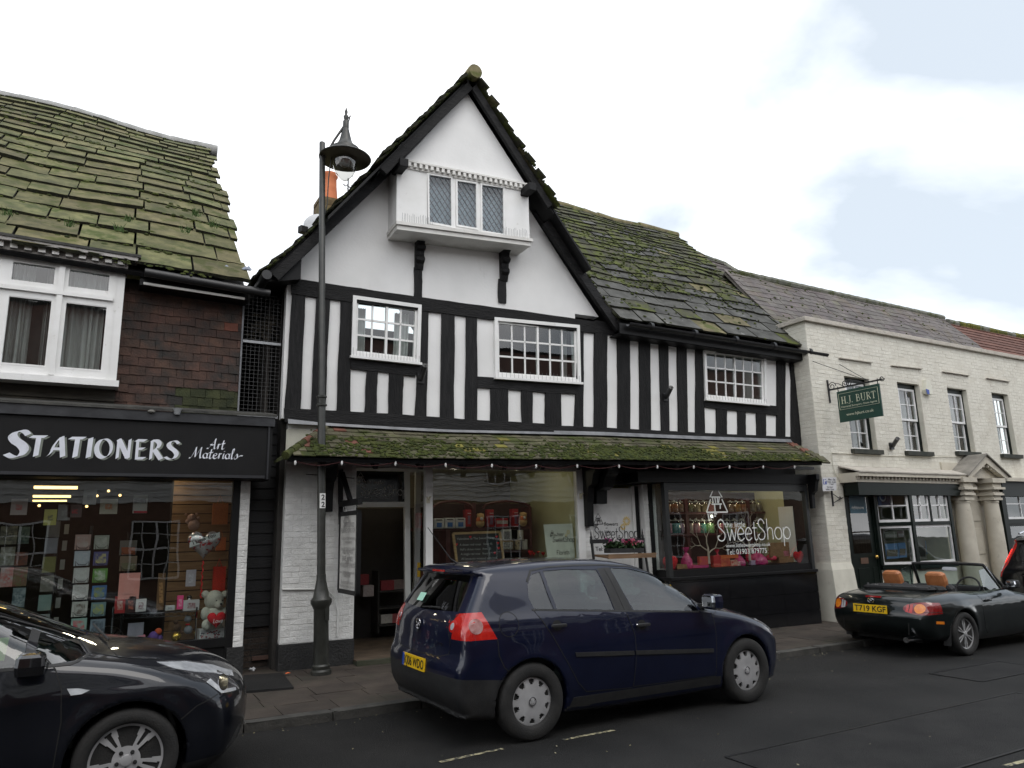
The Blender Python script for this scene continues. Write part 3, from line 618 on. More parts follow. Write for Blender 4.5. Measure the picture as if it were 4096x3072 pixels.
stud((za(1120,1400),za(1120,1585)),(za(1172,1400),za(1172,1590)),5,12);stud((za(1692,1480),za(1692,1610)),(za(1745,1480),za(1745,1618)),5,12)
# ---- bargeboards
def barge(p,q,wd,th,y,name='bargeboard',ov=0):
    a = Vector((p[0],y,p[1]));b = Vector((q[0],y,q[1]));d = (b-a).normalized();up = Vector((0,-1,0)).cross(d)
    if up.z < 0: up = -up
    MB().prism([a,b,b-up*wd,a-up*wd],(0,th,0)).build(name,m_timberh,HOUSE,bevel=.01)
yu,ylw = 9.17,9.50
zU = ZR-.05
barge((XR,zU),(3.16,zU-SL*(XR-3.16)),.125,.07,yu);barge((XR+.002,zU),(6.10,zU-SL*(6.10-XR)),.125,.07,yu)
barge((3.36,zU-SL*(XR-3.36)),(1.78,5.19),.14,.08,ylw);barge((6.2,zU-SL*(6.2-XR)),(7.62,5.16),.16,.08,ylw-.05)
for sgn in (-1,1):                                    # soffit boards behind the bargeboards
    xe = XR+sgn*1.5;MB().prism([(XR,yu+.07,zU-.03),(xe,yu+.07,zU-.03-SL*1.5),(xe,yu+.07,zU-.055-SL*1.5),(XR,yu+.07,zU-.055)],(0,.34,0)).build('soffit_board',m_black,HOUSE)
    x2 = 1.8 if sgn < 0 else 7.55;x1 = XR+sgn*1.35
    MB().prism([(x1,ylw+.08,gable_z(x1)-.1),(x2,ylw+.08,gable_z(x2)+.12),(x2,ylw+.08,gable_z(x2)+.09),(x1,ylw+.08,gable_z(x1)-.13)],(0,.28,0)).build('soffit_board',m_black,HOUSE)
# ---- roof slates: gable slopes
def flare(d): return .05*max(0,d-2.35)**2*4.5          # the slopes sweep out a little at the eaves
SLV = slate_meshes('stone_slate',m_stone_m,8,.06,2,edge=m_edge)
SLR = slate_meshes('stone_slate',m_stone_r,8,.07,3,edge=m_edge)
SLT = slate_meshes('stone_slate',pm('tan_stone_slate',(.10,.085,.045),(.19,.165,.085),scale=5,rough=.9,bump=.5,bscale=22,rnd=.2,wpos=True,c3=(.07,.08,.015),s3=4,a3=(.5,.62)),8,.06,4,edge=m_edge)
LEN = math.hypot(1,SL)
for sgn in (-1,1):
    dmax = 3.0 if sgn < 0 else 2.98
    def S(yy,v,sgn=sgn,dmax=dmax):
        d = dmax-v/LEN;return Vector((XR+sgn*d,yy,ZR+.02-SL*d+flare(d)))
    deck = MB();ys = (9.24,15.9);ds = [0,1.2,2.2,2.6,dmax-.05]
    for k in range(4):
        f0,f1 = ds[k],ds[k+1];y0 = 9.24 if f0 < 1.3 else 9.56
        deck.prism([(XR+sgn*f0,y0,ZR-SL*f0+flare(f0)),(XR+sgn*f1,y0,ZR-SL*f1+flare(f1)),(XR+sgn*f1,y0,ZR-.05-SL*f1+flare(f1)),(XR+sgn*f0,y0,ZR-.05-SL*f0+flare(f0))],(0,15.9-y0,0))
    deck.build('roof_deck',m_black,HOUSE)
    cs = [0];e = .27
    while cs[-1] < dmax*LEN-.1: cs.append(cs[-1]+e);e = max(.15,e*.955)
    cs[-1] = dmax*LEN-.02
    def bd(v,dmax=dmax): d = dmax-v/LEN;return ((9.10 if d < 1.52 else 9.43)+.05*math.sin(v*23),11.6)
    lay(HOUSE,'stone_slate',S,cs,bd,(.35,.62,.7),1.35,.026,SLV,150,seed=21+sgn,stuff='rear_slates',pick=lambda o,r: r.choice((SLV,SLV,SLT)))
for i in range(9):                                     # half-round ridge tiles
    y = 9.04+i*.42;pr = [(.115,0),(.12,.03),(.112,.43)]
    MB().lathe(pr,(XR,y,ZR-.01+.004*math.sin(i*3)),(0,1,0),14).build('ridge_tile',MATS['tan_stone_slate'],HOUSE,smooth=40)
# ---- roof slates: the long wing to the right
EA,EB = Vector((7.4,9.32,5.21)),Vector((12.24,9.17,5.17));RZ,RY = 9.12,12.95
def SW(x,v):
    t = (x-EA.x)/(EB.x-EA.x);a = EA.lerp(EB,t);r = Vector((x,RY,RZ-.02*(t-.5)-.02*math.sin(t*2.6)));L_ = (r-a).length
    sag = .03*math.sin(x*1.3)*math.sin(v*.7)+.012*math.sin(x*3.1+v*2)
    return a.lerp(r,v/5.4)+Vector((0,-.68,.73))*sag*(.3+min(1,v/2))
cs = [0];e = .40
while cs[-1] < 5.3: cs.append(cs[-1]+e);e = max(.18,e*.95)
cs[-1] = 5.38
def bw(v): return (7.52-.2*v,12.24+.06*math.sin(v*17)+.04*math.sin(v*41))
def pk(o,r):
    h = (o.z-5.2)/3.9;k = r.random()
    if h < .28: return SLR if k < .78 else (SLV if k < .95 else SLT)
    if o.x > 11.6 and k < .3: return SLT
    return SLV if k < .84-.2*(h < .45) else (SLR if k < .97 else SLT)
wing = lay(HOUSE,'stone_slate',SW,cs,bw,(.42,.85,.5),1.4,.034,SLV,300,lf=1.5,seed=31,stuff='upper_slates',pick=pk,jit=.012)
dk = MB()
for k in range(8):
    v0,v1 = 5.4*k/8,5.4*(k+1)/8;nn_ = Vector((0,.73,-.68))*.0
    p = [SW(7.56-.55*v0,v0),SW(12.05,v0),SW(12.05,v1),SW(7.56-.55*v1,v1)];dk.prism([q+Vector((0,.03,-.05)) for q in p],Vector((0,.03,-.04)))
dk.build('roof_deck',m_black,HOUSE)
MB().prism([(11.9,9.5,5.1),(11.9,RY,RZ-.15),(11.9,16.2,5.1)],(.1,0,0)).build('gable_end',m_plaster,HOUSE)
MB().prism([(6.5,RY,RZ-.04),(12.15,RY,RZ-.04),(12.15,16.4,5.2),(6.5,16.4,5.2)],(0,.02,-.05)).build('rear_roof',m_stone_m,HOUSE)
for i in range(13):
    x = 6.9+i*.42;MB().lathe([(.105,0),(.11,.02),(.10,.425)],SW(x,5.4)+Vector((0,0,-.03+.012*math.sin(i*2))),(SW(x+.42,5.4)-SW(x,5.4)),12).build('ridge_tile',MATS['tan_stone_slate'],HOUSE,smooth=40)
# moss cushions on the wing and gable verges
rm = random.Random(44);pts = []
nW = Vector((0,-.73,.68))
for i in range(2600):
    x = rm.uniform(7.3,12.15);v = rm.betavariate(1.6,1.5)*5.2
    dens = .5+.5*math.sin(x*1.7+v*1.1)*math.sin(v*2.1-x*.6)
    if v < 1.4: dens *= .45
    if x > 11: dens *= .5
    if rm.random() < dens: pts.append((SW(x,v)+nW*.055,nW))
clumps('moss',m_moss,HOUSE,pts,(.012,.034))
pts = []
for i in range(700):
    sgn = -1 if rm.random() < .6 else 1;d = rm.uniform(.05,2.95);y = (9.12 if d < 1.5 else 9.45)+abs(rm.gauss(0,.12))
    pts.append((Vector((XR+sgn*d,y,ZR+.07-SL*d+flare(d))),Vector((sgn*.79,-.1,.61))))
clumps('moss',m_moss,HOUSE,pts,(.015,.04),seed=6)
# gutter along the wing, fascia behind it, gutter end at the left eaves
g = MB();ga,gb = Vector((7.55,9.22,5.14)),Vector((12.40,9.07,5.06));prof = [(math.cos(t)*.062,math.sin(t)*.062) for t in [math.pi+math.pi*k/8 for k in range(9)]]
vs = []
for e in (ga,gb): vs += [e+Vector((0,c,s)) for c,s in prof]+[e+Vector((0,c*.86,s*.86)) for c,s in prof[::-1]]
m_ = 18;g.add(vs,[tuple(range(m_-1,-1,-1)),tuple(range(m_,2*m_))]+[(i,(i+1) % m_,m_+(i+1) % m_,m_+i) for i in range(m_)])
g.build('gutter',m_iron,HOUSE,smooth=40)
for i in range(5): p = ga.lerp(gb,.1+i*.2);MB().lathe([(.07,-.03),(.072,0),(.07,.03)],p,gb-ga,14).build('gutter_joint',m_iron,HOUSE,smooth=40)
MB().prism([ga+Vector((-.1,.10,.02)),gb+Vector((-.2,.10,.02)),gb+Vector((-.2,.10,-.16)),ga+Vector((-.1,.10,-.16))],(0,.03,0)).build('fascia_board',m_black,HOUSE)
MB().prism([ga+Vector((-.1,.13,-.15)),gb+Vector((-.2,.13,-.15)),gb+Vector((-.2,.40,-.15)),ga+Vector((-.1,.40,-.15))],(0,0,-.02)).build('eaves_soffit',m_black,HOUSE)
MB().prism([(1.74,9.6,5.22),(2.2,9.6,5.8),(2.2,9.6,5.2),(1.78,9.6,5.1)],(0,6.2,0)).build('eaves_box',m_black,HOUSE)
MB().tube([(1.72,9.42,5.13),(1.72,15,5.05)],.065,12).build('gutter',m_iron,HOUSE,smooth=40)
# ================================================================ the stationer's shop, left
def sA(x,y): return .4973*x,300+.4973*y
def sB(x,y): return .4973*x,900+.4973*y
def sC(x,y): return .4973*x,1600+.4973*y
def sD(x,y): return .4973*x,2250+.4973*y
NY = Vector((0,-1,0));UX = Vector((1,0,0));UZ = Vector((0,0,1))
STA = thing('stationers_shop','tile hung stationers shop with mossy stone slate roof and black sign board','shop',(-.5,10,0))
SU = Front(0,10.0,0);SBY = Front(0,9.76,0)
# roof
e0,e1 = Vector((-3.4,9.62,5.16)),Vector((1.60,9.62,5.02));rz0,rz1,ry = 9.93,9.72,15.05
def SL_(x,v):
    t = (x+3.4)/5.0;a = e0.lerp(e1,t);r = Vector((x*.985,ry,lerp(rz0,rz1,t)));s = .04*math.sin(x*1.9+.5)*math.sin(v*.6)
    return a.lerp(r,v/7.2)+Vector((0,-.66,.75))*s
cs = [0];e = .54
while cs[-1] < 7.1: cs.append(cs[-1]+e);e = max(.29,e*.96)
cs[-1] = 7.15
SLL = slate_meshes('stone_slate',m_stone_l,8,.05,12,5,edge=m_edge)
lay(STA,'stone_slate',SL_,cs,lambda v: (-2.9,1.60-.012*v+.05*math.sin(v*13)+.03*math.sin(v*37)),(.5,1.15,.6),1.3,.042,SLL,300,seed=55,jit=.006,gap=.012,lf=1.6)
dk = MB()
for k in range(6):
    v0,v1 = 7.2*k/6,7.2*(k+1)/6;dk.prism([q+Vector((0,.04,-.06)) for q in (SL_(-3.4,v0),SL_(1.5,v0),SL_(1.5,v1),SL_(-3.4,v1))],(0,.03,-.04))
dk.build('roof_deck',m_black,STA)
MB().prism([(1.40,10.1,4.9),(1.40,15.05,9.6),(1.40,20,4.9)],(.08,0,0)).build('gable_end',MATS['dark_side_boarding'],STA)
MB().prism([(-3.4,15.1,9.8),(1.5,15.1,9.62),(1.5,20.3,5),(-3.4,20.3,5)],(0,.03,-.05)).build('rear_roof',m_stone_l,STA)
for i in range(11):
    x = -3.2+i*.44;p = SL_(x,7.2);q = SL_(x+.44,7.2);MB().lathe([(.14,0),(.145,.02),(.135,.45)],p+Vector((0,.02,-.03)),q-p,10).build('ridge_tile',pm('grey_ridge_tile%d' % i,(.20,.20,.19),(.33,.33,.32),scale=6,rough=.85,bump=.3) if i == 0 else MATS['grey_ridge_tile0'],STA,smooth=40)
rm = random.Random(8);pts = [];nS = Vector((0,-.66,.75))
for i in range(2600):
    ci = rm.randrange(len(cs)-1);v = cs[ci]+rm.gauss(.02,.05);x = rm.uniform(-2.4,1.5);
    if math.sin(x*2.3+ci*1.3)+rm.uniform(-1,1) > .2: pts.append((SL_(x,v)+nS*rm.uniform(.02,.05),nS))
clumps('moss',m_moss,STA,pts,(.012,.038),seed=9)
gb = MB()
for px,py in ((1030,1160),(960,1240),(560,1200),(60,1110),(1580,1120),(1720,1210),(1495,1250)):
    c = None;d = ray(*sA(px,py));y = 9.9;t = (y-CAM0.y)/d.y;c = CAM0+d*t
    for k in range(22):
        a = rm.uniform(0,6.28);r = rm.uniform(.02,.09);h = rm.uniform(.04,.13);b = c+Vector((rm.uniform(-.05,.05),rm.uniform(-.03,.03),-.03));tip = b+Vector((math.cos(a)*r,math.sin(a)*r-.02,h));s = Vector((.0035,0,0));m_ = b.lerp(tip,.55)+Vector((0,0,.02))
        gb.add([b-s,b+s,m_+s*.8,m_-s*.8,tip],[(0,1,2,3),(3,2,4)])
tag(gb.build('grass',m_grass,STA,fix=False),kind='stuff')
# slipped slate with torn felt near the eaves corner, gutter and fascia
fe = MB();c = SL_(1.35,.33)+nS*.05
for i in range(7): p = c+Vector((rm.uniform(-.18,.2),rm.uniform(-.04,.04),rm.uniform(-.03,.04)));fe.prism([p,p+Vector((.09,0,rm.uniform(-.02,.03))),p+Vector((.05,.03,.05))],(0,.004,.006))
fe.build('torn_felt',flat('torn_felt',(.18,.21,.27),.5),STA)
MB().tube([Vector((.30,9.60,4.99)),Vector((1.80,9.60,4.93))],.055,10).build('gutter',m_iron,STA,smooth=40)
MB().prism([(.26,9.72,5.0),(1.55,9.72,4.98),(1.55,9.72,4.84),(.26,9.72,4.86)],(0,.03,0)).build('fascia_board',m_black,STA)
MB().prism([(.3,9.68,4.89),(1.50,9.68,4.86),(1.50,9.68,4.83),(.3,9.68,4.86)],(0,.025,0)).build('soffit_strip',m_oldwhite,STA)
MB().prism([(.26,9.75,4.86),(1.55,9.75,4.83),(1.55,10.1,4.83),(.26,10.1,4.86)],(0,0,.02)).build('eaves_soffit',m_black,STA)
# walls
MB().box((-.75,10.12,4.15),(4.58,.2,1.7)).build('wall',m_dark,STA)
MB().prism([(1.70,10.05,0),(1.70,14,0),(1.70,14,2.75),(1.70,10.05,2.75)],(.05,0,0)).build('side_wall',m_dark,STA);MB().prism([(1.46,10.03,2.75),(1.46,20,2.75),(1.46,20,5.0),(1.46,10.03,5.0)],(.09,0,0)).build('side_wall',MATS['dark_side_boarding'],STA)
# hung tiles
m_ht = pm('hung_tile',(.038,.020,.014),(.085,.042,.028),scale=6,rough=.8,bump=.35,bscale=40,wpos=True,rnd=.2,rndhue=.006,c3=(.02,.018,.016),s3=2.2,a3=(.46,.62))
m_htr = pm('hung_tile_red',(.12,.038,.022),(.18,.058,.034),scale=6,rough=.8,bump=.3,wpos=True,rnd=.25)
m_htg = pm('hung_tile_green',(.018,.024,.008),(.045,.05,.018),scale=6,rough=.9,bump=.5,wpos=True,rnd=.2)
hv = [slate_meshes('hung_tile',m,4,.05,14+i,2,.01) for i,m in enumerate((m_ht,m_htr,m_htg))]
z = 3.30;row = 0;nxt = .116
rh = random.Random(17)
while z < 4.92:
    x = .06-(.09 if row % 2 else 0)
    while x < 1.525:
        w = min(.178,1.53-x);s = hv[0]
        k = rh.random()
        if row < 3 and x > .75: s = hv[2]
        elif 4 < row < 11 and x > .6 and k < .05: s = hv[1]
        if w > .03: piece('hung_tile',rh.choice(s),None,STA,frame_m(Vector((x,9.965+rh.uniform(-.004,.004),z+rh.uniform(-.006,.006))),Vector((w-.003,0,rh.uniform(-.004,.004))),Vector((0,.025,nxt*1.25)),Vector((0,-.013,0))))
        x += .178
    z += nxt;row += 1
MB().bar((1.535,9.98,3.3),(1.535,9.98,4.9),.02,.05).build('corner_strip',m_lead,STA)
# apron under the window
for k in range(3): MB().prism([(-3,9.93-.006*k,3.30+.125*k),(.10,9.93-.006*k,3.28+.125*k),(.10,9.955-.006*k,3.44+.125*k),(-3,9.955-.006*k,3.46+.125*k)],(0,.02,0)).build('apron_board',pm('apron_board%d' % k,(.028,.025,.020),(.06,.053,.04),scale=3,rough=.85,bump=.4,stretch=(1,4,4)),STA)
# bay window
B = SBY
bx0 = -2.2
def bq(*p): return [B(*sB(*q)) for q in p]
outer = [Vector((bx0,B.o.y,B(*sB(0,235)).z+.2)),B(*sB(1000,370)),B(*sB(942,1258)),Vector((bx0,B.o.y,B(*sB(0,1200)).z+.04))]
glz = [bq((95,300),(425,330),(410,495),(85,455)),bq((552,360),(868,402),(860,548),(540,512)),bq((75,570),(400,605),(358,1135),(22,1110)),bq((535,620),(853,655),(810,1172),(490,1145))]
XR_ = B(*sB(975,800)).x;ztop = outer[1].z;zbot = outer[2].z
xa = [bx0,glz[2][0].x-.42,glz[2][0].x-.10]
FR = MB();g = [(min(p.x for p in q)+.0,max(p.x for p in q),min(p.z for p in q),max(p.z for p in q)) for q in glz]
c1 = (g[2][0]-.55,g[2][0]-.14);c2 = (g[2][0],g[2][1]);c3 = (g[3][0],g[3][1]);zl0,zl1 = min(g[2][2],g[3][2]),(g[2][3]+g[3][3])/2;zu0,zu1 = (g[0][2]+g[1][2])/2+.03,(g[0][3]+g[1][3])/2
def fb(x0,x1,z0,z1,y=9.76,t=.07): FR.prism([(x0,y,z0),(x1,y,z0),(x1,y,z1),(x0,y,z1)],(0,t,0))
xsl = [bx0,c1[0],c1[1],c2[0],c2[1],c3[0],c3[1],XR_]
for i in (0,2,4,6): fb(xsl[i],xsl[i+1],zbot,ztop)
for i in (1,3,5): fb(xsl[i],xsl[i+1],zbot,zl0,9.763,.06);fb(xsl[i],xsl[i+1],zl1,zu0,9.757,.07);fb(xsl[i],xsl[i+1],zu1,ztop,9.763,.06)
bayf = FR.build('bay_window_frame',m_white,STA)
mb = MB()
for (xa_,xb_) in (c1,c2,c3): mb.bar((xa_,9.775,zl0),(xb_,9.775,zl0),.03,.02);mb.bar((xa_,9.775,zl1),(xb_,9.775,zl1),.03,.02)
mb.bar((c3[1]+.075,9.755,zbot),(c3[1]+.075,9.755,ztop-.02),.012,.012);mb.bar(((c2[1]+c3[0])/2,9.745,zbot+.02),((c2[1]+c3[0])/2,9.745,ztop),.06,.03)
mb.bar((bx0,9.742,(zl1+zu0)/2),(XR_-.11,9.742,(zl1+zu0)/2),.035,.05);mb.build('mullion',m_white,bayf)
for (a,b) in (c1,c2,c3):
    for (z0,z1) in ((zl0,zl1),(zu0,zu1)): MB().prism([(a,9.80,z0),(b,9.80,z0),(b,9.80,z1),(a,9.80,z1)],(0,.004,0)).build('pane',m_glass,bayf)
MB().prism([(bx0,9.70,zbot),(XR_+.03,9.70,zbot),(XR_+.03,9.70,zbot-.075),(bx0,9.70,zbot-.075)],(0,.28,0)).build('window_sill',m_white,bayf)
MB().prism([(XR_-.05,9.83,zbot),(XR_-.05,10.02,zbot),(XR_-.05,10.02,ztop),(XR_-.05,9.83,ztop)],(.05,0,0)).build('bay_cheek',m_white,bayf)
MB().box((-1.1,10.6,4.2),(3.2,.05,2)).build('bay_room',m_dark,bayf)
for (a,b,mm) in ((c2[0]-.05,c2[0]+.22,m_curtain),(c2[1]-.08,c2[1]+.05,m_curtain),(c3[0]-.05,c3[1]-.02,m_curtain),(c1[0],c1[1],m_curtain)):
    k = 22;t0 = [Vector((lerp(a,b,i/k),9.93+.025*math.sin(i*1.9)+.012*math.sin(i*.7),zu1+.05)) for i in range(k+1)];b0 = [Vector((lerp(a,b,i/k)+.01*math.sin(i),9.93+.035*math.sin(i*1.9+.3),zl0-.1)) for i in range(k+1)]
    MB().add(t0+b0,[(i,i+1,k+2+i,k+1+i) for i in range(k)]).build('curtain',mm,bayf,smooth=60,fix=False)
# dentilled cornice with a lead-covered top
cn = MB();zc0 = ztop
cn.prism([(bx0,9.60,zc0+.19),(XR_+.12,9.60,zc0+.14),(XR_+.12,9.60,zc0+.10),(bx0,9.60,zc0+.15)],(0,.4,0))
cn.prism([(bx0,9.70,zc0+.02),(XR_+.02,9.70,zc0-.01),(XR_+.02,9.70,zc0+.10),(bx0,9.70,zc0+.148)],(0,.3,0))
cor = cn.build('cornice',pm('weathered_cornice',(.36,.345,.32),(.48,.46,.44),scale=4,rough=.8,bump=.3,c3=(.06,.055,.05),s3=5,a3=(.5,.7)),bayf)
MB().prism([(bx0,9.585,zc0+.225),(XR_+.15,9.585,zc0+.175),(XR_+.15,9.585,zc0+.142),(bx0,9.585,zc0+.192)],(0,.42,0)).build('cornice_lead',pm('dirty_lead',(.03,.03,.028),(.07,.068,.06),scale=6,rough=.8,bump=.4),bayf)
for i in range(19): x = XR_-.06-i*.137;MB().box((x,9.675,zc0+.075+(XR_-x)*.018),(.072,.05,.07)).build('dentil',m_oldwhite,bayf)
# shop fascia with lettering
FA = Front(0,9.60,0);xr = FA(*sC(2190,300)).x
zt,zb = FA(*sC(2190,215)).z,FA(*sC(2140,640)).z
m_fas = pm('black_fascia',(.006,.006,.0065),(.009,.009,.0095),scale=3,rough=.5,bump=.05,spec=.25)
fas = MB().prism([(-3.2,9.60,zb),(xr,9.60,zb),(xr,9.60,zt),(-3.2,9.60,zt)],(0,.38,0)).build('fascia_sign',m_fas,STA)
MB().prism([(-3.2,9.56,zt-.002),(xr+.02,9.56,zt-.002),(xr+.02,9.56,zt+.115),(-3.2,9.56,zt+.115)],(0,.42,0)).build('lead_flashing',pm('black_lead',(.012,.013,.016),(.035,.037,.042),scale=4,rough=.45,bump=.2,bscale=12),fas)
MB().prism([(-3.2,9.54,zt+.117),(xr+.04,9.54,zt+.117),(xr+.04,9.90,zt+.2),(-3.2,9.90,zt+.2)],(0,0,.03)).build('fascia_top',MATS['dirty_lead'],fas)
MB().bar((-3.2,9.585,zb+.03),(xr-.08,9.585,zb+.03),.04,.035).build('bottom_moulding',pm('grey_black_paint',(.022,.023,.027),(.03,.031,.035),scale=5,rough=.4),fas)
MB().bar((xr-.045,9.59,zb),(xr-.045,9.59,zt),.02,.03).build('end_moulding',MATS['grey_black_paint'],fas)
m_let = flat('sign_white',(.66,.68,.74),.5);m_lsh = flat('sign_shadow',(.17,.19,.16),.5)
def fq(x,y,off=.0): return FA(*sC(x,y),off)
def sign_word(dx,mat,name,lift):
    mb = letter_mesh('S',CAL,.26,32,sc=1.32,o=(0,-.1));w0 = mb.width
    letter_mesh('TATIONERS',CAL,.20,28,.17,mb=mb,o=(w0+.08,0));mb.width = w0+.08+mb.width
    A,Bp = fq(48,452),fq(1432,468);A.z = Bp.z = (A.z+Bp.z)/2-.005;s = (Bp-A).length/mb.width
    put_mesh(name,mb.mesh(name),mat,fas,A+Vector((dx,-lift,-dx*.6)),UX,UZ,s)
sign_word(.022,m_lsh,'lettering_shadow',.004);sign_word(0,m_let,'lettering',.008)
a,b = fq(1668,392),fq(1805,392);b.z = a.z;letters('Art',SCR,.13,'lettering',m_let,fas,a,b,UZ,40,.02,.12)
a,b = fq(1530,466),fq(1915,470);b.z = a.z;letters('Materials',SCR,.12,'lettering',m_let,fas,a,b,UZ,40,.02,.12)
# two pots left standing on the fascia top
cp = MB().lathe([(.03,0),(.05,.07),(.052,.075),(.046,.07)],FA(*sC(1425,118),.05),UZ,12).build('plastic_cup',flat('clear_plastic_grey',(.3,.31,.32),.3),None,smooth=40);tag(cp,'small grey plastic cup lying on the shop sign ledge below the tiles','cup')
cp = MB().ball(FA(*sC(1218,92),.05),.045,8,sq=(1,.8,.5)).build('stone',flat('pale_stone',(.16,.155,.14),.9),None,smooth=60);tag(cp,'rounded pale stone on the sign ledge beside the cup','stone')
# shop window, frame and pier
GW = 9.93
xg0,xg1 = -3.2,atY(918,2200,GW).x
MB().prism([(xg0,GW,.55),(xg1,GW,.55),(xg1,GW,2.72),(xg0,GW,2.72)],(0,.006,0)).build('shop_window_glass',m_glass,STA)
wf = MB();wf.box((xg1+.045,GW+.01,1.3),(.09,.1,2.9));wf.bar((xg0,GW,.50),(xg1,GW,.50),.09,.1);wf.box(((xg0+xg1)/2,GW+.02,2.62),(xg1-xg0,.1,.1));wf.build('shop_window_frame',m_black,STA)
MB().box(((xg0+xg1)/2,GW+.04,.25),(xg1-xg0,.12,.42)).build('stall_riser',m_black,STA)
MB().box((-.7,10.0,2.95),(5.0,.3,.5)).build('fascia_backing',m_dark,STA)
px0,px1 = atY(957,1940,9.90).x,atY(1002,1940,9.90).x
m_wbrick = pm('white_painted_brick',(.62,.62,.60),(.76,.76,.74),scale=7,rough=.75,bump=.5,bscale=45,wpos=True,rnd=.05,c3=(.38,.37,.34),s3=9,a3=(.62,.8))
m_wmort = flat('white_joint',(.60,.60,.58),.85);m_bbrick = pm('black_painted_brick',(.012,.012,.012),(.022,.022,.022),scale=6,rough=.6,bump=.5,bscale=40,wpos=True)
def brick_mesh(nm,mat,seed):
    r = random.Random(seed);b = MB().box((.5,.5,.5),(1,1,1));me = b.mesh(nm);bm = bmesh.new();bm.from_mesh(me);bmesh.ops.bevel(bm,geom=[e for e in bm.edges],offset=.05,segments=1,affect='EDGES')
    for v in bm.verts: v.co += Vector((r.uniform(-.01,.01),r.uniform(-.03,.03),r.uniform(-.04,.04)))
    bmesh.ops.recalc_face_normals(bm,faces=bm.faces);bm.to_mesh(me);bm.free();me.materials.append(mat);return me
def brickwork(parent,P,x0,x1,z0,z1,meshes,ux,nrm,bw=.215,bh=.065,j=.008,prd=.0035,seed=1,limit=300,holes=(),stuffname='brickwork',pick=None,flemish=False):
    """courses of bricks on a front; P(x, z) -> point; holes: x0, x1, z0, z1"""
    r = random.Random(seed);z = z0;row = 0;items = []
    while z < z1-.02:
        h = min(bh,z1-z);x = x0-(bw/2 if row % 2 else 0)
        k = 0
        while x < x1-.01:
            w = bw if not flemish or k % 2 else .102;k += 1
            a,b = max(x,x0),min(x+w,x1);x += w+j
            segs = [(a,b)]
            for hx0,hx1,hz0,hz1 in holes:
                if z+h > hz0+.01 and z < hz1-.01:
                    ns = []
                    for s,e in segs:
                        if e <= hx0 or s >= hx1: ns.append((s,e));continue
                        if s < hx0-.02: ns.append((s,hx0))
                        if e > hx1+.02: ns.append((hx1,e))
                    segs = ns
            for s,e in segs:
                if e-s < .03: continue
                o = P(s,z)-nrm*.03;M = frame_m(o,ux*(e-s),-nrm*-(.03+prd+r.uniform(-.002,.003)),UZ*h)
                items.append(((e-s)*h/(o-CAM0).length_squared,M,(pick(o,r) if pick else meshes)))
        z += bh+j;row += 1
    items.sort(key=lambda t: -t[0])
    for s,M,ms in items[:limit]: piece('brick',r.choice(ms),None,parent,M)
    gr = {}
    for s,M,ms in items[limit:]:
        me = r.choice(ms);gr.setdefault(me.materials[0].name,MB()).add([M @ v.co for v in me.vertices],[tuple(p.vertices) for p in me.polygons])
    for k,mb in gr.items(): tag(mb.build(stuffname,MATS[k],parent),kind='stuff')
WBR = [brick_mesh('brick',m_wbrick,i) for i in range(4)];BBR = [brick_mesh('brick',m_bbrick,i) for i in range(3)]
zpb = .42
pier = MB().box(((px0+px1)/2,10.0,1.3),(px1-px0,.2,2.6)).build('pier',m_wmort,STA)
brickwork(pier,lambda x,z: Vector((x,9.9,z)),px0,px1,zpb,2.56,WBR,UX,NY,seed=2)
MB().box(((px0+px1)/2-.02,9.99,.2),(px1-px0+.06,.25,.46)).build('pier_base',m_bbrick,STA)
# inside of the shop
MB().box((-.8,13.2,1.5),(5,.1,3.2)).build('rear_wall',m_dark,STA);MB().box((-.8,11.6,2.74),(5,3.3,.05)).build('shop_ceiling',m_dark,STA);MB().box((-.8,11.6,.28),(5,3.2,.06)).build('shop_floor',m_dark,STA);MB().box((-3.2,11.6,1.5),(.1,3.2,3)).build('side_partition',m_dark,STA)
m_slat = pm('tan_slatwall',(.20,.11,.05),(.27,.155,.07),scale=4,rough=.6,stretch=(1,1,8))
sw = MB();
for k in range(17): MB().box((1.30,10.80,.52+k*.125),(.80,.03,.112)).build('slatwall_board',m_slat,STA)
MB().box((1.30,10.84,1.5),(.84,.02,2.4)).build('slatwall_back',m_dark,STA)
# ================================================================ the boarded gap between the two houses
GAP = thing('boarded_passage','narrow black weatherboarded gap between the stationers and the timbered house','passage',(1.95,10.3,0))
zz = .62;k = 0
while zz < 3.2:
    MB().prism([(1.66,10.18,zz),(2.22,10.18,zz),(2.22,10.205,zz+.175),(1.66,10.205,zz+.175)],(0,.022,0)).build('weatherboard',m_black,GAP);zz += .148
BDK = [brick_mesh('brick',pm('sooty_brick',(.02,.015,.012),(.05,.036,.028),scale=5,rough=.9,bump=.5,wpos=True,rnd=.3),9)]
bk = MB().box((1.94,10.32,.3),(.56,.2,.66)).build('brick_base',m_bbrick,GAP);brickwork(bk,lambda x,z: Vector((x,10.22,z)),1.66,2.2,.12,.62,BDK,UX,NY,seed=4)
MB().box((2.0,10.2,.23),(.2,.04,.05)).build('air_brick',flat('terracotta_dull',(.08,.045,.035),.9),GAP)
MB().box((1.95,13,2.6),(.7,.1,5.2)).build('back_wall',m_dark,GAP)
MS = thing('wire_mesh_screen','square wire mesh screen closing the upper gap between the houses','screen',(1.8,10.05,3.3))
ws = MB();xa0,xb0 = 1.56,2.06
for i in range(10): x = lerp(xa0,xb0,i/9);ws.bar((x,10.06,3.33),(x,10.06,5.05),.0035,.0035)
for i in range(33): z = lerp(3.33,5.05,i/32);ws.bar((xa0,10.06,z),(xb0,10.06,z),.0035,.0035)
tag(ws.build('wire_mesh',flat('galvanised_wire',(.10,.10,.10),.5,metal=.6),MS),kind='stuff')
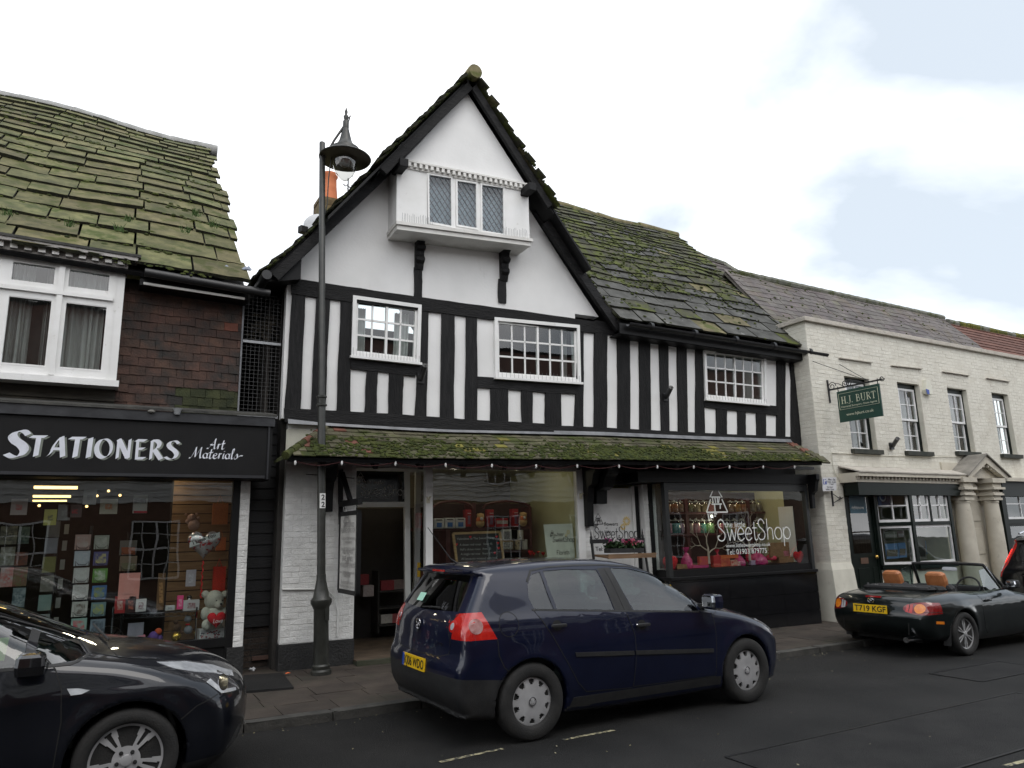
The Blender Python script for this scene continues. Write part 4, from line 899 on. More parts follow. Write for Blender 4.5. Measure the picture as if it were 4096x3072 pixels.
for z in (3.34,4.36): MB().box(((xa0+xb0)/2,10.04,z),(xb0-xa0,.035,.035)).build('angle_bar',flat('galvanised_bar',(.33,.34,.35),.4,metal=.5) if z < 4 else MATS['galvanised_bar'],MS)
NS = MB();rn = random.Random(2)
for i in range(40): a = Vector((rn.uniform(1.55,1.9),rn.uniform(10.1,10.2),rn.uniform(4.45,4.8)));NS.tube([a,a+Vector((rn.uniform(.05,.3),rn.uniform(-.03,.03),rn.uniform(-.12,.08)))],.0025,4)
tag(NS.build('nest',flat('dry_twig',(.10,.085,.06),.9)),'tangle of dry nest twigs caught behind the wire mesh','nest')
for i in range(4): MB().box((1.98+.03*i,10.5+.4*i,4.0),(.05,.06,2.4)).build('post',pm('grey_post%d' % i,(.05,.045,.04),(.10,.09,.08),scale=5,rough=.85,stretch=(5,5,.5)),GAP)
# ================================================================ the sweet shop's ground floor under its tiled canopy
def zf(x,y): return 2200+.52*x,1800+.52*y
def zg(x,y): return 1680+.3029*x,1870+.3029*y
def zh(x,y): return 1350+.482*x,1850+.482*y
def zk(x,y): return 2620+.3074*x,1920+.3074*y
def zj(x,y): return 2340+.1627*x,2050+.1627*y
def z6(x,y): return 2250+.226*x,1700+.226*y
TU = T.u;TN = T.n
tops = [T(*p,.02) for p in ((1306,1711),(1750,1735),(2400,1748),(2800,1764),(3162,1775))]
eav = [T(*p,.8) for p in ((1141,1826),(1660,1838),(2400,1843),(2720,1847),(3313,1847))]
def onl(pts,x):
    for a,b in zip(pts,pts[1:]):
        if x <= b.x or b is pts[-1]: return a.lerp(b,(x-a.x)/(b.x-a.x))
CV = 1.0
def SCN(x,v): return onl(eav,x).lerp(onl(tops,x),v/CV)
m_ct = pm('canopy_tile',(.060,.055,.032),(.125,.115,.07),scale=5,rough=.85,bump=.35,bscale=40,wpos=True,rnd=.22,c3=(.05,.062,.012),s3=3.0,a3=(.5,.62))
m_cr = pm('canopy_tile_red',(.12,.048,.032),(.18,.07,.046),scale=5,rough=.8,bump=.25,wpos=True,rnd=.2)
m_cm = pm('canopy_tile_moss',(.026,.034,.007),(.065,.072,.014),scale=7,rough=1,bump=.8,bscale=80,wpos=True,rnd=.2)
m_cyl = pm('canopy_tile_lichen',(.13,.12,.025),(.2,.18,.04),scale=7,rough=.95,bump=.4,wpos=True,rnd=.2)
cvv = [slate_meshes('roof_tile',m,5,.05,70+i,2,.01) for i,m in enumerate((m_ct,m_cr,m_cm,m_cyl))]
CAN = thing('canopy','','',(0,0,0));bpy.data.objects.remove(CAN)
canopy = MB();n_ = 24
for i in range(n_):
    xa,xb = lerp(2.0,11.4,i/n_),lerp(2.0,11.4,(i+1)/n_);xt = max(xa,2.6),max(xb,2.6)
    canopy.prism([SCN(xa,.03)+Vector((0,0,-.02)),SCN(xb,.03)+Vector((0,0,-.02)),onl(tops,xt[1])+Vector((0,0,-.02)),onl(tops,xt[0])+Vector((0,0,-.021))],(0,.02,-.05))
canopy = canopy.build('canopy_roof',m_black,HOUSE)
def pkc(o,r):
    v = (o.z-2.7)/.55;k = r.random()
    m = math.sin((o.x-5.2)*.62) if 5.0 < o.x < 9.4 else 0
    if o.x < 4.6:
        if k < .06+.08*(v > .55): return cvv[1]
        if .25 < v < .62 and k < .55 or v < .25 and k < .4 and o.x < 4: return cvv[2]
    if m > .2 and v < .62 and k < m*1.0: return cvv[2]
    if v < .3 and k < .3: return cvv[2]
    if .25 < v < .75 and k > .86 and o.x > 4: return cvv[3]
    return cvv[0]
lay(canopy,'roof_tile',SCN,[0,.135,.275,.415,.56,.70,.845,.985],lambda v: (lerp(2.02,2.68,v/CV),lerp(11.47,11.50,v/CV)+.02*math.sin(v*40)),(.168,.172,1),1.45,.013,cvv[0],300,seed=81,gap=.003,jit=.004,stuff='upper_tiles',pick=pkc)
# hip at the left end: its small slope and bonnet tiles
tl,el = tops[0],eav[0];back = T.p(el.x+.02,el.z+.02,.05)
MB().prism([el+Vector((0,0,.02)),tl+Vector((0,0,.02)),back],(0,.0,-.04)).build('hip_slope',m_cm,canopy)
for i in range(7):
    p = el.lerp(tl,i/7);q = el.lerp(tl,(i+1.35)/7);MB().lathe([(.055,0),(.05,.1),(.04,.22)],p+Vector((0,0,.012)),q-p,10).build('bonnet_tile',m_cr if i in (3,5) else m_cm if i < 3 else m_ct,canopy,smooth=40)
for i,v in enumerate((.02,.16,.30,.44,.58,.72,.86)):   # verge tiles at the right end
    p = SCN(11.42,v)+Vector((.0,0,.035));MB().box(p+Vector((.03,.03,.0)),(.2,.2,.028),Matrix.Rotation(.75,3,'X')).build('verge_tile',m_cr if i in (3,5,6) else m_ct,canopy)
# lead flashing at the top
fl = MB()
for i in range(n_):
    xa,xb = lerp(2.14,11.5,i/n_),lerp(2.14,11.5,(i+1)/n_)
    fl.prism([onl(tops,max(xa,2.6))*1+Vector((xa-max(xa,2.6),0,.13)),onl(tops,max(xb,2.6))+Vector((xb-max(xb,2.6),0,.13)),onl(tops,max(xb,2.6))+Vector((xb-max(xb,2.6),-.03,.02))+TN*.04,onl(tops,max(xa,2.6))+Vector((xa-max(xa,2.6),-.03,.02))+TN*.04],(0,.015,0))
fl.build('lead_flashing',m_lead,canopy)
rm = random.Random(91);pts = [];nC = Vector((0,-.55,.83)).normalized()
for i in range(4200):
    x = rm.uniform(2.3,11.3);v = rm.betavariate(1.1,1.9)*.95;d = .16
    if 5.0 < x < 9.3: d = .95*max(0,math.sin((x-5.0)*.72))*(1 if v < .62 else .12)
    if x < 4.4: d = .5 if .1 < v < .65 else .1
    if v < .22: d = max(d,.4)
    if x > 9.3: d = .6*(v < .35)
    if rm.random() < d: pts.append((SCN(x,v)+nC*.03,nC))
clumps('moss',m_moss,canopy,pts,(.012,.032),seed=12)
# rafter ends, soffit, white wall head
for i in range(13):
    x = 2.5+i*.62
    if x < 11.3: p = SCN(x,.05)+Vector((0,.02,-.085));MB().box(p+Vector((0,.25,.14)),(.06,.62,.085),Matrix.Rotation(.58,3,'X')).build('rafter_end',m_black,canopy)
def gwall(name,px,mat,off=0,t=.12,parent=None,bevel=0): return MB().prism([T(*p,off) for p in px],IN*t).build(name,mat,parent or HOUSE,bevel=bevel)
def gbox(name,x0,x1,z0,z1,mat,off=0,t=.12,parent=None,bevel=0): return MB().prism([T.p(x0,z0,off),T.p(x1,z0,off),T.p(x1,z1,off),T.p(x0,z1,off)],IN*t).build(name,mat,parent or HOUSE,bevel=bevel)
m_ivory = pm('ivory_paint',(.56,.55,.47),(.66,.65,.56),scale=3,rough=.8,bump=.2)
X0 = 2.16;Xd0 = T(1417,2200).x;Xp0,Xp1 = T(1700,2100).x,T(1728,2100).x;Xw0,Xw1 = Xp1,T(2307,2050).x;Xp2 = T(2334,2050).x
zhd = T(1900,1877).z                                   # window head
gbox('wall_head',X0,Xp2,zhd,3.25,m_plaster,-.002,.12)
gbox('wall_head',Xp2,11.6,2.55,3.25,m_black,-.002,.12)
gbox('wall_return',2.14,2.62,2.75,3.16,m_ivory,.004,.02)
# white painted brick to the left of the door, on a black plinth
zpl = T(1300,2560).z
bwl = gbox('brick_wall',X0,Xd0,0,zhd+.02,m_wmort,0,.2)
brickwork(bwl,lambda x,z: T.p(x,z),X0,Xd0,zpl,2.62,WBR,TU,TN,seed=7,limit=300)
gbox('plinth',X0-.02,Xd0+.01,0,zpl-.01,m_bbrick,.05,.2)
# shop door recess: transom light with the sign, posts, side light
D = Front(2.1,9.84+.6,-.042)
def dq(*p): return [D(*zh(*q)) for q in p]
def dbox(name,px,mat,t=.06,parent=None,off=0): return MB().prism([D(*zh(*q),off) for q in px],IN*t).build(name,mat,parent or HOUSE)
MB().prism([T.p(Xd0+.01,0,0),T.p(Xd0+.01,0,-.62),T.p(Xd0+.01,zhd+.1,-.62),T.p(Xd0+.01,zhd+.1,0)],Vector((-.06,0,0))).build('door_reveal',m_white,HOUSE)
m_tglass = flat('dark_sign_glass',(.008,.008,.009),.08)
tr = dbox('transom_sign',((120,60),(556,60),(558,327),(120,330)),m_tglass)
dbox('transom_bar',((110,329),(600,326),(600,368),(110,372)),m_white,off=.02);dbox('door_post',((556,40),(600,40),(612,1640),(566,1640)),m_white,off=.022)
gbox('door_soffit',Xd0,Xp1,zhd-.0,zhd+.03,m_plaster,-.0,.7)
def logo(mb,x,y,s,w=.045):                          # the little house drawn on the shop's signs
    def ln(*p): 
        letter_mesh('a',{'a': (1,['L',[(a,b) for a,b in p]])},w,None,mb=mb,o=(x,y),sc=s)
    ln((.22,.55),(.52,1.0),(.82,.55));ln((.0,.0),(.24,.48));ln((.80,.48),(1.04,.0));ln((.0,.0),(1.04,.0));ln((.28,.56),(.74,.56));ln((.34,.56),(.36,.34));ln((.46,.56),(.48,.34));ln((.58,.56),(.58,.34));ln((.68,.56),(.62,.34))
    ln((.28,.30),(.78,.30));ln((.42,.30),(.42,.02));ln((.70,.30),(.68,.12))
    for i in range(3): ln((.06+i*.1,-.04),(.1+i*.1,-.32+.05*i))
    ln((.36,-.06),(.5,-.06));ln((.36,-.14),(.44,-.14))
def shop_sign(O,ux,uz,s,mat,parent,name='lettering',words=True,nib=.075):
    """the shop's sign artwork: unit width about 4.6"""
    mb = MB();logo(mb,0,1.30,.95,.06)
    m2 = letter_mesh('SweetShop',THN,nib,None,.02,sc=.98,o=(.55,.0));mb.add(m2.v,m2.f)
    o = put_mesh(name,mb.mesh(name),mat,parent,Vector(O)+Vector(ux).cross(Vector(uz)).normalized()*.004,ux,uz,s)
    if words: typeset('the little',name,mat,parent,Vector(O)+Vector(ux)*(.92*s)+Vector(uz)*(1.10*s),ux,uz,h=.40*s)
    return o
m_dimlet = flat('grey_sign_letters',(.32,.31,.30),.6)
o = D(*zh(148,272));s = (D(*zh(510,272))-o).length/4.5;shop_sign(o,TU,UZ,s,m_dimlet,tr);typeset('www.littlesweetshop.co.uk','lettering',m_dimlet,tr,D(*zh(222,296)),TU,UZ,w=s*3.0)
rx = Xp0+.02;sgl = MB().prism([T.p(rx,.5,-.02),T.p(rx,.5,-.6),T.p(rx,zhd,-.6),T.p(rx,zhd,-.02)],(.006,0,0)).build('side_light',m_glass,HOUSE)
MB().prism([T.p(rx-.02,0,-.05),T.p(rx-.02,0,-.58),T.p(rx-.02,.5,-.58),T.p(rx-.02,.5,-.05)],(.04,0,0)).build('side_light_panel',m_white,HOUSE)
for i,(zz,hh,ww,mt) in enumerate(((1.02,.20,.10,flat('warning_yellow',(.75,.48,.03),.5)),(.86,.12,.10,flat('notice_white',(.6,.6,.58),.6)),(.66,.16,.11,MATS['notice_white']))):
    c = T.p(rx-.006,zz+.12,-.30);MB().prism([c+IN*-ww/2,c+IN*ww/2,c+IN*ww/2+UZ*hh,c+IN*-ww/2+UZ*hh],(-.003,0,0)).build('notice',mt,sgl)
st = MB();a = atG(1420,2650,PH);st.prism([T.p(Xd0,.0,.25),T.p(Xp1+.2,.0,.25),T.p(Xp1+.2,.16,.25),T.p(Xd0,.16,.25)],IN*.85);st.build('door_step',pm('mossy_step',(.03,.035,.018),(.06,.06,.04),scale=4,rough=.9,bump=.4),HOUSE)
MB().prism([T.p(Xd0,.163,.2),T.p(Xp1+.3,.163,.2),T.p(Xp1+.3,.163,-2.6),T.p(Xd0,.163,-2.6)],(0,0,-.02)).build('shop_floor',pm('brown_mat',(.05,.035,.022),(.09,.062,.04),scale=5,rough=.9),HOUSE)
# display window
pw_ = MB()
for (a,b) in ((Xp0,Xp1),(Xw1,Xp2)): pw_.prism([T.p(a,.45,.03),T.p(b,.45,.03),T.p(b,zhd,.03),T.p(a,zhd,.03)],IN*.09)
pw_.prism([T.p(Xp0,zhd-.001,.028),T.p(Xp2,zhd-.001,.028),T.p(Xp2,zhd+.05,.028),T.p(Xp0,zhd+.05,.028)],IN*.08);pw_.prism([T.p(Xp0,.40,.05),T.p(Xp2,.40,.05),T.p(Xp2,.46,.05),T.p(Xp0,.46,.05)],IN*.12)
swf = pw_.build('display_window_frame',m_white,HOUSE)
MB().prism([T.p(Xw0,.46),T.p(Xw1,.46),T.p(Xw1,zhd),T.p(Xw0,zhd)],IN*.006).build('display_window_glass',m_glass,swf)
gbox('stall_riser',Xp0,Xp2,0,.40,m_plaster,0,.1)
for px in (1712,2322):                                 # little wall fittings on the posts
    c = T(px,2000 if px < 2000 else 1985,.03);f_ = MB().box(c+TN*.01,(.05,.012,.09)).build('window_bracket',flat('cream_plastic',(.6,.57,.45),.5) if px < 2000 else MATS['cream_plastic'],swf);MB().tube([c+TN*.015,c+TN*.06+Vector((.015,0,.05))],.012,8).build('bracket_peg',MATS['cream_plastic'],f_)
# the door with the florist's board, its jambs and pier
xj0,xj1 = Xp2,T(2374,2200).x
jb = gbox('brick_wall',xj0,xj1,0,2.55,m_wmort,0,.16);brickwork(jb,lambda x,z: T.p(x,z),xj0,xj1,.1,2.5,WBR,TU,TN,seed=8)
E_ = Front(2.1,9.84+.15,-.042);xd1 = E_(*zf(640,700)).x
door = MB().prism([E_.p(xj1,.12),E_.p(xd1,.12),E_.p(xd1,2.42),E_.p(xj1,2.42)],IN*.05).build('shop_door',m_white,HOUSE)
for i in range(3):
    a,b = E_(*zf(380+105*i,372)),E_(*zf(470+105*i,372));z0_ = E_(*zf(400,440)).z
    MB().prism([E_.p(a.x,a.z,.008),E_.p(b.x,a.z,.008),E_.p(b.x,z0_,.008),E_.p(a.x,z0_,.008)],IN*.01).build('door_panel',m_white,door,bevel=.004)
MB().prism([E_.p(xd1,.1,.03),E_.p(xd1+.06,.1,.03),E_.p(xd1+.06,2.45,.03),E_.p(xd1,2.45,.03)],IN*.08).build('door_jamb',m_white,HOUSE);MB().prism([E_.p(xd1+.06,.1,.04),E_.p(xd1+.13,.1,.04),E_.p(xd1+.13,2.45,.04),E_.p(xd1+.06,2.45,.04)],IN*.08).build('door_post',m_black,HOUSE)
gwall('door_head',[zf(270,240),zf(830,240),zf(830,262),zf(270,268)],m_black,.02,.2)
brd = MB().prism([E_(*zf(*q),.03) for q in ((332,425),(620,423),(622,880),(340,880))],IN*.012).build('florist_board',flat('board_white',(.66,.66,.65),.5),HOUSE)
m_ink = flat('sign_black',(.012,.012,.014),.5);m_yel = flat('daisy_yellow',(.75,.50,.03),.5)
def eo(x,y,off=.032): return E_(*zf(x,y),off)
mb = MB();logo(mb,0,1.30,.95,.06);m2 = letter_mesh('SweetShop',THN,.075,None,.02,sc=.98,o=(.0,.0));mb.add(m2.v,m2.f)
o = eo(342,684);s = (eo(622,684)-o).length/4.0;put_mesh('lettering',mb.mesh('lettering'),m_ink,brd,o+TN*.004,TU,UZ,s)
typeset('flowers','lettering',m_ink,brd,eo(416,584),TU,UZ,w=(eo(522,584)-eo(416,584)).length);typeset('at','lettering',m_ink,brd,eo(428,607),TU,UZ,h=.035);typeset('the little','lettering',m_ink,brd,eo(372,640),TU,UZ,w=(eo(468,640)-eo(372,640)).length);typeset('Tel: 019','lettering',m_ink,brd,eo(350,778),TU,UZ,h=.07)
def daisy(c,r,n,u,w,nn):
    mb = MB()
    for i in range(n):
        a = 2*math.pi*i/n;d = u*math.cos(a)+w*math.sin(a);e = -u*math.sin(a)+w*math.cos(a)
        mb.add([c+d*r*.25+nn*i*2e-5,c+d*r*.7+e*r*.11+nn*i*2e-5,c+d*r+nn*i*2e-5,c+d*r*.7-e*r*.11+nn*i*2e-5],[(3,2,1,0)])
    return mb
daisy(eo(588,547)+TN*.004,.085,12,TU,UZ,TN).build('daisy_print',m_yel,brd,fix=False);daisy(eo(561,592)+TN*.004,.058,12,TU,UZ,TN).build('daisy_print',m_yel,brd,fix=False)
xp3,xp4 = T(2582,2100).x,T(2628,2100).x
pr = gbox('pier',xp3,xp4,0,2.5,m_wmort,0,.3);brickwork(pr,lambda x,z: T.p(x,z),xp3,xp4,.1,2.48,WBR,TU,TN,seed=9)
MB().prism([T.p(xp3-.002,0,0),T.p(xp3-.002,0,-.3),T.p(xp3-.002,2.5,-.3),T.p(xp3-.002,2.5,0)],(-.006,0,0)).build('pier_side',m_plaster,HOUSE)
# brackets carrying the canopy
def bracket(c,w,drop,proj,name='canopy_bracket'):
    pts = [(0,0),(proj,0),(proj,-.10),(proj*.86,-.14),(proj*.7,-.30),(proj*.45,-.34),(proj*.34,-drop*.6),(proj*.30,-drop),(0,-drop)]
    MB().prism([c+TN*o-TU*(w/2)+UZ*z for o,z in pts],TU*w).build(name,m_black,HOUSE,bevel=.006)
bracket(T.p(2.68,2.78),.15,.72,.42);bracket(T.p(xj0+.05,2.75),.12,.95,.40)
gbox('bracket_board',xj0-.01,xj0+.13,1.98,2.75,m_black,.03,.05)
bracket(T.p(xj0+.26,2.7,.0),.20,.55,.5)
# the bay window of black joinery
BF = Front(2.1,9.84-.35,-.042)
xb0 = (BF(*zk(150,600)).x+BF(*zk(175,900)).x)/2;xb1 = BF(*zk(2030,700)).x
zgl,zgr = BF(*zk(230,1195)).z,BF(*zk(2060,1058)).z;zg0 = (zgl+zgr)/2;zh0 = BF(*zk(1000,140)).z;zs0 = BF(*zk(1100,1215)).z
def fbox(name,x0,x1,z0,z1,mat,off=0,t=.08,parent=None,bevel=0): return MB().prism([BF.p(x0,z0,off),BF.p(x1,z0,off),BF.p(x1,z1,off),BF.p(x0,z1,off)],IN*t).build(name,mat,parent or HOUSE,bevel=bevel)
m_dgrey = flat('dark_grey_paint',(.022,.024,.025),.35)
bay = fbox('bay_fascia',xb0-.55,xb1+.08,zh0+.13,2.66,m_black,.04,.4)
fbox('bay_head',xb0,xb1,zh0,zh0+.128,m_dgrey,0,.08,bay);fbox('head_bead',xb0,xb1,zh0+.10,zh0+.115,MATS['grey_black_paint'],.012,.02,bay)
for a,b in ((xb0-.01,xb0+.065),(xb1-.06,xb1+.01)): fbox('bay_post',a,b,zs0,zh0+.12,m_dgrey,.01,.09,bay)
fbox('window_board',xb0,xb1,zs0,zg0,m_black,-.01,.35,bay);fbox('bay_sill',xb0-.02,xb1+.03,zs0-.05,zs0-.002,m_black,.05,.3,bay,.006)
fbox('bay_glass',xb0+.065,xb1-.06,zg0,zh0,m_glass,-.03,.006,bay)
zz = -.05;k = 0
while zz < zs0-.08:                                     # black tiled riser
    x = xb0-.02
    while x < xb1: w = min(.62,xb1+.02-x);MB().prism([BF.p(x+.002,zz,.02),BF.p(x+w-.002,zz,.02),BF.p(x+w-.002,min(zz+.305,zs0-.052),.02),BF.p(x+.002,min(zz+.305,zs0-.052),.02)],IN*.03).build('riser_tile',flat('gloss_black_tile',(.008,.008,.009),.16) if 'gloss_black_tile' not in MATS else MATS['gloss_black_tile'],bay);x += .62
    zz += .31
fbox('riser_back',xb0,xb1,-.1,zs0-.06,m_black,.0,.3,bay)
MB().prism([BF.p(xb0,zg0,-.03),T.p(xb0,zg0,0),T.p(xb0,zh0+.1,0),BF.p(xb0,zh0+.1,-.03)],(.006,0,0)).build('side_glass',m_glass,bay)
MB().prism([BF.p(xb0,-.1,-.03),T.p(xb0,-.1,0),T.p(xb0,zg0,0),BF.p(xb0,zg0,-.03)],(.03,0,0)).build('bay_side',m_black,bay)
for x in (xb0,): MB().prism([T.p(x-.06,0,.02),T.p(x+.02,0,.02),T.p(x+.02,2.6,.02),T.p(x-.06,2.6,.02)],IN*.08).build('bay_post',m_black,bay)
MB().prism([BF.p(xb1,-.1,-.01),T.p(xb1,-.1,-.2),T.p(xb1,2.5,-.2),BF.p(xb1,2.5,-.01)],(.02,0,0)).build('bay_side',m_black,bay)
gbox('black_return',xb1+.02,11.62,-.1,2.6,m_black,0,.1);
bracket(BF.p(xb1+.08,2.66,.0),.08,.62,.22)
MB().bar(BF.p(9.9,zh0+.42,.06),BF.p(xb1+.18,zh0+.42,.06),.04,.05).build('awning_bar',m_iron,bay)
m_wlet = flat('window_letters',(.72,.74,.72),.6)
def bo(x,y,off=-.024): return BF(*zk(x,y),off)
lgo = bay
o = bo(700,795);o2 = bo(1600,795);mb = MB();logo(mb,0,1.38,1.30,.05);m2 = letter_mesh('SweetShop',THN,.052,None,.02,sc=.98,o=(.58,.0));mb.add(m2.v,m2.f)
o.z = bo(850,795).z;s = (bo(1598,795)-bo(700,795)).length/4.55;put_mesh('window_lettering',mb.mesh('lettering'),m_wlet,bay,o,TU,UZ,s)
typeset('the little','window_lettering',m_wlet,bay,bo(905,618),TU,UZ,w=(bo(1160,632)-bo(890,632)).length);typeset('www.littlesweetshop.co.uk','window_lettering',m_wlet,bay,bo(922,880),TU,UZ,w=(bo(1500,846)-bo(922,880)).length);typeset('Tel: 01903 879775','window_lettering',m_wlet,bay,bo(930,972),TU,UZ,w=(bo(1455,938)-bo(930,972)).length)
# inside
m_cream = pm('cream_wall',(.50,.49,.30),(.58,.57,.36),scale=2,rough=.85);m_maroon = flat('maroon_shelf',(.06,.014,.016),.45);m_grn = pm('pale_green_wall',(.46,.47,.27),(.52,.53,.32),scale=2,rough=.85);m_taupe = flat('taupe_wall',(.16,.14,.10),.9)
MB().box((5.4,12.2,1.5),(6.6,.08,3)).build('shop_rear_wall',m_taupe,HOUSE);MB().box((10.3,11.6,1.5),(3.6,.08,3)).build('shop_rear_wall',flat('grey_brown_wall',(.07,.06,.05),.9),HOUSE)
gbox('shop_ceiling',2.3,11.6,2.78,2.82,flat('shop_ceiling',(.5,.48,.42),.9),-.12,2.6);gbox('shop_floor',2.3,11.6,.05,.08,m_dark,-.1,2.8)
MB().prism([T.p(Xw1+.05,0,-.15),T.p(Xw1+.05,0,-2.4),T.p(Xw1+.05,2.8,-2.4),T.p(Xw1+.05,2.8,-.15)],(.05,0,0)).build('shop_partition',m_grn,HOUSE)
MB().prism([T.p(8.05,0,-.2),T.p(8.05,0,-2),T.p(8.05,2.8,-2),T.p(8.05,2.8,-.2)],(.05,0,0)).build('shop_partition',m_cream,HOUSE)
MB().prism([T.p(11.5,0,-.1),T.p(11.5,0,-2),T.p(11.5,2.8,-2),T.p(11.5,2.8,-.1)],(.05,0,0)).build('shop_partition',m_cream,HOUSE)
MB().prism([T.p(11.42,0,-.0),T.p(11.42,0,-.35),T.p(11.42,2.1,-.35),T.p(11.42,2.1,-.0)],(.05,0,0)).build('white_column',m_plaster,HOUSE)
fbox('display_shelf',xb0,xb1,zg0-.04,zg0,m_dark,-.06,.75,bay)
gbox('display_base',Xw0,Xw1,.42,.50,m_dark,-.02,.8)
# ================================================================ the white painted brick house, right
def zw(x,y): return 3000+.4955*x,900+.4955*y
def zv(x,y): return 3150+.4277*x,1450+.4277*y
def zu(x,y): return 3150+.452*x,1950+.452*y
WB = Front(11.83,9.05,0);WH = thing('white_brick_house','cream painted brick house with slate roof, sash windows and estate agents shopfront','house',(16,9.1,0))
m_cb = pm('cream_painted_brick',(.64,.615,.54),(.73,.71,.63),scale=5,rough=.8,bump=.35,bscale=40,wpos=True,rnd=.035,c3=(.50,.45,.37),s3=1.3,a3=(.58,.8))
m_cj = flat('cream_joint',(.58,.555,.48),.85);m_cp = pm('cream_plaster',(.58,.56,.48),(.68,.66,.57),scale=3,rough=.8,bump=.2,wpos=True,c3=(.38,.35,.28),s3=4,a3=(.6,.8))
m_stone = pm('stone_coping',(.40,.37,.32),(.55,.51,.45),scale=5,rough=.85,bump=.3,c3=(.25,.24,.2),s3=5,a3=(.55,.75))
m_dg = flat('dark_green_paint',(.005,.009,.007),.4,spec=.2);m_sash = flat('sash_white',(.72,.72,.72),.4)
ztop = WB(*zw(450,780)).z;XE = 21.6
wins = []
for (tl,tr_,sl) in (((520,118),(755,150),(590,803)),((1015,175),(1222,190),(1072,822)),((1483,227),(1665,240),(1535,824)),((1900,275),(2055,293),(1950,850))):
    a,b,c = WB(*zv(*tl)),WB(*zv(*tr_)),WB(*zv(*sl));wins.append((a.x+.02,b.x+.02,c.z,a.z-.01))
zsh = WB(*zv(900,1040)).z                              # top of the shopfront
xs0 = WB(*zv(515,1150)).x;xs1 = WB(*zv(1530,1150)).x
pcl = WB(*zv(1590,1250)).x;pcr = WB(*zv(1990,1250)).x
holes = [(a,b,z0,z1) for a,b,z0,z1 in wins]+[(xs0,xs1,-.2,zsh-.02),(xs1+.1,30,-.2,zsh-.1)]
fr = MB()
cols_ = sorted({11.83,XE,*[v for h in holes for v in h[:2] if v < XE]})
rows_ = sorted({-.15,ztop,*[v for h in holes for v in h[2:]]})
for i in range(len(cols_)-1):
    run = None
    for j in range(len(rows_)-1):
        cx,cz = (cols_[i]+cols_[i+1])/2,(rows_[j]+rows_[j+1])/2
        solid = not any(h[0] < cx < h[1] and h[2] < cz < h[3] for h in holes)
        if solid: fr.prism([WB.p(cols_[i],rows_[j]),WB.p(cols_[i+1],rows_[j]),WB.p(cols_[i+1],rows_[j+1]),WB.p(cols_[i],rows_[j+1])],(0,.22,0))
wall = fr.build('front_wall',m_cj,WH)
CBR = [brick_mesh('brick',m_cb,40+i) for i in range(4)]
brickwork(wall,lambda x,z: WB.p(x,z),11.83,XE,.3,ztop,CBR,UX,NY,prd=.002,seed=60,holes=holes,limit=300,j=.010)
ret = MB().prism([(11.83,9.272,-.2),(11.83,12.5,-.2),(11.83,12.5,ztop),(11.83,9.272,ztop)],(.2,0,0)).build('side_wall',m_cp,WH)
brickwork(ret,lambda x,z: Vector((11.83,x,z)),9.055,11.0,.3,ztop,CBR,Vector((0,1,0)),Vector((-1,0,0)),prd=.003,seed=61,limit=150)
# battered corner plinth
c0 = 11.83;pl = MB();zt_ = 1.05
def ring(e,z): return [Vector((c0-.02-e*.6,9.04-e,z)),Vector((xs0-.02+e*.2,9.04-e,z)),Vector((xs0-.02+e*.2,9.3,z)),Vector((c0-.02-e*.6,9.6,z))]
rs = [ring(.0,zt_),ring(.035,zt_-.12),ring(.06,zt_-.4),ring(.11,.1),ring(.12,-.15)];vs = [v for r in rs for v in r]
pl.add(vs,[(3,2,1,0)]+[(4*i+k,4*i+(k+1) % 4,4*i+4+(k+1) % 4,4*i+4+k) for i in range(4) for k in range(4)]);pl.build('corner_plinth',m_cp,WH)
# coping
cp_ = MB();cp_.prism([(11.76,8.98,ztop),(XE,8.98,ztop),(XE,8.98,ztop+.09),(11.76,8.98,ztop+.09)],(0,.36,0));cp_.prism([(11.76,9.341,ztop),(12.08,9.341,ztop),(12.08,9.341,ztop+.09),(11.76,9.341,ztop+.09)],(0,2.2,0));cp_.build('parapet_coping',m_stone,WH,bevel=.012)
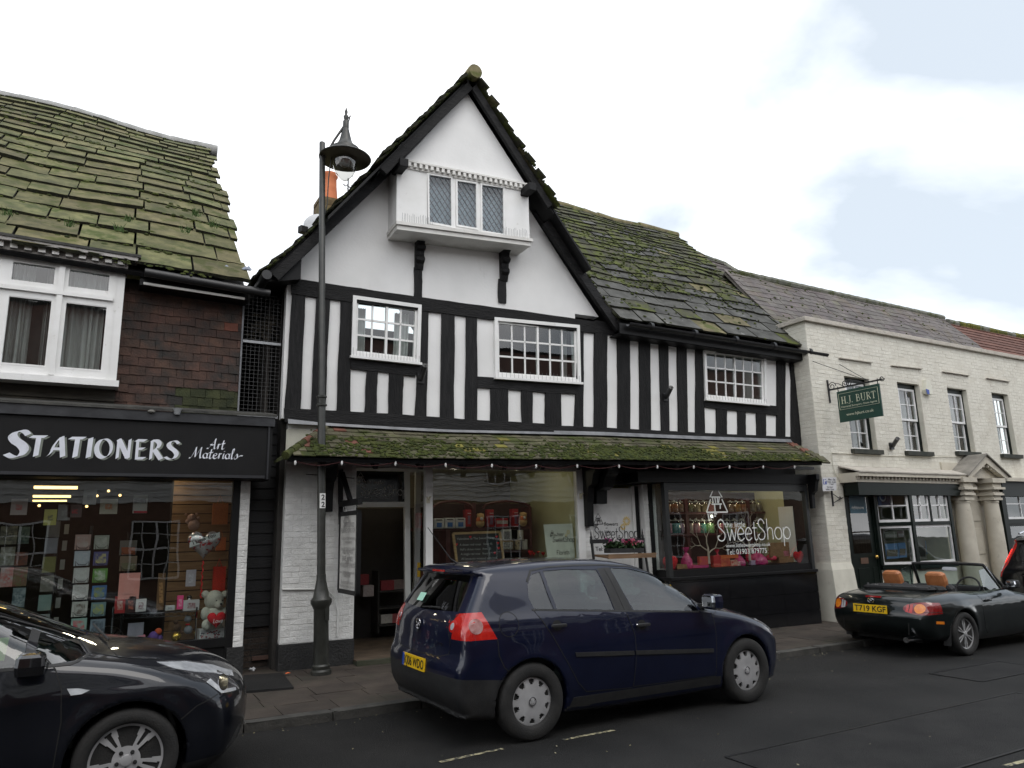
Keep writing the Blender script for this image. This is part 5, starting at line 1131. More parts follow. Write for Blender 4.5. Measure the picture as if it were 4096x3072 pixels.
# drip ledges over the windows
for a,b in (((712,1072),(975,1110)),((1133,1133),(1378,1160)),((1545,1182),(1758,1215)),((1900,1234),(2085,1264))):
    p,q = WB(*zw(*a)),WB(*zw(*b));MB().prism([p+Vector((0,-.05,0)),q+Vector((0,-.05,0)),q+Vector((0,-.05,-.018)),p+Vector((0,-.05,-.018))],(0,.06,0)).build('drip_ledge',m_stone,WH)
def grid_window(parent,x0,x1,z0,z1,y,nx,ny,fw,mat,bar=.018,name='sash',meet=None,gm=None,depth=.04):
    """a flat glazed frame facing the street"""
    mb = MB()
    for c in (((x0,z0),(x1,z0),(x1,z0+fw),(x0,z0+fw)),((x0,z1-fw),(x1,z1-fw),(x1,z1),(x0,z1)),((x0,z0+fw),(x0+fw,z0+fw),(x0+fw,z1-fw),(x0,z1-fw)),((x1-fw,z0+fw),(x1,z0+fw),(x1,z1-fw),(x1-fw,z1-fw))): mb.prism([(a,y,b) for a,b in c],(0,depth,0))
    f = mb.build(name,mat,parent);ix0,ix1,iz0,iz1 = x0+fw,x1-fw,z0+fw,z1-fw;g = MB()
    for i in range(1,nx): g.bar((lerp(ix0,ix1,i/nx),y+.012,iz0),(lerp(ix0,ix1,i/nx),y+.012,iz1),bar,.024,(0,1,0))
    for j in range(1,ny): g.bar((ix0,y+.016,lerp(iz0,iz1,j/ny)),(ix1,y+.016,lerp(iz0,iz1,j/ny)),.022,bar)
    if nx*ny > 1: g.build('glazing_bar',mat,f)
    for i in range(nx):
        for j in range(ny): MB().prism([(lerp(ix0,ix1,i/nx),y+.02,lerp(iz0,iz1,j/ny)),(lerp(ix0,ix1,(i+1)/nx),y+.02,lerp(iz0,iz1,j/ny)),(lerp(ix0,ix1,(i+1)/nx),y+.02,lerp(iz0,iz1,(j+1)/ny)),(lerp(ix0,ix1,i/nx),y+.02,lerp(iz0,iz1,(j+1)/ny))],(0,.004,0)).build('pane',gm or m_glass,f)
    return f
for (a,b,z0,z1) in wins:
    rv = MB();rv.prism([(a,9.05,z1),(b,9.05,z1),(b,9.05,z1+.02),(a,9.05,z1+.02)],(0,.2,0));w = b-a
    fo = MB();fo.prism([(a,9.155,z0),(a+.15,9.155,z0),(a+.15,9.155,z1),(a,9.155,z1)],(0,.06,0));fo.prism([(b-.05,9.155,z0),(b,9.155,z0),(b,9.155,z1),(b-.05,9.155,z1)],(0,.06,0));fo.prism([(a+.15,9.155,z1-.1),(b-.05,9.155,z1-.1),(b-.05,9.155,z1),(a+.15,9.155,z1)],(0,.06,0))
    fo = fo.build('window_frame',m_dg,WH);zm = (z0+z1-.1)/2
    grid_window(fo,a+.15,b-.05,zm-.02,z1-.1,9.1555,2,2,.045,m_sash);grid_window(fo,a+.15,b-.05,z0,zm+.02,9.19,2,2,.045,m_sash)
    MB().prism([(b-.004,9.06,z0),(b-.004,9.15,z0),(b-.004,9.15,z1),(b-.004,9.06,z1)],(-.004,0,0)).build('window_reveal',m_cp,fo)
    MB().prism([(a-.06,8.96,z0-.10),(b+.06,8.96,z0-.10),(b+.06,8.96,z0-.012),(a-.06,8.96,z0-.012)],(0,.26,0)).build('window_sill',pm('dark_sill',(.02,.025,.02),(.05,.05,.04),scale=6,rough=.8) if 'dark_sill' not in MATS else MATS['dark_sill'],fo)
    for (p,q) in ((a+.16,a+.16+.26*w),(b-.05-.30*w,b-.06)):
        k = 10;t0 = [Vector((lerp(p,q,i/k),9.36+.03*math.sin(i*2),z1-.1)) for i in range(k+1)];b0 = [Vector((lerp(p,q,i/k),9.36+.03*math.sin(i*2+.3),z0+.02)) for i in range(k+1)]
        MB().add(t0+b0,[(i,i+1,k+2+i,k+1+i) for i in range(k)]).build('curtain',m_curtain,fo,smooth=60,fix=False)
MB().box((16.5,10.6,4),(9,.06,3.2)).build('room_wall',m_dark,WH);MB().box((16.5,9.9,2.75),(9.2,1.4,.06)).build('upper_floor',m_dark,WH)
# slate roof behind the parapet
PW = math.tan(R_(51));o_ = Vector((0,9.55,5.55));nR = Vector((0,-PW,1)).normalized();upR = Vector((0,1,PW)).normalized()
def onR(px,py): d = ray(px,py);return CAM0+d*((o_-CAM0).dot(nR)/d.dot(nR))
def rv_(px,py): p = onR(px,py);return p.x,(p-o_).dot(upR)
A1,A2,A3 = rv_(3000,1122),rv_(3763,1258),rv_(2970,1115);H1,H2 = rv_(2892,1056),rv_(2775,1020);vR = (A1[1]+A2[1])/2
def SR(x,v): return Vector((x,9.55,5.55))+upR*(v+.02*math.sin(x*1.1)*min(1,v))+nR*(.012*math.sin(x*2.1+v*3))
m_sl = pm('purple_slate',(.078,.067,.063),(.135,.118,.110),scale=4,rough=.7,bump=.2,wpos=True,rnd=.18,rndhue=.04,c3=(.12,.10,.055),s3=1.6,a3=(.5,.75))
SLW = slate_meshes('roof_slate',m_sl,5,.015,90,2,.004)
cs = [-.1+.19*i for i in range(40)];cs = [c for c in cs if c < vR]+[vR]
lay(WH,'roof_slate',SR,cs,lambda v: (11.9,20.3),(.27,.29,1),1.5,.008,SLW,300,seed=95,gap=.004,jit=.003,stuff='far_roof_slates')
qa,qb,qc = atY(2700,993,13.6),atY(2892,1056,13.6),atY(3020,1135,13.0)   # a taller slate roof standing behind
tall = MB();tall.prism([qa,qb,qc,qc+Vector((.4,-1.4,-1.6)),qa+Vector((0,-2.0,-2.3))],(0,.1,-.08));tall = tall.build('taller_roof',m_sl,WH)
for i in range(9): t = (i+.5)/9;p,q = qa.lerp(qa+Vector((0,-2.,-2.3)),t),(qb.lerp(qc,t*1.6) if t < .62 else qc.lerp(qc+Vector((.4,-1.4,-1.6)),(t-.62)*1.3));MB().prism([p+Vector((0,-.03,.02)),q+Vector((0,-.03,.02)),q+Vector((0,-.04,.0)),p+Vector((0,-.04,.0))],(0,.02,.0)).build('slate_course',m_sl,tall)
for p,q in ((SR(12.3,vR),SR(20.3,vR)),(qa,qb),(qb,qc)):
    n = max(3,int((q-p).length/.34))
    for i in range(n): s,e = p.lerp(q,i/n),p.lerp(q,(i+1.05)/n);MB().lathe([(.085,0),(.09,.02),(.08,(e-s).length)],s+Vector((0,0,.0)),e-s,8).build('ridge_tile',pm('green_ridge',(.10,.105,.085),(.18,.18,.15),scale=5,rough=.9,bump=.3,wpos=True,c3=(.05,.06,.015),s3=4,a3=(.5,.65)) if 'green_ridge' not in MATS else MATS['green_ridge'],WH,smooth=40)
dk = MB();dk.prism([SR(11.9,-.2)-nR*.03,SR(20.3,-.2)-nR*.03,SR(20.3,vR)-nR*.03,SR(11.9,vR)-nR*.03],-nR*.04);dk.prism([SR(11.9,vR),SR(20.3,vR),SR(20.3,vR)+Vector((0,3,-3)),SR(11.9,vR)+Vector((0,3,-3))],(0,.03,-.04));dk.build('roof_deck',m_sl,WH)
pts = [];rm = random.Random(14)
for i in range(240): x = rm.uniform(12,20.2);v = rm.uniform(.1,vR-.05) if rm.random() < .5 else vR-rm.uniform(-.02,.08);pts.append((SR(x,v)+nR*.02,nR))
clumps('moss',m_moss,WH,pts,(.012,.03),seed=15)
# the red tiled roof further on
RH = thing('red_roofed_house','house further along with red brown tiled roof beyond the white parapet','house',(22,10,0))
m_rt = pm('red_brown_tile',(.10,.042,.03),(.16,.075,.055),scale=4,rough=.85,bump=.3,wpos=True,rnd=.15)
B1,B2 = rv_(3803,1288),rv_(4055,1372)
def SX(x,v): return SR(x,v)+Vector((0,.0,-.02))
zr_ = [-.1+.165*i for i in range(16)]
for c in zr_:
    x1 = 20.3;x2 = 27;t = (c-B1[1])/max(.01,B2[1]-B1[1])
    if c > B1[1]: continue
    p,q = SX(x1,c),SX(x2,c);MB().prism([p+nR*.03,q+nR*.03,q+upR*.22,p+upR*.22],-nR*.02).build('tile_course',m_rt,RH)
for i in range(12): p = SX(20.3+i*.5,B1[1]);MB().lathe([(.1,0),(.105,.02),(.095,.5)],p,UX,8).build('ridge_tile',m_mossy if i % 3 else MATS['green_ridge'],RH,smooth=40)
MB().box((24.4,9.35,2.6),(5.5,.4,5.4)).build('wall',m_cp,RH)
# ---- estate agents' shopfront
SF = WH
m_cs = pm('cream_stucco',(.50,.46,.38),(.60,.56,.47),scale=4,rough=.7,bump=.15,wpos=True,c3=(.26,.23,.17),s3=5,a3=(.6,.8))
zc_ = WB(*zv(1000,1110)).z                              # bottom of the cornice
xc0,xc1 = xs0-.08,WB(*zv(1560,1100)).x
def sbox(name,x0,x1,y0,z0,z1,t,mat,parent=SF,bevel=0): return MB().prism([(x0,y0,z0),(x1,y0,z0),(x1,y0,z1),(x0,y0,z1)],(0,t,0)).build(name,mat,parent,bevel=bevel)
cor = sbox('shop_cornice',xc0,xc1,8.62,zsh-.10,zsh-.03,.5,m_cs);sbox('cornice_bed',xc0,xc1,8.70,zc_-.06,zsh-.10,.4,m_cs,cor)
MB().prism([(xc0,8.60,zsh-.03),(xc1,8.60,zsh-.03),(xc1,9.04,zsh+.1),(xc0,9.04,zsh+.1)],(0,0,.025)).build('cornice_lead',m_stone,cor)
for i in range(34): x = lerp(xc0+.05,xc1-.04,i/33);sbox('dentil',x-.025,x+.025,8.665,zc_+.0,zc_+.045,.04,m_cs,cor)
sbox('shop_frieze',xs0,xs1,8.72,zc_-.30,zc_-.065,.3,m_dg)
# door in its recess
yd = 9.12;xd0,xd1 = atY(*zv(530,1300),yd).x,atY(*zv(770,1300),yd).x
dr = sbox('agents_door',xd0,xd1,yd,.1,zc_-.32,.05,m_dg);gz0,gz1 = atY(*zu(560,585),yd).z,atY(*zv(650,1215),yd).z
sbox('door_glass',xd0+.12,xd1-.14,yd-.012,gz0,gz1,.01,glass('door_glass',(.35,.33,.30)),dr);MB().prism([(xd0+.12,yd-.004,gz0),(xd1-.14,yd-.004,gz0),(xd1-.14,yd-.004,gz1),(xd0+.12,yd-.004,gz1)],(0,.003,0)).build('door_blind',pm('brown_blind',(.06,.05,.045),(.10,.085,.075),scale=3,stretch=(12,1,.3)),dr)
stk = sbox('door_sticker',xd0+.13,xd1-.16,yd-.018,gz1-.40,gz1-.04,.003,flat('teal_sticker',(.035,.11,.16),.5),dr);typeset('rightmove','lettering',m_wlet,stk,Vector((xd0+.17,yd-.022,gz1-.32)),UX,UZ,w=(xd1-xd0)-.42,bold=.02)
sbox('letter_plate',xd0+.28,xd1-.28,yd-.012,gz0-.20,gz0-.09,.01,flat('brown_notice',(.10,.055,.035),.6),dr);MB().ball((xd1-.07,yd-.05,gz0-.08),.035,10).build('door_knob',flat('brass',(.7,.45,.12),.25,metal=.9),dr,smooth=60)
for x in (xd0+.18,xd0+.62): sbox('door_panel',x,x+.34,yd-.008,.3,gz0-.28,.008,m_dg,dr,.004)
sbox('door_step',xs0,xd1+.1,8.95,-.1,.10,.3,m_stone)
# canted bay shop window
yf = 8.78;xk = atY(*zv(1150,1400),yf).x;xe = atY(*zv(1505,1400),yf).x;xl = atY(*zv(815,1400),9.10).x
za0,za1,za2 = atY(*zu(1160,675),yf).z,atY(*zu(1120,325),yf).z,atY(*zv(1150,1185),yf).z
PL,PK,PE = Vector((xl,9.10,0)),Vector((xk,yf,0)),Vector((xe,yf,0))
def pane_wall(a,b,z0,z1,nx,ny,name,fw=.05):
    u = (b-a);L_ = u.length;u = u.normalized();n = Vector((u.y,-u.x,0));mb = MB()
    def pt(s,z,o=0): return a+u*s+UZ*z+n*o
    for c in (((0,z0),(L_,z0),(L_,z0+fw),(0,z0+fw)),((0,z1-fw),(L_,z1-fw),(L_,z1),(0,z1)),((0,z0+fw),(fw,z0+fw),(fw,z1-fw),(0,z1-fw)),((L_-fw,z0+fw),(L_,z0+fw),(L_,z1-fw),(L_-fw,z1-fw))): mb.prism([pt(s,z,.01) for s,z in c],-n*.05)
    f = mb.build(name,m_sash,SF);g = MB()
    for i in range(1,nx): g.bar(pt(L_*i/nx,z0+fw),pt(L_*i/nx,z1-fw),.025,.03,n)
    for j in range(1,ny): g.bar(pt(fw,lerp(z0,z1,j/ny)),pt(L_-fw,lerp(z0,z1,j/ny)),.03,.025)
    if nx*ny > 1: g.build('glazing_bar',m_sash,f)
    for i in range(nx):
        for j in range(ny): s0,s1 = max(fw,L_*i/nx),min(L_-fw,L_*(i+1)/nx);MB().prism([pt(s0,lerp(z0,z1,j/ny),-.01),pt(s1,lerp(z0,z1,j/ny),-.01),pt(s1,lerp(z0,z1,(j+1)/ny),-.01),pt(s0,lerp(z0,z1,(j+1)/ny),-.01)],-n*.004).build('pane',m_glass,f)
    return f
fwin = pane_wall(PL+UX*.04,PK-UX*.03,za1+.05,za2,2,2,'casement');pm_ = PK.lerp(PE,.5)
pane_wall(PK+UX*.03,pm_-UX*.02,za1+.05,za2,2,2,'casement');pane_wall(pm_+UX*.02,PE,za1+.05,za2,2,2,'casement');pane_wall(PL+UX*.04,PK-UX*.03,za0,za1-.02,1,1,'shop_light',.045);pane_wall(PK+UX*.03,PE,za0,za1-.02,1,1,'shop_light',.045)
fm = MB()
for a in (PL,PK,PE+UX*.03): fm.box(a+UZ*((za0+zc_)/2),(.085,.085,zc_-za0))
for (a,b) in ((PL,PK),(PK,PE)): fm.bar(a+UZ*(za1+.015),b+UZ*(za1+.015),.07,.065);fm.bar(a+UZ*(za2+.06),b+UZ*(za2+.06),.06,.13);fm.bar(a+UZ*(za0-.05),b+UZ*(za0-.05),.12,.09)
fm.bar(pm_+UZ*za1,pm_+UZ*za2,.05,.06,(0,1,0));fm.build('bay_frame',m_dg,SF)
for (a,b) in ((PL,PK),(PK,PE)): u = (b-a).normalized();MB().prism([a-UZ*.1,b-UZ*.1,b+UZ*(za0-.1),a+UZ*(za0-.1)],Vector((-u.y,u.x,0))*.1).build('stall_riser',m_cp,SF)
sbox('bay_post_wall',xe+.07,xs1+.35,9.0,-.1,zc_,.15,m_cs);sbox('door_side_wall',xd1,xl+.02,9.1,0,zc_-.3,.06,m_dg)
MB().box(((xl+xe)/2+.2,10.4,1.4),(3.6,.06,2.8)).build('office_wall',flat('office_wall',(.30,.32,.22),.9),SF);MB().box(((xl+xe)/2,9.7,zc_),(3.6,1.5,.05)).build('office_ceiling',flat('office_ceiling',(.3,.3,.28),.9),SF)
sbox('office_side',xe+.02,xe+.06,8.9,0,zc_,1.5,MATS['office_wall'])
# porch: two columns, entablature blocks, open pediment, panelled door
XP = WB(*zv(1655,885)).x;yp = atX(*zv(1855,865),XP).y
yp = max(8.2,min(8.75,yp));ap = atY(*zv(1855,868),yp);eL,eR = atY(*zv(1690,1062),yp),atY(*zv(2062,1052),yp);ze_ = (eL.z+eR.z)/2;xm = ap.x;hw = (eR.x-eL.x)/2;xm = (eL.x+eR.x)/2
m_prc = m_cs
por = thing('porch','','',(0,0,0));bpy.data.objects.remove(por)
pd = MB()
for sg in (-1,1): pd.prism([(xm,yp,ap.z),(xm+sg*hw,yp,ze_),(xm+sg*hw,yp,ze_-.05),(xm+sg*(hw-.12),yp,ze_-.05),(xm,yp,ap.z-.17)],(0,.12,0))
pdo = pd.build('pediment',m_prc,WH)
for sg in (-1,1):
    MB().prism([(xm,yp-.04,ap.z+.04),(xm+sg*(hw+.06),yp-.04,ze_),(xm+sg*(hw+.06),yp-.04,ze_-.03),(xm,yp-.04,ap.z+.01)],(0,9.04-yp+.04,0)).build('pediment_roof',pm('porch_lead',(.16,.15,.13),(.27,.25,.22),scale=4,rough=.8,bump=.3) if 'porch_lead' not in MATS else MATS['porch_lead'],pdo)
    for k in range(6): t = .12+k*.15;p = Vector((xm+sg*hw*t,yp+.05,lerp(ap.z-.2,ze_-.06,t)));MB().box(p,(.05,.06,.05)).build('dentil',m_prc,pdo)
MB().prism([(xm-hw*.86,yp+.14,ze_-.05),(xm+hw*.86,yp+.14,ze_-.05),(xm,yp+.14,ap.z-.16)],(0,.05,0)).build('tympanum',m_prc,pdo)
colx = []
for k,px in enumerate((1645,1915)):
    c = atY(*zv(px,1400),yp+.22);colx.append(c.x);zt2 = ze_-.05;zcap = atY(*zv(px,1180),yp+.22).z;zc2 = atY(*zv(px,1290),yp+.22).z
    col = MB().lathe([(.20,-.1),(.20,.15),(.165,.18),(.17,.8),(.16,1.6),(.142,zc2-.06),(.155,zc2-.05),(.155,zc2-.02),(.142,zc2)],(c.x,yp+.22,0),UZ,24).build('column',m_prc,WH,smooth=40)
    cb = MB()
    for (w,z0,z1) in ((.34,zc2,zc2+.05),(.30,zc2+.05,zc2+.10),(.40,zc2+.10,zc2+.14),(.36,zc2+.14,zc2+.17),(.46,zcap-.03,zcap+.02)): cb.box((c.x,yp+.22,(z0+z1)/2),(w,w,z1-z0-.001))
    cb.box((c.x,yp+.22,(zc2+.17+zcap-.03)/2),(.28,.28,zcap-.03-zc2-.17));cb.box((c.x,yp+.22,(zcap+.02+zt2-.10)/2),(.34,.36,zt2-.10-zcap-.02));cb.box((c.x,yp+.24,zt2-.05),(.52,.52,.10));cb.build('capital',m_prc,col)
dx0,dx1 = colx[0]+.1,colx[1]-.05
fd = sbox('front_door',dx0,dx1,9.0,0,ze_-.45,.05,m_cs);sbox('door_surround',dx0-.3,dx1+.3,9.02,0,ze_+.3,.03,m_cs)
for zz in (.3,1.05,1.75):
    for x in (dx0+.1,(dx0+dx1)/2+.04): sbox('door_panel',x,x+(dx1-dx0)/2-.16,8.985,zz,zz+.55,.016,m_cs,fd,.006)
for k in range(14):                                     # arch over the door
    a0,a1 = math.pi*k/14,math.pi*(k+1)/14;rr = (dx1-dx0)/2;cx = (dx0+dx1)/2;zb_ = ze_-.62
    MB().prism([(cx+math.cos(a0)*rr,8.93,zb_+math.sin(a0)*rr*.9),(cx+math.cos(a1)*rr,8.93,zb_+math.sin(a1)*rr*.9),(cx+math.cos(a1)*(rr+.08),8.93,zb_+math.sin(a1)*(rr+.08)*.9),(cx+math.cos(a0)*(rr+.08),8.93,zb_+math.sin(a0)*(rr+.08)*.9)],(0,.09,0)).build('arch_moulding',m_prc,fd)
# second shopfront, cut by the edge of the picture
xq = atY(*zv(1990,1300),8.9).x
sbox('shop_cornice',colx[1]+.34,XE,8.66,zsh-.12,zsh-.04,.4,m_cs);sbox('shop_frieze',xq-.02,XE,8.80,zc_-.30,zsh-.12,.25,m_dg);sbox('shop_post',xq-.02,xq+.16,8.86,-.1,zc_-.3,.2,m_dg)
z2a,z2b = atY(*zv(2100,1465),8.9).z,atY(*zv(2100,1180),8.9).z
f2 = grid_window(SF,xq+.16,xq+1.5,z2a,z2b,8.9,2,2,.05,m_sash,.025,'casement');grid_window(SF,xq+1.56,xq+2.9,z2a,z2b,8.9,2,2,.05,m_sash,.025,'casement')
sbox('transom',xq+.14,XE,8.88,z2a-.10,z2a-.002,.1,m_dg);grid_window(SF,xq+.16,xq+2.9,.7,z2a-.11,8.9,1,1,.05,m_dg,name='shop_light');sbox('stall_riser',xq,XE,8.9,-.1,.69,.1,m_dg)
sbox('wall_pier',colx[1]+.15,xq,9.0,-.1,zc_,.2,m_cs);sbox('second_shop_back',xq,XE,9.9,0,zc_,.05,flat('dim_office',(.1,.1,.09),.9))
# sagging cable along the front
cab = [WB(*zv(*p),.02) for p in ((415,845),(580,852),(900,872),(1300,880),(1560,880),(1640,872))]
MB().tube(cab,.008,5).build('cable',m_cp,WH);MB().tube([WB(*zv(*p),.02) for p in ((412,850),(425,960),(445,1040),(500,1110),(530,1150))],.007,5).build('cable',m_cp,WH)
# ================================================================ vehicles: bodies from smooth distance fields
def poly_sdf_grid(pts,h=.012,pad=.35):
    P = np.array(pts,float);lo,hi = P.min(0)-pad,P.max(0)+pad;nx,nz = ((hi-lo)/h).astype(int)+2
    X,Z = np.meshgrid(lo[0]+h*np.arange(nx),lo[1]+h*np.arange(nz),indexing='ij');d = np.full(X.shape,1e9);ins = np.zeros(X.shape,bool)
    for i in range(len(P)):
        a,b = P[i],P[(i+1) % len(P)];e = b-a;t = np.clip(((X-a[0])*e[0]+(Z-a[1])*e[1])/max(1e-12,e@e),0,1)
        d = np.minimum(d,(X-a[0]-t*e[0])**2+(Z-a[1]-t*e[1])**2)
        c = ((a[1] > Z) != (b[1] > Z)) & (X < (b[0]-a[0])*(Z-a[1])/((b[1]-a[1]) if abs(b[1]-a[1]) > 1e-12 else 1e-12)+a[0]);ins ^= c
    return lo,h,np.where(ins,-1,1)*np.sqrt(d)
def bil(g,x,z):
    lo,h,A = g;u = np.clip((x-lo[0])/h,0,A.shape[0]-1.001);v = np.clip((z-lo[1])/h,0,A.shape[1]-1.001);i = u.astype(int);j = v.astype(int);u = u-i;v = v-j
    return A[i,j]*(1-u)*(1-v)+A[i+1,j]*u*(1-v)+A[i,j+1]*(1-u)*v+A[i+1,j+1]*u*v
def smax(a,b,k): h = np.maximum(k-np.abs(a-b),0)/k;return np.maximum(a,b)+h*h*k/4
def cspl(pts,n=5):                                     # closed smooth curve; a point with a third entry is a corner
    out = [];N_ = len(pts)
    for i in range(N_):
        a,b,c,d = pts[i-1],pts[i],pts[(i+1) % N_],pts[(i+2) % N_]
        if len(b) > 2: a = b
        if len(c) > 2: d = c
        for k in range(n):
            t = k/n;out.append(tuple(.5*(2*b[j]+(c[j]-a[j])*t+(2*a[j]-5*b[j]+4*c[j]-d[j])*t*t+(3*b[j]-a[j]-3*c[j]+d[j])*t**3) for j in range(2)))
    return out
def smooth1(xs,ys,x):                                 # monotone-ish smooth interpolation
    xs = np.array(xs,float);ys = np.array(ys,float);fx = np.linspace(xs[0]-.3,xs[-1]+.3,500);fy = np.interp(fx,xs,ys);k = np.hanning(27);k /= k.sum()
    fy = np.convolve(np.pad(fy,13,mode='edge'),k,'valid');return np.interp(x,fx,fy)
class Car:
    def __init__(s,sil,hwz,plan,wheels,arch,bow=(.1,.2),crown=.035,k=.07,xm=1.3,extra=None,flare=.012,arch_in=.42):
        s.g = poly_sdf_grid(cspl(sil));s.hwz = hwz;s.plan = plan;s.wheels = wheels;s.arch = arch;s.bow = bow;s.crown = crown;s.k = k;s.xm = xm;s.extra = extra;s.flare = flare;s.arch_in = arch_in
        s.bb = (min(p[0] for p in sil),max(p[0] for p in sil),min(p[1] for p in sil),max(p[1] for p in sil))
    def hw(s,x,z):
        w = smooth1([p[0] for p in s.hwz],[p[1] for p in s.hwz],z)*smooth1([p[0] for p in s.plan],[p[1] for p in s.plan],x)
        for wx,wz in s.wheels: r = np.hypot(x-wx,z-wz);w = w+s.flare*np.exp(-((r-s.arch-.02)/.07)**2)
        return w
    def F(s,x,y,z,cut=True):
        x,y,z = [np.asarray(a,float) for a in (x,y,z)];w = s.hw(x,z);q = np.clip(np.abs(y)/.85,0,1.2)**2
        t = np.clip((x-(s.xm-.8))/1.6,0,1);xe = x-s.bow[0]*q*(1-t)+s.bow[1]*q*t
        f = smax(bil(s.g,xe,z+s.crown*q),(np.abs(y)-w)*.96,s.k)
        if s.extra is not None: f = s.extra(f,x,y,z)
        if cut:
            for wx,wz in s.wheels: r = np.hypot(x-wx,z-wz);f = smax(f,np.minimum(s.arch-r,np.abs(y)-s.arch_in),.012) if False else smax(f,-smax(r-s.arch,s.arch_in-np.abs(y),.02),.012)
        return f
    def grad(s,P,e=.004):
        x,y,z = P[:,0],P[:,1],P[:,2];g = np.stack([s.F(x+e,y,z)-s.F(x-e,y,z),s.F(x,y+e,z)-s.F(x,y-e,z),s.F(x,y,z+e)-s.F(x,y,z-e)],1);return g/np.maximum(1e-9,np.linalg.norm(g,axis=1))[:,None]
    def surf(s,f,h=.024,box=None):
        """surface nets of the field f(x, y, z)"""
        x0,x1,z0,z1 = s.bb;lo = np.array([x0-.06,-1.02,z0-.06]);hi = np.array([x1+.06,1.02,z1+.08]);n = ((hi-lo)/h).astype(int)+1
        ax = [lo[i]+h*np.arange(n[i]) for i in range(3)];X,Y,Z = np.meshgrid(*ax,indexing='ij');V = f(X,Y,Z);S = V < 0
        act = np.zeros(n-1,bool);cnt = np.zeros(n-1);acc = np.zeros((*(n-1),3));c8 = sum(S[i:n[0]-1+i,j:n[1]-1+j,k:n[2]-1+k].astype(int) for i in (0,1) for j in (0,1) for k in (0,1));act = (c8 > 0) & (c8 < 8)
        for d in range(3):
            o1,o2 = [a for a in range(3) if a != d]
            for i in (0,1):
                for j in (0,1):
                    sl = [None]*3;sl[o1] = slice(i,n[o1]-1+i);sl[o2] = slice(j,n[o2]-1+j);a = list(sl);b = list(sl);a[d] = slice(0,n[d]-1);b[d] = slice(1,n[d]);Va,Vb = V[tuple(a)],V[tuple(b)]
                    m = (Va < 0) != (Vb < 0);t = np.where(m,Va/np.where(m,Va-Vb,1),0);p = np.zeros((*(n-1),3));p[...,d] = t;p[...,o1] = i;p[...,o2] = j;acc += p*m[...,None];cnt += m
        idx = -np.ones(n-1,int);ii = np.argwhere(act);idx[act] = np.arange(len(ii));P = lo+h*(ii+acc[act]/cnt[act][:,None]);quads = []
        for d in range(3):
            o1,o2 = (d+1) % 3,(d+2) % 3;a = [slice(None)]*3;b = [slice(None)]*3;a[d] = slice(0,n[d]-1);b[d] = slice(1,n[d]);A,B_ = S[tuple(a)],S[tuple(b)]
            e = np.argwhere(A != B_);e = e[(e[:,o1] > 0) & (e[:,o2] > 0) & (e[:,o1] < n[o1]-1) & (e[:,o2] < n[o2]-1)];
            if not len(e): continue
            c = []
            for da,db in ((-1,-1),(0,-1),(0,0),(-1,0)): q = e.copy();q[:,o1] += da;q[:,o2] += db;c.append(idx[q[:,0],q[:,1],q[:,2]])
            c = np.stack(c,1);fl = ~A[e[:,0],e[:,1],e[:,2]];c[fl] = c[fl][:,::-1];quads.append(c)
        Q_ = np.concatenate(quads)
        for _ in range(2):                                # settle on the surface
            g = np.stack([f(P[:,0]+.003*(i == 0),P[:,1]+.003*(i == 1),P[:,2]+.003*(i == 2)) for i in range(3)],1);f0 = f(P[:,0],P[:,1],P[:,2]);g = (g-f0[:,None])/.003;st = f0[:,None]*g/np.maximum(.2,(g*g).sum(1))[:,None];P = P-np.clip(st,-h*.5,h*.5)
        me = bpy.data.meshes.new('body');me.from_pydata(P.tolist(),[],Q_.tolist());return me
    def normals(s,me,off=0.0,tol=.003):
        """smooth normals from the field on the outer skin, flat ones on cut faces"""
        nv = len(me.vertices);co = np.empty(nv*3);me.vertices.foreach_get('co',co);co = co.reshape(-1,3);G_ = s.grad(co)
        nl = len(me.loops);lv = np.empty(nl,int);me.loops.foreach_get('vertex_index',lv);npol = len(me.polygons);ls = np.empty(npol,int);lt = np.empty(npol,int);me.polygons.foreach_get('loop_start',ls);me.polygons.foreach_get('loop_total',lt)
        cn = np.empty(npol*3);me.polygons.foreach_get('center',cn);cn = cn.reshape(-1,3);pn = np.empty(npol*3);me.polygons.foreach_get('normal',pn);pn = pn.reshape(-1,3)
        gc = s.grad(cn);ok = (np.abs(s.F(cn[:,0],cn[:,1],cn[:,2])-off) < tol) & ((gc*pn).sum(1) > .75);owner = np.repeat(np.arange(npol),lt);order = np.concatenate([np.arange(a,a+b) for a,b in zip(ls,lt)]);po = np.empty(nl,int);po[order] = owner
        Nn = np.where(ok[po][:,None],G_[lv],pn[po]);me.polygons.foreach_set('use_smooth',[True]*npol);me.normals_split_custom_set(Nn.tolist())
    def drape(s,poly,mode,off=.002,cuts=3,thick=.004,side=-1):
        """a patch of polygon poly laid on the body: mode side (x, z), rear / front (y, z) or top (x, y)"""
        bm = bmesh.new();vs = [bm.verts.new((p[0],p[1],0)) for p in poly];bm.faces.new(vs);bmesh.ops.triangulate(bm,faces=bm.faces[:],quad_method='BEAUTY',ngon_method='BEAUTY')
        for _ in range(cuts):
            L_ = [e for e in bm.edges if e.calc_length() > .09]
            if not L_: break
            bmesh.ops.subdivide_edges(bm,edges=L_,cuts=1);bmesh.ops.triangulate(bm,faces=[f for f in bm.faces if len(f.verts) > 4])
        A = np.array([v.co[:2] for v in bm.verts]);lo = np.full(len(A),1.3 if mode != 'top' else 2.2);hi = np.zeros(len(A))
        def ev(t):
            if mode == 'side': return s.F(A[:,0],side*t,A[:,1],cut=False)
            if mode == 'rear': return s.F(s.xm-t*1.0,A[:,0],A[:,1],cut=False)
            if mode == 'front': return s.F(s.xm+t,A[:,0],A[:,1],cut=False)
            return s.F(A[:,0],A[:,1],t,cut=False)
        if mode in ('rear','front'): lo = np.full(len(A),3.2)
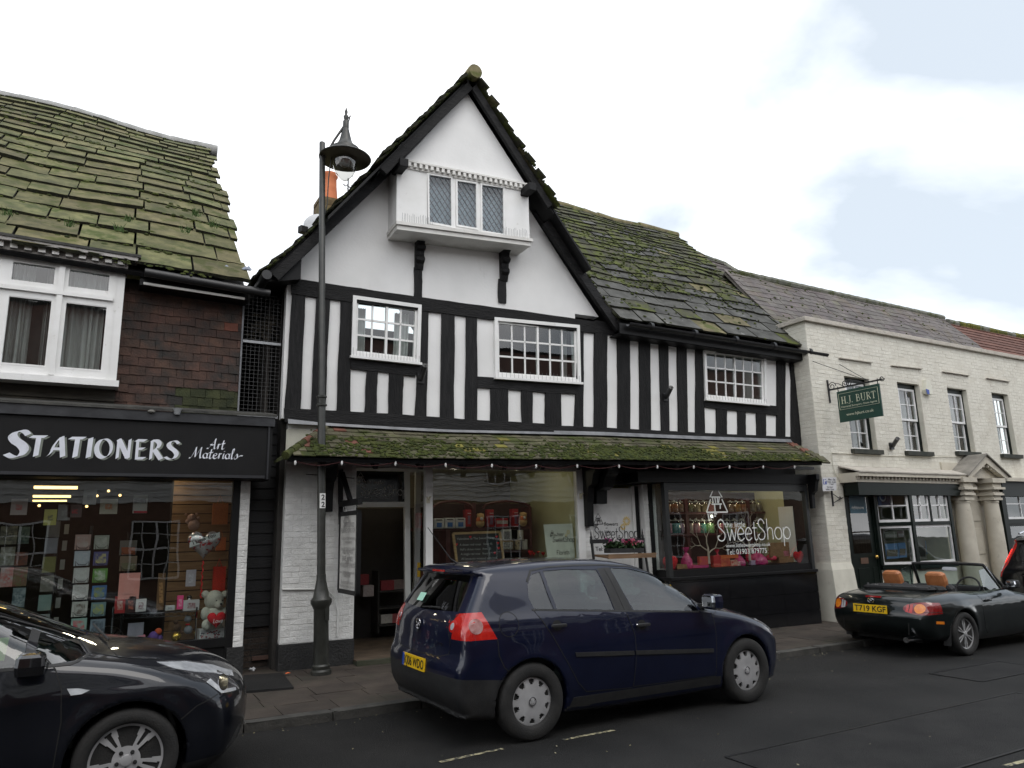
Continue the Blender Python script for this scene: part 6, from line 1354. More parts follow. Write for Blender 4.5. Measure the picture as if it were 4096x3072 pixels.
        if mode == 'top': hi = np.full(len(A),.3)
        for _ in range(34): m = (lo+hi)/2;o = ev(m) > off;lo = np.where(o,m,lo);hi = np.where(o,hi,m)
        t = (lo+hi)/2
        for v,(a,b),tt in zip(bm.verts,A,t):
            v.co = {'side': (a,side*tt,b),'rear': (s.xm-tt,a,b),'front': (s.xm+tt,a,b),'top': (a,b,tt)}[mode]
        bmesh.ops.recalc_face_normals(bm,faces=bm.faces)
        c = bm.faces[:];f0 = c[0];ax = {'side': Vector((0,side,0)),'rear': Vector((-1,0,0)),'front': Vector((1,0,0)),'top': Vector((0,0,1))}[mode]
        if sum(f.normal.dot(ax)*f.calc_area() for f in c) < 0: bmesh.ops.reverse_faces(bm,faces=c)
        me = bpy.data.meshes.new('panel');bm.to_mesh(me)
        if thick:
            bm2 = bmesh.new();bm2.from_mesh(me);bm2.normal_update();n = len(bm2.verts);bm2.verts.ensure_lookup_table();nrm = [v.normal.copy() for v in bm2.verts];fs = [[v.index for v in f.verts] for f in bm2.faces];be = [(e.verts[0].index,e.verts[1].index) for e in bm2.edges if len(e.link_faces) == 1];co = [v.co.copy() for v in bm2.verts];bm2.free()
            me2 = bpy.data.meshes.new('panel');me2.from_pydata([tuple(c_) for c_ in co]+[tuple(c_-m_*thick) for c_,m_ in zip(co,nrm)],[],fs+[[i+n for i in f][::-1] for f in fs]+[(a,b,b+n,a+n) for a,b in be])
            b3 = bmesh.new();b3.from_mesh(me2);bmesh.ops.recalc_face_normals(b3,faces=b3.faces);b3.to_mesh(me2);b3.free();me = me2
        bm.free();shade(me,35);return me
    def seam(s,pts,mode='side',side=-1,w=.007,off=.0025,closed=False):
        """a thin dark shut line following points on the body"""
        P = np.array(pts,float);Q = []
        for a,b in zip(P,np.roll(P,-1,0) if closed else P[1:]):
            n = max(1,int(np.hypot(*(b-a))/.04));Q += [a+(b-a)*k/n for k in range(n)]
        if not closed: Q.append(P[-1])
        A = np.array(Q);lo = np.full(len(A),3.2 if mode in ('rear','front') else (2.2 if mode == 'top' else 1.3));hi = np.full(len(A),.3 if mode == 'top' else 0.)
        for _ in range(34):
            m = (lo+hi)/2;v = {'side': lambda: s.F(A[:,0],side*m,A[:,1],cut=False),'rear': lambda: s.F(s.xm-m,A[:,0],A[:,1],cut=False),'front': lambda: s.F(s.xm+m,A[:,0],A[:,1],cut=False),'top': lambda: s.F(A[:,0],A[:,1],m,cut=False)}[mode]();o = v > off;lo = np.where(o,m,lo);hi = np.where(o,hi,m)
        t = (lo+hi)/2;C3 = [{'side': Vector((a,side*k,b)),'rear': Vector((s.xm-k,a,b)),'front': Vector((s.xm+k,a,b)),'top': Vector((a,b,k))}[mode] for (a,b),k in zip(A,t)]
        if closed: C3.append(C3[0])
        G_ = s.grad(np.array([tuple(c) for c in C3]));mb = MB();vs = []
        for i,c in enumerate(C3):
            d = (C3[min(i+1,len(C3)-1)]-C3[max(i-1,0)]).normalized();g = Vector(G_[i]);r = d.cross(g).normalized()*(w/2);vs += [c-r,c+r,c+r-g*.006,c-r-g*.006]
        for i in range(len(C3)-1): mb.add(vs[4*i:4*i+8],[(0,1,5,4),(1,2,6,5),(3,0,4,7)])
        return mb.mesh('seam')
def boolm(a,b,op='DIFFERENCE'):
    """mesh a with mesh b taken away (or kept)"""
    oa = bpy.data.objects.new('a',a);ob = bpy.data.objects.new('b',b);COL.objects.link(oa);COL.objects.link(ob);m = oa.modifiers.new('m','BOOLEAN');m.operation = op;m.object = ob;m.solver = 'MANIFOLD'
    dg = bpy.context.evaluated_depsgraph_get();dg.update();r = bpy.data.meshes.new_from_object(oa.evaluated_get(dg));bpy.data.objects.remove(oa);bpy.data.objects.remove(ob);r.materials.clear();return r
def take(a,b): return boolm(a,b),boolm(a,b,'INTERSECT')
def prism_mesh(poly,mode,a,b):
    pts = {'side': [(p[0],a,p[1]) for p in poly],'end': [(a,p[0],p[1]) for p in poly],'top': [(p[0],p[1],a) for p in poly]}[mode];v = {'side': (0,b-a,0),'end': (b-a,0,0),'top': (0,0,b-a)}[mode]
    mb = MB().prism(pts,v);me = mb.mesh('cut');bm = bmesh.new();bm.from_mesh(me);bmesh.ops.triangulate(bm,faces=[f for f in bm.faces if len(f.verts) > 4]);bmesh.ops.recalc_face_normals(bm,faces=bm.faces);bm.to_mesh(me);bm.free();return me
m_tyre = pm('tyre_rubber',(.012,.012,.012),(.022,.021,.020),scale=12,rough=.8,bump=.3,bscale=90)
m_trim = pm('black_plastic',(.012,.012,.013),(.02,.02,.02),scale=14,rough=.6,bump=.2,bscale=150)
m_cabin = flat('car_interior',(.020,.020,.022),.8);m_seat = flat('seat_cloth',(.035,.035,.038),.9);m_chrome = pm('chrome',(.6,.6,.62),(.7,.7,.72),rough=.12,metal=1)
m_seam = flat('shut_line',(.004,.004,.004),.7)
m_carglass = glass('car_glass',(.52,.61,.59),1.0);m_darkglass = glass('rear_car_glass',(.26,.30,.29),1.0)
def paintm(name,c,metal=.25,rough=.32):
    m = pm(name,c,tuple(k*1.25+.001 for k in c),scale=3,rough=rough,metal=metal,coat=1.0,spec=.15,c3=tuple(k*.7+.006 for k in c),s3=3,a3=(.6,.85));return m
m_red = pm('red_lens',(.42,.010,.008),(.55,.02,.012),scale=20,rough=.12,coat=1);m_amber = pm('amber_lens',(.75,.18,.01),(.85,.28,.02),scale=20,rough=.12,coat=1);m_clear = pm('clear_lens',(.50,.52,.55),(.75,.77,.8),scale=14,rough=.12,coat=1,metal=.35)
m_plate = flat('yellow_plate',(.80,.50,.01),.35);m_euro = flat('plate_blue',(.01,.06,.35),.4)
m_silver = pm('silver_alloy',(.50,.50,.51),(.60,.60,.61),scale=10,rough=.38,metal=.45)
def wheel(parent,c,r,w,rim_r,side,hole,zf,mat=None,nth=120,rings=None,boss=None):
    """a wheel with its tyre, a pierced face (hole(r, angle) says where it is open) and a dark drum behind"""
    ax = Vector((0,side,0));c = Vector(c);W_ = MB();s = w/2
    prof = [(rim_r*.98,-s),(r*.90,-s),(r*.985,-s*.8),(r,-s*.5),(r,s*.5),(r*.985,s*.78),(r*.93,s*.97),(rim_r*1.10,s*.96),(rim_r*1.02,s*.84),(rim_r*.98,s*.5)]
    ty = W_.lathe(prof,c,ax,56).build('tyre',m_tyre,None,smooth=50);wh = MB().lathe([(rim_r*1.0,-s*.9),(rim_r*.99,s*.2),(rim_r*.9,s*.1),(.02,s*.05)],c,ax,40).build('wheel',m_trim,parent,smooth=40);attach(ty,wh)
    a = ax.cross(UZ).normalized();b = ax.cross(a);mb = MB();rg = rings or [rim_r*k for k in (.02,.12,.22,.3,.38,.46,.54,.62,.70,.78,.86,.93,1.0,1.03)]
    n = nth;vs = []
    for rr in rg:
        for k in range(n): t = 2*math.pi*k/n;vs.append(c+ax*(s*.55+zf(rr/rim_r)*.03)+(a*math.cos(t)+b*math.sin(t))*rr)
    fs = []
    for i in range(len(rg)-1):
        for k in range(n):
            rr = (rg[i]+rg[i+1])/2/rim_r;t = 2*math.pi*(k+.5)/n
            if not hole(rr,t): fs.append((i*n+k,i*n+(k+1) % n,(i+1)*n+(k+1) % n,(i+1)*n+k))
    me = mb.add(vs,fs).mesh('wheel_face');bm = bmesh.new();bm.from_mesh(me);bmesh.ops.delete(bm,geom=[v for v in bm.verts if not v.link_faces],context='VERTS');bmesh.ops.recalc_face_normals(bm,faces=bm.faces)
    if sum(f.normal.dot(ax) for f in bm.faces) < 0: bmesh.ops.reverse_faces(bm,faces=bm.faces[:])
    bmesh.ops.solidify(bm,geom=bm.faces[:],thickness=.016);bm.to_mesh(me);bm.free();shade(me,45);link('rim',me,mat or m_silver,wh)
    bs = MB().lathe([(rim_r*.16,0),(rim_r*.15,.008),(rim_r*.05,.012)],c+ax*(s*.55+zf(0)*.03),ax,20).build('hub_cap',boss or m_silver,wh,smooth=40)
    return wh
def place(root,M):                                       # move a finished car from its own axes into the street
    root.matrix_world = M
def number_plate(parent,c,ux,uz,txt,w=.52,h=.111,euro=True,mat=None):
    c = Vector(c);ux = Vector(ux).normalized();uz = Vector(uz).normalized();n = ux.cross(uz)
    p = MB().prism([c-ux*w/2-uz*h/2,c+ux*w/2-uz*h/2,c+ux*w/2+uz*h/2,c-ux*w/2+uz*h/2],-n*.012).build('number_plate',mat or m_plate,parent)
    x0 = -w/2+(.055 if euro else .022)
    if euro: MB().prism([c-ux*w/2-uz*h/2+n*.001,c-ux*(w/2-.045)-uz*h/2+n*.001,c-ux*(w/2-.045)+uz*h/2+n*.001,c-ux*w/2+uz*h/2+n*.001],-n*.001).build('plate_band',m_euro,p)
    typeset(txt,'plate_lettering',flat('plate_black',(.008,.008,.008),.5) if 'plate_black' not in MATS else MATS['plate_black'],p,c+ux*x0-uz*h*.33,ux,uz,w=w/2-x0-.012,h=h*.68,bold=.018,lift=.0025);return p
def ring_disc(name,mat,parent,c,ax,r0,r1,t=.004,n=28):
    return MB().lathe([(r0,0),(r0,t),(r1,t),(r1,0)],c,ax,n).build(name,mat,parent,smooth=30)
def pad(mb,c,size,M=None,sub=.3,n=8):               # a rounded cushion
    sx,sy,sz = [k/2 for k in size];vs = [];m = 6;fs = []
    def sg(v,e): return math.copysign(abs(v)**e,v)
    for i in range(m+1):
        t = -math.pi/2+math.pi*i/m
        for k in range(12):
            p = 2*math.pi*k/12;v = Vector((sx*sg(math.cos(t),sub)*sg(math.cos(p),sub),sy*sg(math.cos(t),sub)*sg(math.sin(p),sub),sz*sg(math.sin(t),sub)));vs.append((M @ v if M else v)+Vector(c))
    for i in range(m):
        for k in range(12): fs.append((i*12+k,i*12+(k+1) % 12,(i+1)*12+(k+1) % 12,(i+1)*12+k))
    return mb.add(vs,fs)
# ---------------------------------------------------------------- the dark blue hatchback in the middle
def make_golf():
    sil = [(-.56,.24),(-.67,.30),(-.735,.42),(-.745,.55),(-.735,.66),(-.712,.73),(-.70,.80),(-.69,.95),(-.655,1.04),(-.55,1.20),(-.43,1.375,1),(-.475,1.415,1),(-.40,1.45),(-.1,1.472),(.4,1.486),(.85,1.482),(1.2,1.452),(1.5,1.385),(1.8,1.26),(2.1,1.11),(2.30,1.005),(2.45,.965),(2.7,.925),(2.95,.86),(3.15,.785),(3.28,.70),(3.335,.62),(3.345,.52),(3.335,.40),(3.29,.27),(3.18,.20),(2.2,.19),(.6,.19)]
    hwz = [(.15,.80),(.25,.835),(.36,.858),(.55,.872),(.70,.876),(.82,.872),(.92,.858),(1.0,.835),(1.08,.80),(1.2,.752),(1.32,.70),(1.42,.64),(1.5,.56),(1.6,.5)]
    plan = [(-.8,.91),(-.6,.955),(-.3,.985),(.1,1),(2.2,1),(2.6,.99),(2.9,.965),(3.1,.92),(3.25,.85),(3.36,.74)]
    def extra(f,x,y,z):                                # shoulder crease and the step above the rear bumper
        return f-.006*np.exp(-((z-(.985-.05*np.clip(x,0,2.5)/2.2))/.03)**2)*(x > -.5)*(np.abs(y) > .5)-.010*np.exp(-((z-.60)/.10)**2)*np.exp(-((x+.75)/.25)**2)
    C_ = Car(sil,hwz,plan,[(0,.316),(2.578,.316)],.352,(.075,.26),.04,.065,1.3,extra)
    root = thing('hatchback_car','dark blue five-door hatchback parked in the middle of the street scene','car',(0,0,0))
    pnt = paintm('navy_paint',(.0035,.0055,.020),.05)
    body = C_.surf(C_.F);cab = C_.surf(lambda x,y,z: smax(C_.F(x,y,z,False)+.045,smax(.42-z,smax(-.40-x,x-2.1,.05),.05),.05),.04)
    body = boolm(body,cab)
    def mz(x): return 1.072-.068*(x-.05)                  # waistline under the windows
    wr = [(.30,mz(.3)),(.93,mz(.93)),(.90,1.2),(.855,1.375),(.5,1.392),(.25,1.385),(.265,1.25)];wq = [(.065,mz(.06)),(.265,mz(.265)),(.235,1.2),(.215,1.38),(.12,1.36),(.05,1.27),(.032,1.16)]
    wf = [(1.15,mz(1.15)),(1.95,mz(1.95)),(1.93,1.08),(1.86,1.155),(1.7,1.235),(1.5,1.315),(1.25,1.372),(1.02,1.388),(1.07,1.22)]
    wins = [wr,wq,wf];ws = [(-.64,1.02),(.64,1.02),(.60,1.20),(.545,1.395),(.3,1.415),(-.3,1.415),(-.545,1.395),(-.60,1.20)];bk = [(-.60,1.07),(0,1.055),(.60,1.07),(.56,1.22),(.49,1.362),(-.49,1.362),(-.56,1.22)]
    for w in wins: body = boolm(body,prism_mesh(w,'side',-1.2,1.2))
    body = boolm(body,prism_mesh(ws,'end',1.2,2.7));body = boolm(body,prism_mesh(bk,'end',-.9,-.15))
    body,lw = take(body,prism_mesh([(-.9,.575),(-.5,.54),(-.1,.505),(-.1,.1),(-.9,.1)],'side',-1.2,1.2));C_.normals(lw);link('bumper_trim',lw,m_trim,root)
    lamps = []
    for sd in (-1,1):
        A_ = prism_mesh([(-.9,1.055),(-.60,1.066),(-.45,1.075),(-.40,.97),(-.335,.852),(-.9,.852)],'side',sd*.3,sd*1.2);B2 = prism_mesh([(sd*p[0],p[1]) for p in ((1.1,.80),(.60,.855),(.545,.89),(.525,.94),(.54,1.0),(.585,1.04),(.64,1.06),(1.1,1.1))],'end',-1.2,.2)
        body,lp = take(body,boolm(A_,B2,'INTERSECT'));C_.normals(lp);lamps.append(lp)
    C_.normals(body);b = link('body',body,pnt,root)
    for sd in (-1,1):
        for w in wins: link('side_window',C_.drape(w,'side',-.006,4,.004,sd),m_carglass,root)
        # black pillar cover, door seams, strips, handles
        link('pillar_trim',C_.drape([(.935,mz(.94)),(1.14,mz(1.14)),(1.065,1.22),(1.012,1.392),(.865,1.385),(.905,1.2)],'side',.0015,3,.003,sd),m_trim,root)
        link('mirror_panel',C_.drape([(1.955,mz(1.95)),(2.085,mz(2.08)),(1.95,1.105),(1.93,1.09)],'side',.002,2,.003,sd),m_trim,root)
        dr = link('door',C_.drape([(1.05,mz(1.05)-.02),(2.12,mz(2.12)-.02),(2.15,.75),(2.135,.32),(1.09,.315),(1.12,.78)],'side',.0022,5,.004,sd),pnt,root)
        link('door_seam',C_.seam([(.935,1.43),(1.0,1.2),(1.045,1.0),(1.12,.78),(1.13,.6),(1.09,.32),(2.13,.305),(2.15,.6),(2.15,.76),(2.13,.915)],'side',sd),m_seam,dr)
        rd = link('door',C_.drape([(.06,mz(.06)-.02),(1.03,mz(1.04)-.02),(1.10,.78),(1.07,.315),(.56,.34),(.47,.42),(.36,.60),(.30,.68),(.2,.85)],'side',.0022,5,.004,sd),pnt,root)
        link('door_seam',C_.seam([(.05,1.068),(.2,.85),(.305,.68),(.40,.53),(.47,.42),(.56,.335),(1.08,.31)],'side',sd),m_seam,rd)
        for d_,x,z in ((dr,1.215,.862),(rd,.265,.922)):
            y = sd*.876;hb = MB();pad(hb,(x,y+sd*.018,z),(.17,.03,.032),None,.5);link('handle',hb.mesh('h'),m_trim,d_);link('handle_cup',C_.drape([(x+.05*math.cos(t)*1.0,z+.045*math.sin(t)) for t in [k*math.pi/6 for k in range(12)]],'side',.003,1,.002,sd),m_seam,d_)
        MB().ball((1.135,sd*.897,.867),.011,8).build('lock',m_chrome,dr,smooth=60)
        link('rubbing_strip',C_.drape([(.435,.680),(1.095,.638),(1.098,.602),(.445,.644)],'side',.012,4,.014,sd),m_trim,rd);link('rubbing_strip',C_.drape([(1.115,.637),(2.10,.572),(2.10,.536),(1.118,.601)],'side',.012,4,.014,sd),m_trim,dr)
        link('window_seal',C_.seam([(.04,mz(.04)-.008),(1.96,mz(1.96)-.008)],'side',sd,.016,.003),m_trim,root);link('roof_strip',C_.seam([(.05,1.30),(.12,1.395),(.3,1.418),(.6,1.425),(.95,1.418),(1.25,1.395),(1.5,1.335),(1.72,1.25),(1.95,1.125)],'side',sd,.02,.003),m_trim,root)
        link('sill_trim',C_.drape([(.42,.30),(2.2,.30),(2.2,.22),(.38,.22)],'side',.002,4,.004,sd),m_trim,root)
        link('wing_seam',C_.seam([(2.16,.90),(2.3,.955),(2.6,.905),(3.05,.79)],'side',sd,.006),m_seam,root)
        # tail lamp, in two halves; headlamp; fuel flap on the near side
        tl_ = link('tail_lamp',lamps[0 if sd < 0 else 1],m_red,root)
        link('lamp_reflector',C_.drape([(-.52+.062*math.cos(t),.962+.062*math.sin(t)) for t in [k*math.pi/9 for k in range(18)]],'side',.003,2,.003,sd),pm('pink_reflector',(.30,.12,.11),(.45,.26,.25),scale=20,rough=.1,coat=1) if 'pink_reflector' not in MATS else MATS['pink_reflector'],tl_)
        link('lamp_reflector',C_.drape([(sd*.615+.05*math.cos(t),.955+.05*math.sin(t)) for t in [k*math.pi/8 for k in range(16)]],'rear',.003,1,.003),m_red,tl_);link('reversing_lamp',C_.drape([(sd*.615+.026*math.cos(t),.955+.03*math.sin(t)) for t in [k*math.pi/6 for k in range(12)]],'rear',.005,1,.003),m_clear,tl_)
        link('headlamp',C_.drape([(2.92,.79),(3.08,.775),(3.20,.70),(3.23,.63),(3.16,.605),(3.05,.66)],'side',.004,4,.01,sd),m_clear,root)
        mr = MB();pad(mr,(2.03,sd*.985,1.035),(.14,.20,.15),None,.45);mo = link('door_mirror',mr.mesh('mirror'),pnt,root);pad_ = MB();pad(pad_,(1.975,sd*.99,1.035),(.05,.17,.125),None,.4);link('mirror_glass',pad_.mesh('mg'),pm('mirror_glass',(.5,.52,.55),rough=.03,metal=1) if 'mirror_glass' not in MATS else MATS['mirror_glass'],mo);MB().box((2.04,sd*.87,.985),(.09,.12,.04)).build('mirror_stalk',m_trim,mo)
    fl_ = link('fuel_flap',C_.drape([(-.215+.095*math.cos(t),.962+.10*math.sin(t)) for t in [k*math.pi/10 for k in range(20)]],'side',.0012,2,.003,-1),pnt,root);link('flap_seam',C_.seam([(-.215+.095*math.cos(t),.962+.10*math.sin(t)) for t in [k*math.pi/12 for k in range(24)]],'side',-1,.005,.0026,True),m_seam,fl_)
    link('windscreen',C_.drape(ws,'front',-.006,5,.005),m_carglass,root);link('rear_window',C_.drape(bk,'rear',-.004,5,.005),m_darkglass,root)
    tg = link('tailgate',C_.drape([(-.60,1.045),(.60,1.045),(.62,.9),(.60,.73),(.45,.70),(-.45,.70),(-.60,.73),(-.62,.9)],'rear',.0016,5,.004),pnt,root);link('tailgate_seam',C_.seam([(-.63,1.05),(-.535,.96),(-.60,.84),(-.60,.73),(-.45,.695),(.45,.695),(.60,.73),(.60,.84),(.535,.96),(.63,1.05)],'rear'),m_seam,tg)
    link('tailgate_edge',C_.seam([(-.61,1.07),(-.565,1.22),(-.53,1.36)],'rear',-1,.012),m_seam,tg);link('tailgate_edge',C_.seam([(.61,1.07),(.565,1.22),(.53,1.36)],'rear',-1,.012),m_seam,tg)
    for sd in (-1,1): link('bumper_seam',C_.seam([(-.335,.85),(-.325,.72),(-.28,.62),(-.24,.585)],'side',sd),m_seam,root);link('bumper_seam',C_.seam([(2.99,.60),(3.14,.60)],'side',sd),m_seam,root)
    sp = MB().bar((-.452,-.53,1.395),(-.452,.53,1.395),.10,.03).build('spoiler',pnt,root,bevel=.01);MB().box((-.505,0,1.398),(.012,.26,.018)).build('brake_light',m_red,sp)
    # badge, lettering, wiper, plate
    px = C_;bx = -.72
    bd = ring_disc('badge',m_chrome,root,(-.706,0,.925),(-1,0,0),.044,.056,.008);mb = MB()
    for (a,c) in (((-.036,.03),(-.012,-.03)),((-.012,-.03),(0,.0)),((0,.0),(.012,-.03)),((.012,-.03),(.036,.03)),((-.016,.045),(0,.012)),((0,.012),(.016,.045))): mb.bar((-.713,-a[0],.925+a[1]),(-.713,-c[0],.925+c[1]),.008,.004,(1,0,0))
    mb.build('badge_lines',m_chrome,bd)
    typeset('1.6 FSI','model_lettering',m_chrome,root,(-.700,-.40,.79),(0,-1,0),(0,0,1),w=.14,h=.025)
    typeset('Golf','model_lettering',m_chrome,root,(-.700,.56,.79),(0,-1,0),(0,0,1),w=.09,h=.025)
    number_plate(root,(-.757,0,.60),(0,-1,0),(.06,0,1),'KJ06 WDO')
    MB().tube([(-.655,.02,1.075),(-.64,-.15,1.085),(-.635,-.33,1.09)],.008,6).build('wiper',m_trim,root)
    MB().prism([(-.62,.26,1.12),(-.62,.12,1.12),(-.575,.12,1.19),(-.575,.26,1.19)],(.002,0,0)).build('window_sticker',flat('pale_green_sticker',(.35,.62,.50),.6),root)
    MB().tube([(-.30,0,1.452),(-.38,0,1.50),(-.62,0,1.80)],[.012,.006,.003],6).build('aerial',m_trim,root)
    # cabin: floor, dash, seats, wheel
    it = MB();it.box((.9,0,.40),(2.6,1.5,.06));it.box((1.95,0,.83),(.38,1.42,.22));it.box((-.18,0,.72),(.35,1.3,.62));it.build('cabin',m_cabin,root)
    for (x,y) in ((.98,-.36),(.98,.36),(.08,-.38),(.08,.38)):
        mb = MB();M_ = Matrix.Rotation(R_(-18),3,'Y');pad(mb,(x+.10,y,.56),(.5,.5,.16));pad(mb,(x-.14,y,.86),(.14,.5,.62),M_);pad(mb,(x-.25,y,1.225),(.10,.27,.19),M_,.45);mb.bar((x-.225,y-.05,1.10),(x-.24,y-.05,1.2),.012,.012);mb.bar((x-.225,y+.05,1.10),(x-.24,y+.05,1.2),.012,.012);link('seat',mb.mesh('seat'),m_seat,root)
    st = MB();c = Vector((1.62,-.36,.94));ax = Vector((-.9,0,.42)).normalized();u = Vector((0,1,0));v = ax.cross(u);st.tube([c+(u*math.cos(t)+v*math.sin(t))*.185 for t in [k*math.pi/14 for k in range(29)]],.014,8);st.box(c-ax*.02,(.05,.13,.1));st.bar(c-u*.18,c+u*.18,.02,.03);st.build('steering_wheel',m_cabin,root,smooth=50)
    def hole(r,t): k = (t*10/(2*math.pi)) % 1;return .66 < r < .90 and abs(k-.5) < .20+.06*(r-.66)
    def zf(r): return .55-.35*(r-.5)**2*4 if r > .5 else .55
    for x in (0,2.578):
        for sd in (-1,1):
            w = wheel(root,(x,sd*.772,.316),.316,.195,.195,sd,hole,zf)
            rd_ = ring_disc('wheel_badge',m_chrome,w,(x,sd*.848,.316),(0,sd,0),.030,.036,.004,20);mb = MB()
            for (a,c) in (((-.024,.02),(-.008,-.02)),((-.008,-.02),(0,.0)),((0,.0),(.008,-.02)),((.008,-.02),(.024,.02))): mb.bar((x+a[0],sd*.851,.316+a[1]),(x+c[0],sd*.851,.316+c[1]),.005,.003,(0,1,0))
            mb.build('badge_lines',m_seam,rd_)
    MB().box((1.29,0,.27),(3.3,1.15,.1)).build('underbody',m_seam,root)
    return root
golf = make_golf()
golf.matrix_world = Matrix.Translation((3.387,6.55,gz(3.387))) @ Matrix.Rotation(.008,4,'Y')
# ---------------------------------------------------------------- the near black-blue hatchback, cut by the left edge
def make_near():
    sil = [(-.60,.26),(-.72,.40),(-.75,.6),(-.72,.9),(-.6,1.08),(-.42,1.36),(-.2,1.43),(.3,1.465),(.9,1.465),(1.3,1.43),(1.65,1.355),(1.95,1.24),(2.25,1.10),(2.46,1.02),(2.66,.985),(2.9,.94),(3.15,.865),(3.34,.775),(3.46,.675),(3.505,.58),(3.52,.45),(3.50,.32),(3.44,.24),(3.25,.19),(2.0,.18),(.5,.19)]
    hwz = [(.15,.80),(.25,.85),(.4,.872),(.55,.878),(.70,.882),(.80,.872),(.90,.848),(.97,.825),(1.08,.775),(1.2,.725),(1.32,.67),(1.42,.61),(1.5,.54)]
    plan = [(-.8,.84),(-.5,.93),(-.1,1),(2.4,1),(2.8,.99),(3.05,.965),(3.25,.92),(3.4,.85),(3.52,.74)]
    C_ = Car(sil,hwz,plan,[(0,.316),(2.65,.316)],.362,(.12,.30),.045,.08,1.35,lambda f,x,y,z: f-.006*np.exp(-((z-(.80-.02*x))/.03)**2)*(np.abs(y) > .5),.016)
    root = thing('near_hatchback_car','near black hatchback front cut off by the left picture edge','car',(0,0,0));pnt = paintm('blue_black_paint',(.006,.007,.011))
    body = C_.surf(C_.F);body = boolm(body,C_.surf(lambda x,y,z: smax(C_.F(x,y,z,False)+.045,smax(.42-z,smax(-.40-x,x-2.25,.05),.05),.05),.05))
    wq = [(2.075,.945),(2.30,.955),(2.365,.975),(2.32,1.02),(2.18,1.085),(2.085,1.125)];wf = [(1.05,.95),(2.02,.945),(2.03,1.15),(1.87,1.215),(1.6,1.30),(1.3,1.35),(1.0,1.375)];wr = [(.1,1.0),(.95,.95),(.9,1.38),(.4,1.385),(.15,1.33)]
    for w in (wq,wf,wr): body = boolm(body,prism_mesh(w,'side',-1.2,1.2))
    ws = [(-.66,1.05),(.66,1.05),(.60,1.2),(.53,1.38),(.3,1.40),(-.3,1.40),(-.53,1.38),(-.60,1.2)];bk = [(-.58,1.1),(.58,1.1),(.5,1.34),(-.5,1.34)];body = boolm(body,prism_mesh(ws,'end',1.4,2.9));body = boolm(body,prism_mesh(bk,'end',-.9,-.2))
    hl = [(2.79,.893),(3.0,.862),(3.2,.805),(3.36,.735),(3.6,.68),(3.6,.60),(3.33,.622),(3.23,.65),(3.15,.72),(3.03,.79)];fg = [(3.28,.26),(3.40,.385),(3.60,.40),(3.60,.27)];lamps = []
    for sd in (-1,1):
        for pl,n in ((hl,.47),(fg,.52)): body,lp = take(body,prism_mesh(pl,'side',sd*n,sd*1.2));C_.normals(lp);lamps.append(lp)
    body,lw = take(body,prism_mesh([(2.9,.24),(3.7,.255),(3.7,.1),(2.9,.1)],'side',-1.2,1.2));C_.normals(lw);link('splitter',lw,m_trim,root)
    C_.normals(body);link('body',body,pnt,root)
    m_hl = pm('headlamp_lens',(.05,.05,.055),(.16,.16,.17),scale=9,rough=.06,metal=.3,coat=1)
    for i,sd in enumerate((-1,1)):
        h = link('headlamp',lamps[2*i],m_hl,root);link('fog_lamp',lamps[2*i+1],m_chrome,root)
        link('lamp_strip',C_.drape([(2.80,.889),(3.0,.858),(3.2,.80),(3.36,.728),(3.36,.70),(3.19,.765),(3.05,.80),(2.90,.845)],'side',.003,4,.004,sd),m_clear,h);link('lamp_strip',C_.drape([(3.12,.735),(3.155,.745),(3.24,.665),(3.36,.64),(3.36,.622),(3.23,.645)],'side',.003,3,.004,sd),m_clear,h);link('lamp_projector',C_.drape([(3.255+.042*math.cos(t),.70+.045*math.sin(t)) for t in [k*math.pi/7 for k in range(14)]],'side',.004,1,.004,sd),m_chrome,h)
        for w,n in ((wq,'quarter_light'),(wf,'side_window'),(wr,'side_window')): link(n,C_.drape(w,'side',-.006,4,.004,sd),m_carglass,root)
        link('pillar_trim',C_.drape([(2.022,.945),(2.073,.945),(2.083,1.125),(2.032,1.15)],'side',.002,2,.003,sd),m_trim,root);link('window_seal',C_.seam([(.1,.99),(.95,.942),(2.28,.942),(2.36,.965),(2.385,.98),(2.33,1.035),(2.18,1.105),(1.87,1.232),(1.6,1.318)],'side',sd,.02,.003),m_trim,root)
        dr = link('door',C_.drape([(1.1,.93),(2.20,.925),(2.245,.80),(2.26,.55),(2.24,.3),(1.1,.3)],'side',.002,5,.004,sd),pnt,root);link('door_seam',C_.seam([(2.13,1.0),(2.20,.92),(2.245,.80),(2.262,.6),(2.24,.3)],'side',sd),m_seam,dr)
        link('bonnet_seam',C_.seam([(2.40,.98),(2.55,.945),(2.80,.90)],'side',sd,.007),m_seam,root);link('bumper_seam',C_.seam([(2.96,.53),(3.06,.60),(3.2,.648)],'side',sd),m_seam,root);link('bonnet_seam',C_.seam([(2.44,1.03),(2.50,.985),(2.55,.95)],'side',sd,.007),m_seam,root)
        link('side_indicator',C_.drape([(2.275,.80),(2.34,.795),(2.405,.778),(2.36,.76),(2.30,.758)],'side',.005,2,.008,sd),m_clear,root)
        mb = MB();pad(mb,(2.07,sd*.985,.975),(.17,.20,.145),None,.5);mo = link('door_mirror',mb.mesh('mirror'),pm('gloss_black',(.006,.006,.007),rough=.1,coat=1) if 'gloss_black' not in MATS else MATS['gloss_black'],root);MB().prism([(2.0,sd*.86,.93),(2.16,sd*.86,.93),(2.13,sd*.93,.93),(2.03,sd*.93,.93)],(0,0,.04)).build('mirror_stalk',m_trim,mo)
    link('windscreen',C_.drape(ws,'front',-.006,5,.005),m_carglass,root);link('rear_window',C_.drape(bk,'rear',-.004,4,.005),m_darkglass,root);MB().tube([(2.50,-.3,1.02),(2.42,.1,1.07),(2.40,.3,1.08)],.008,6).build('wiper',m_trim,root)
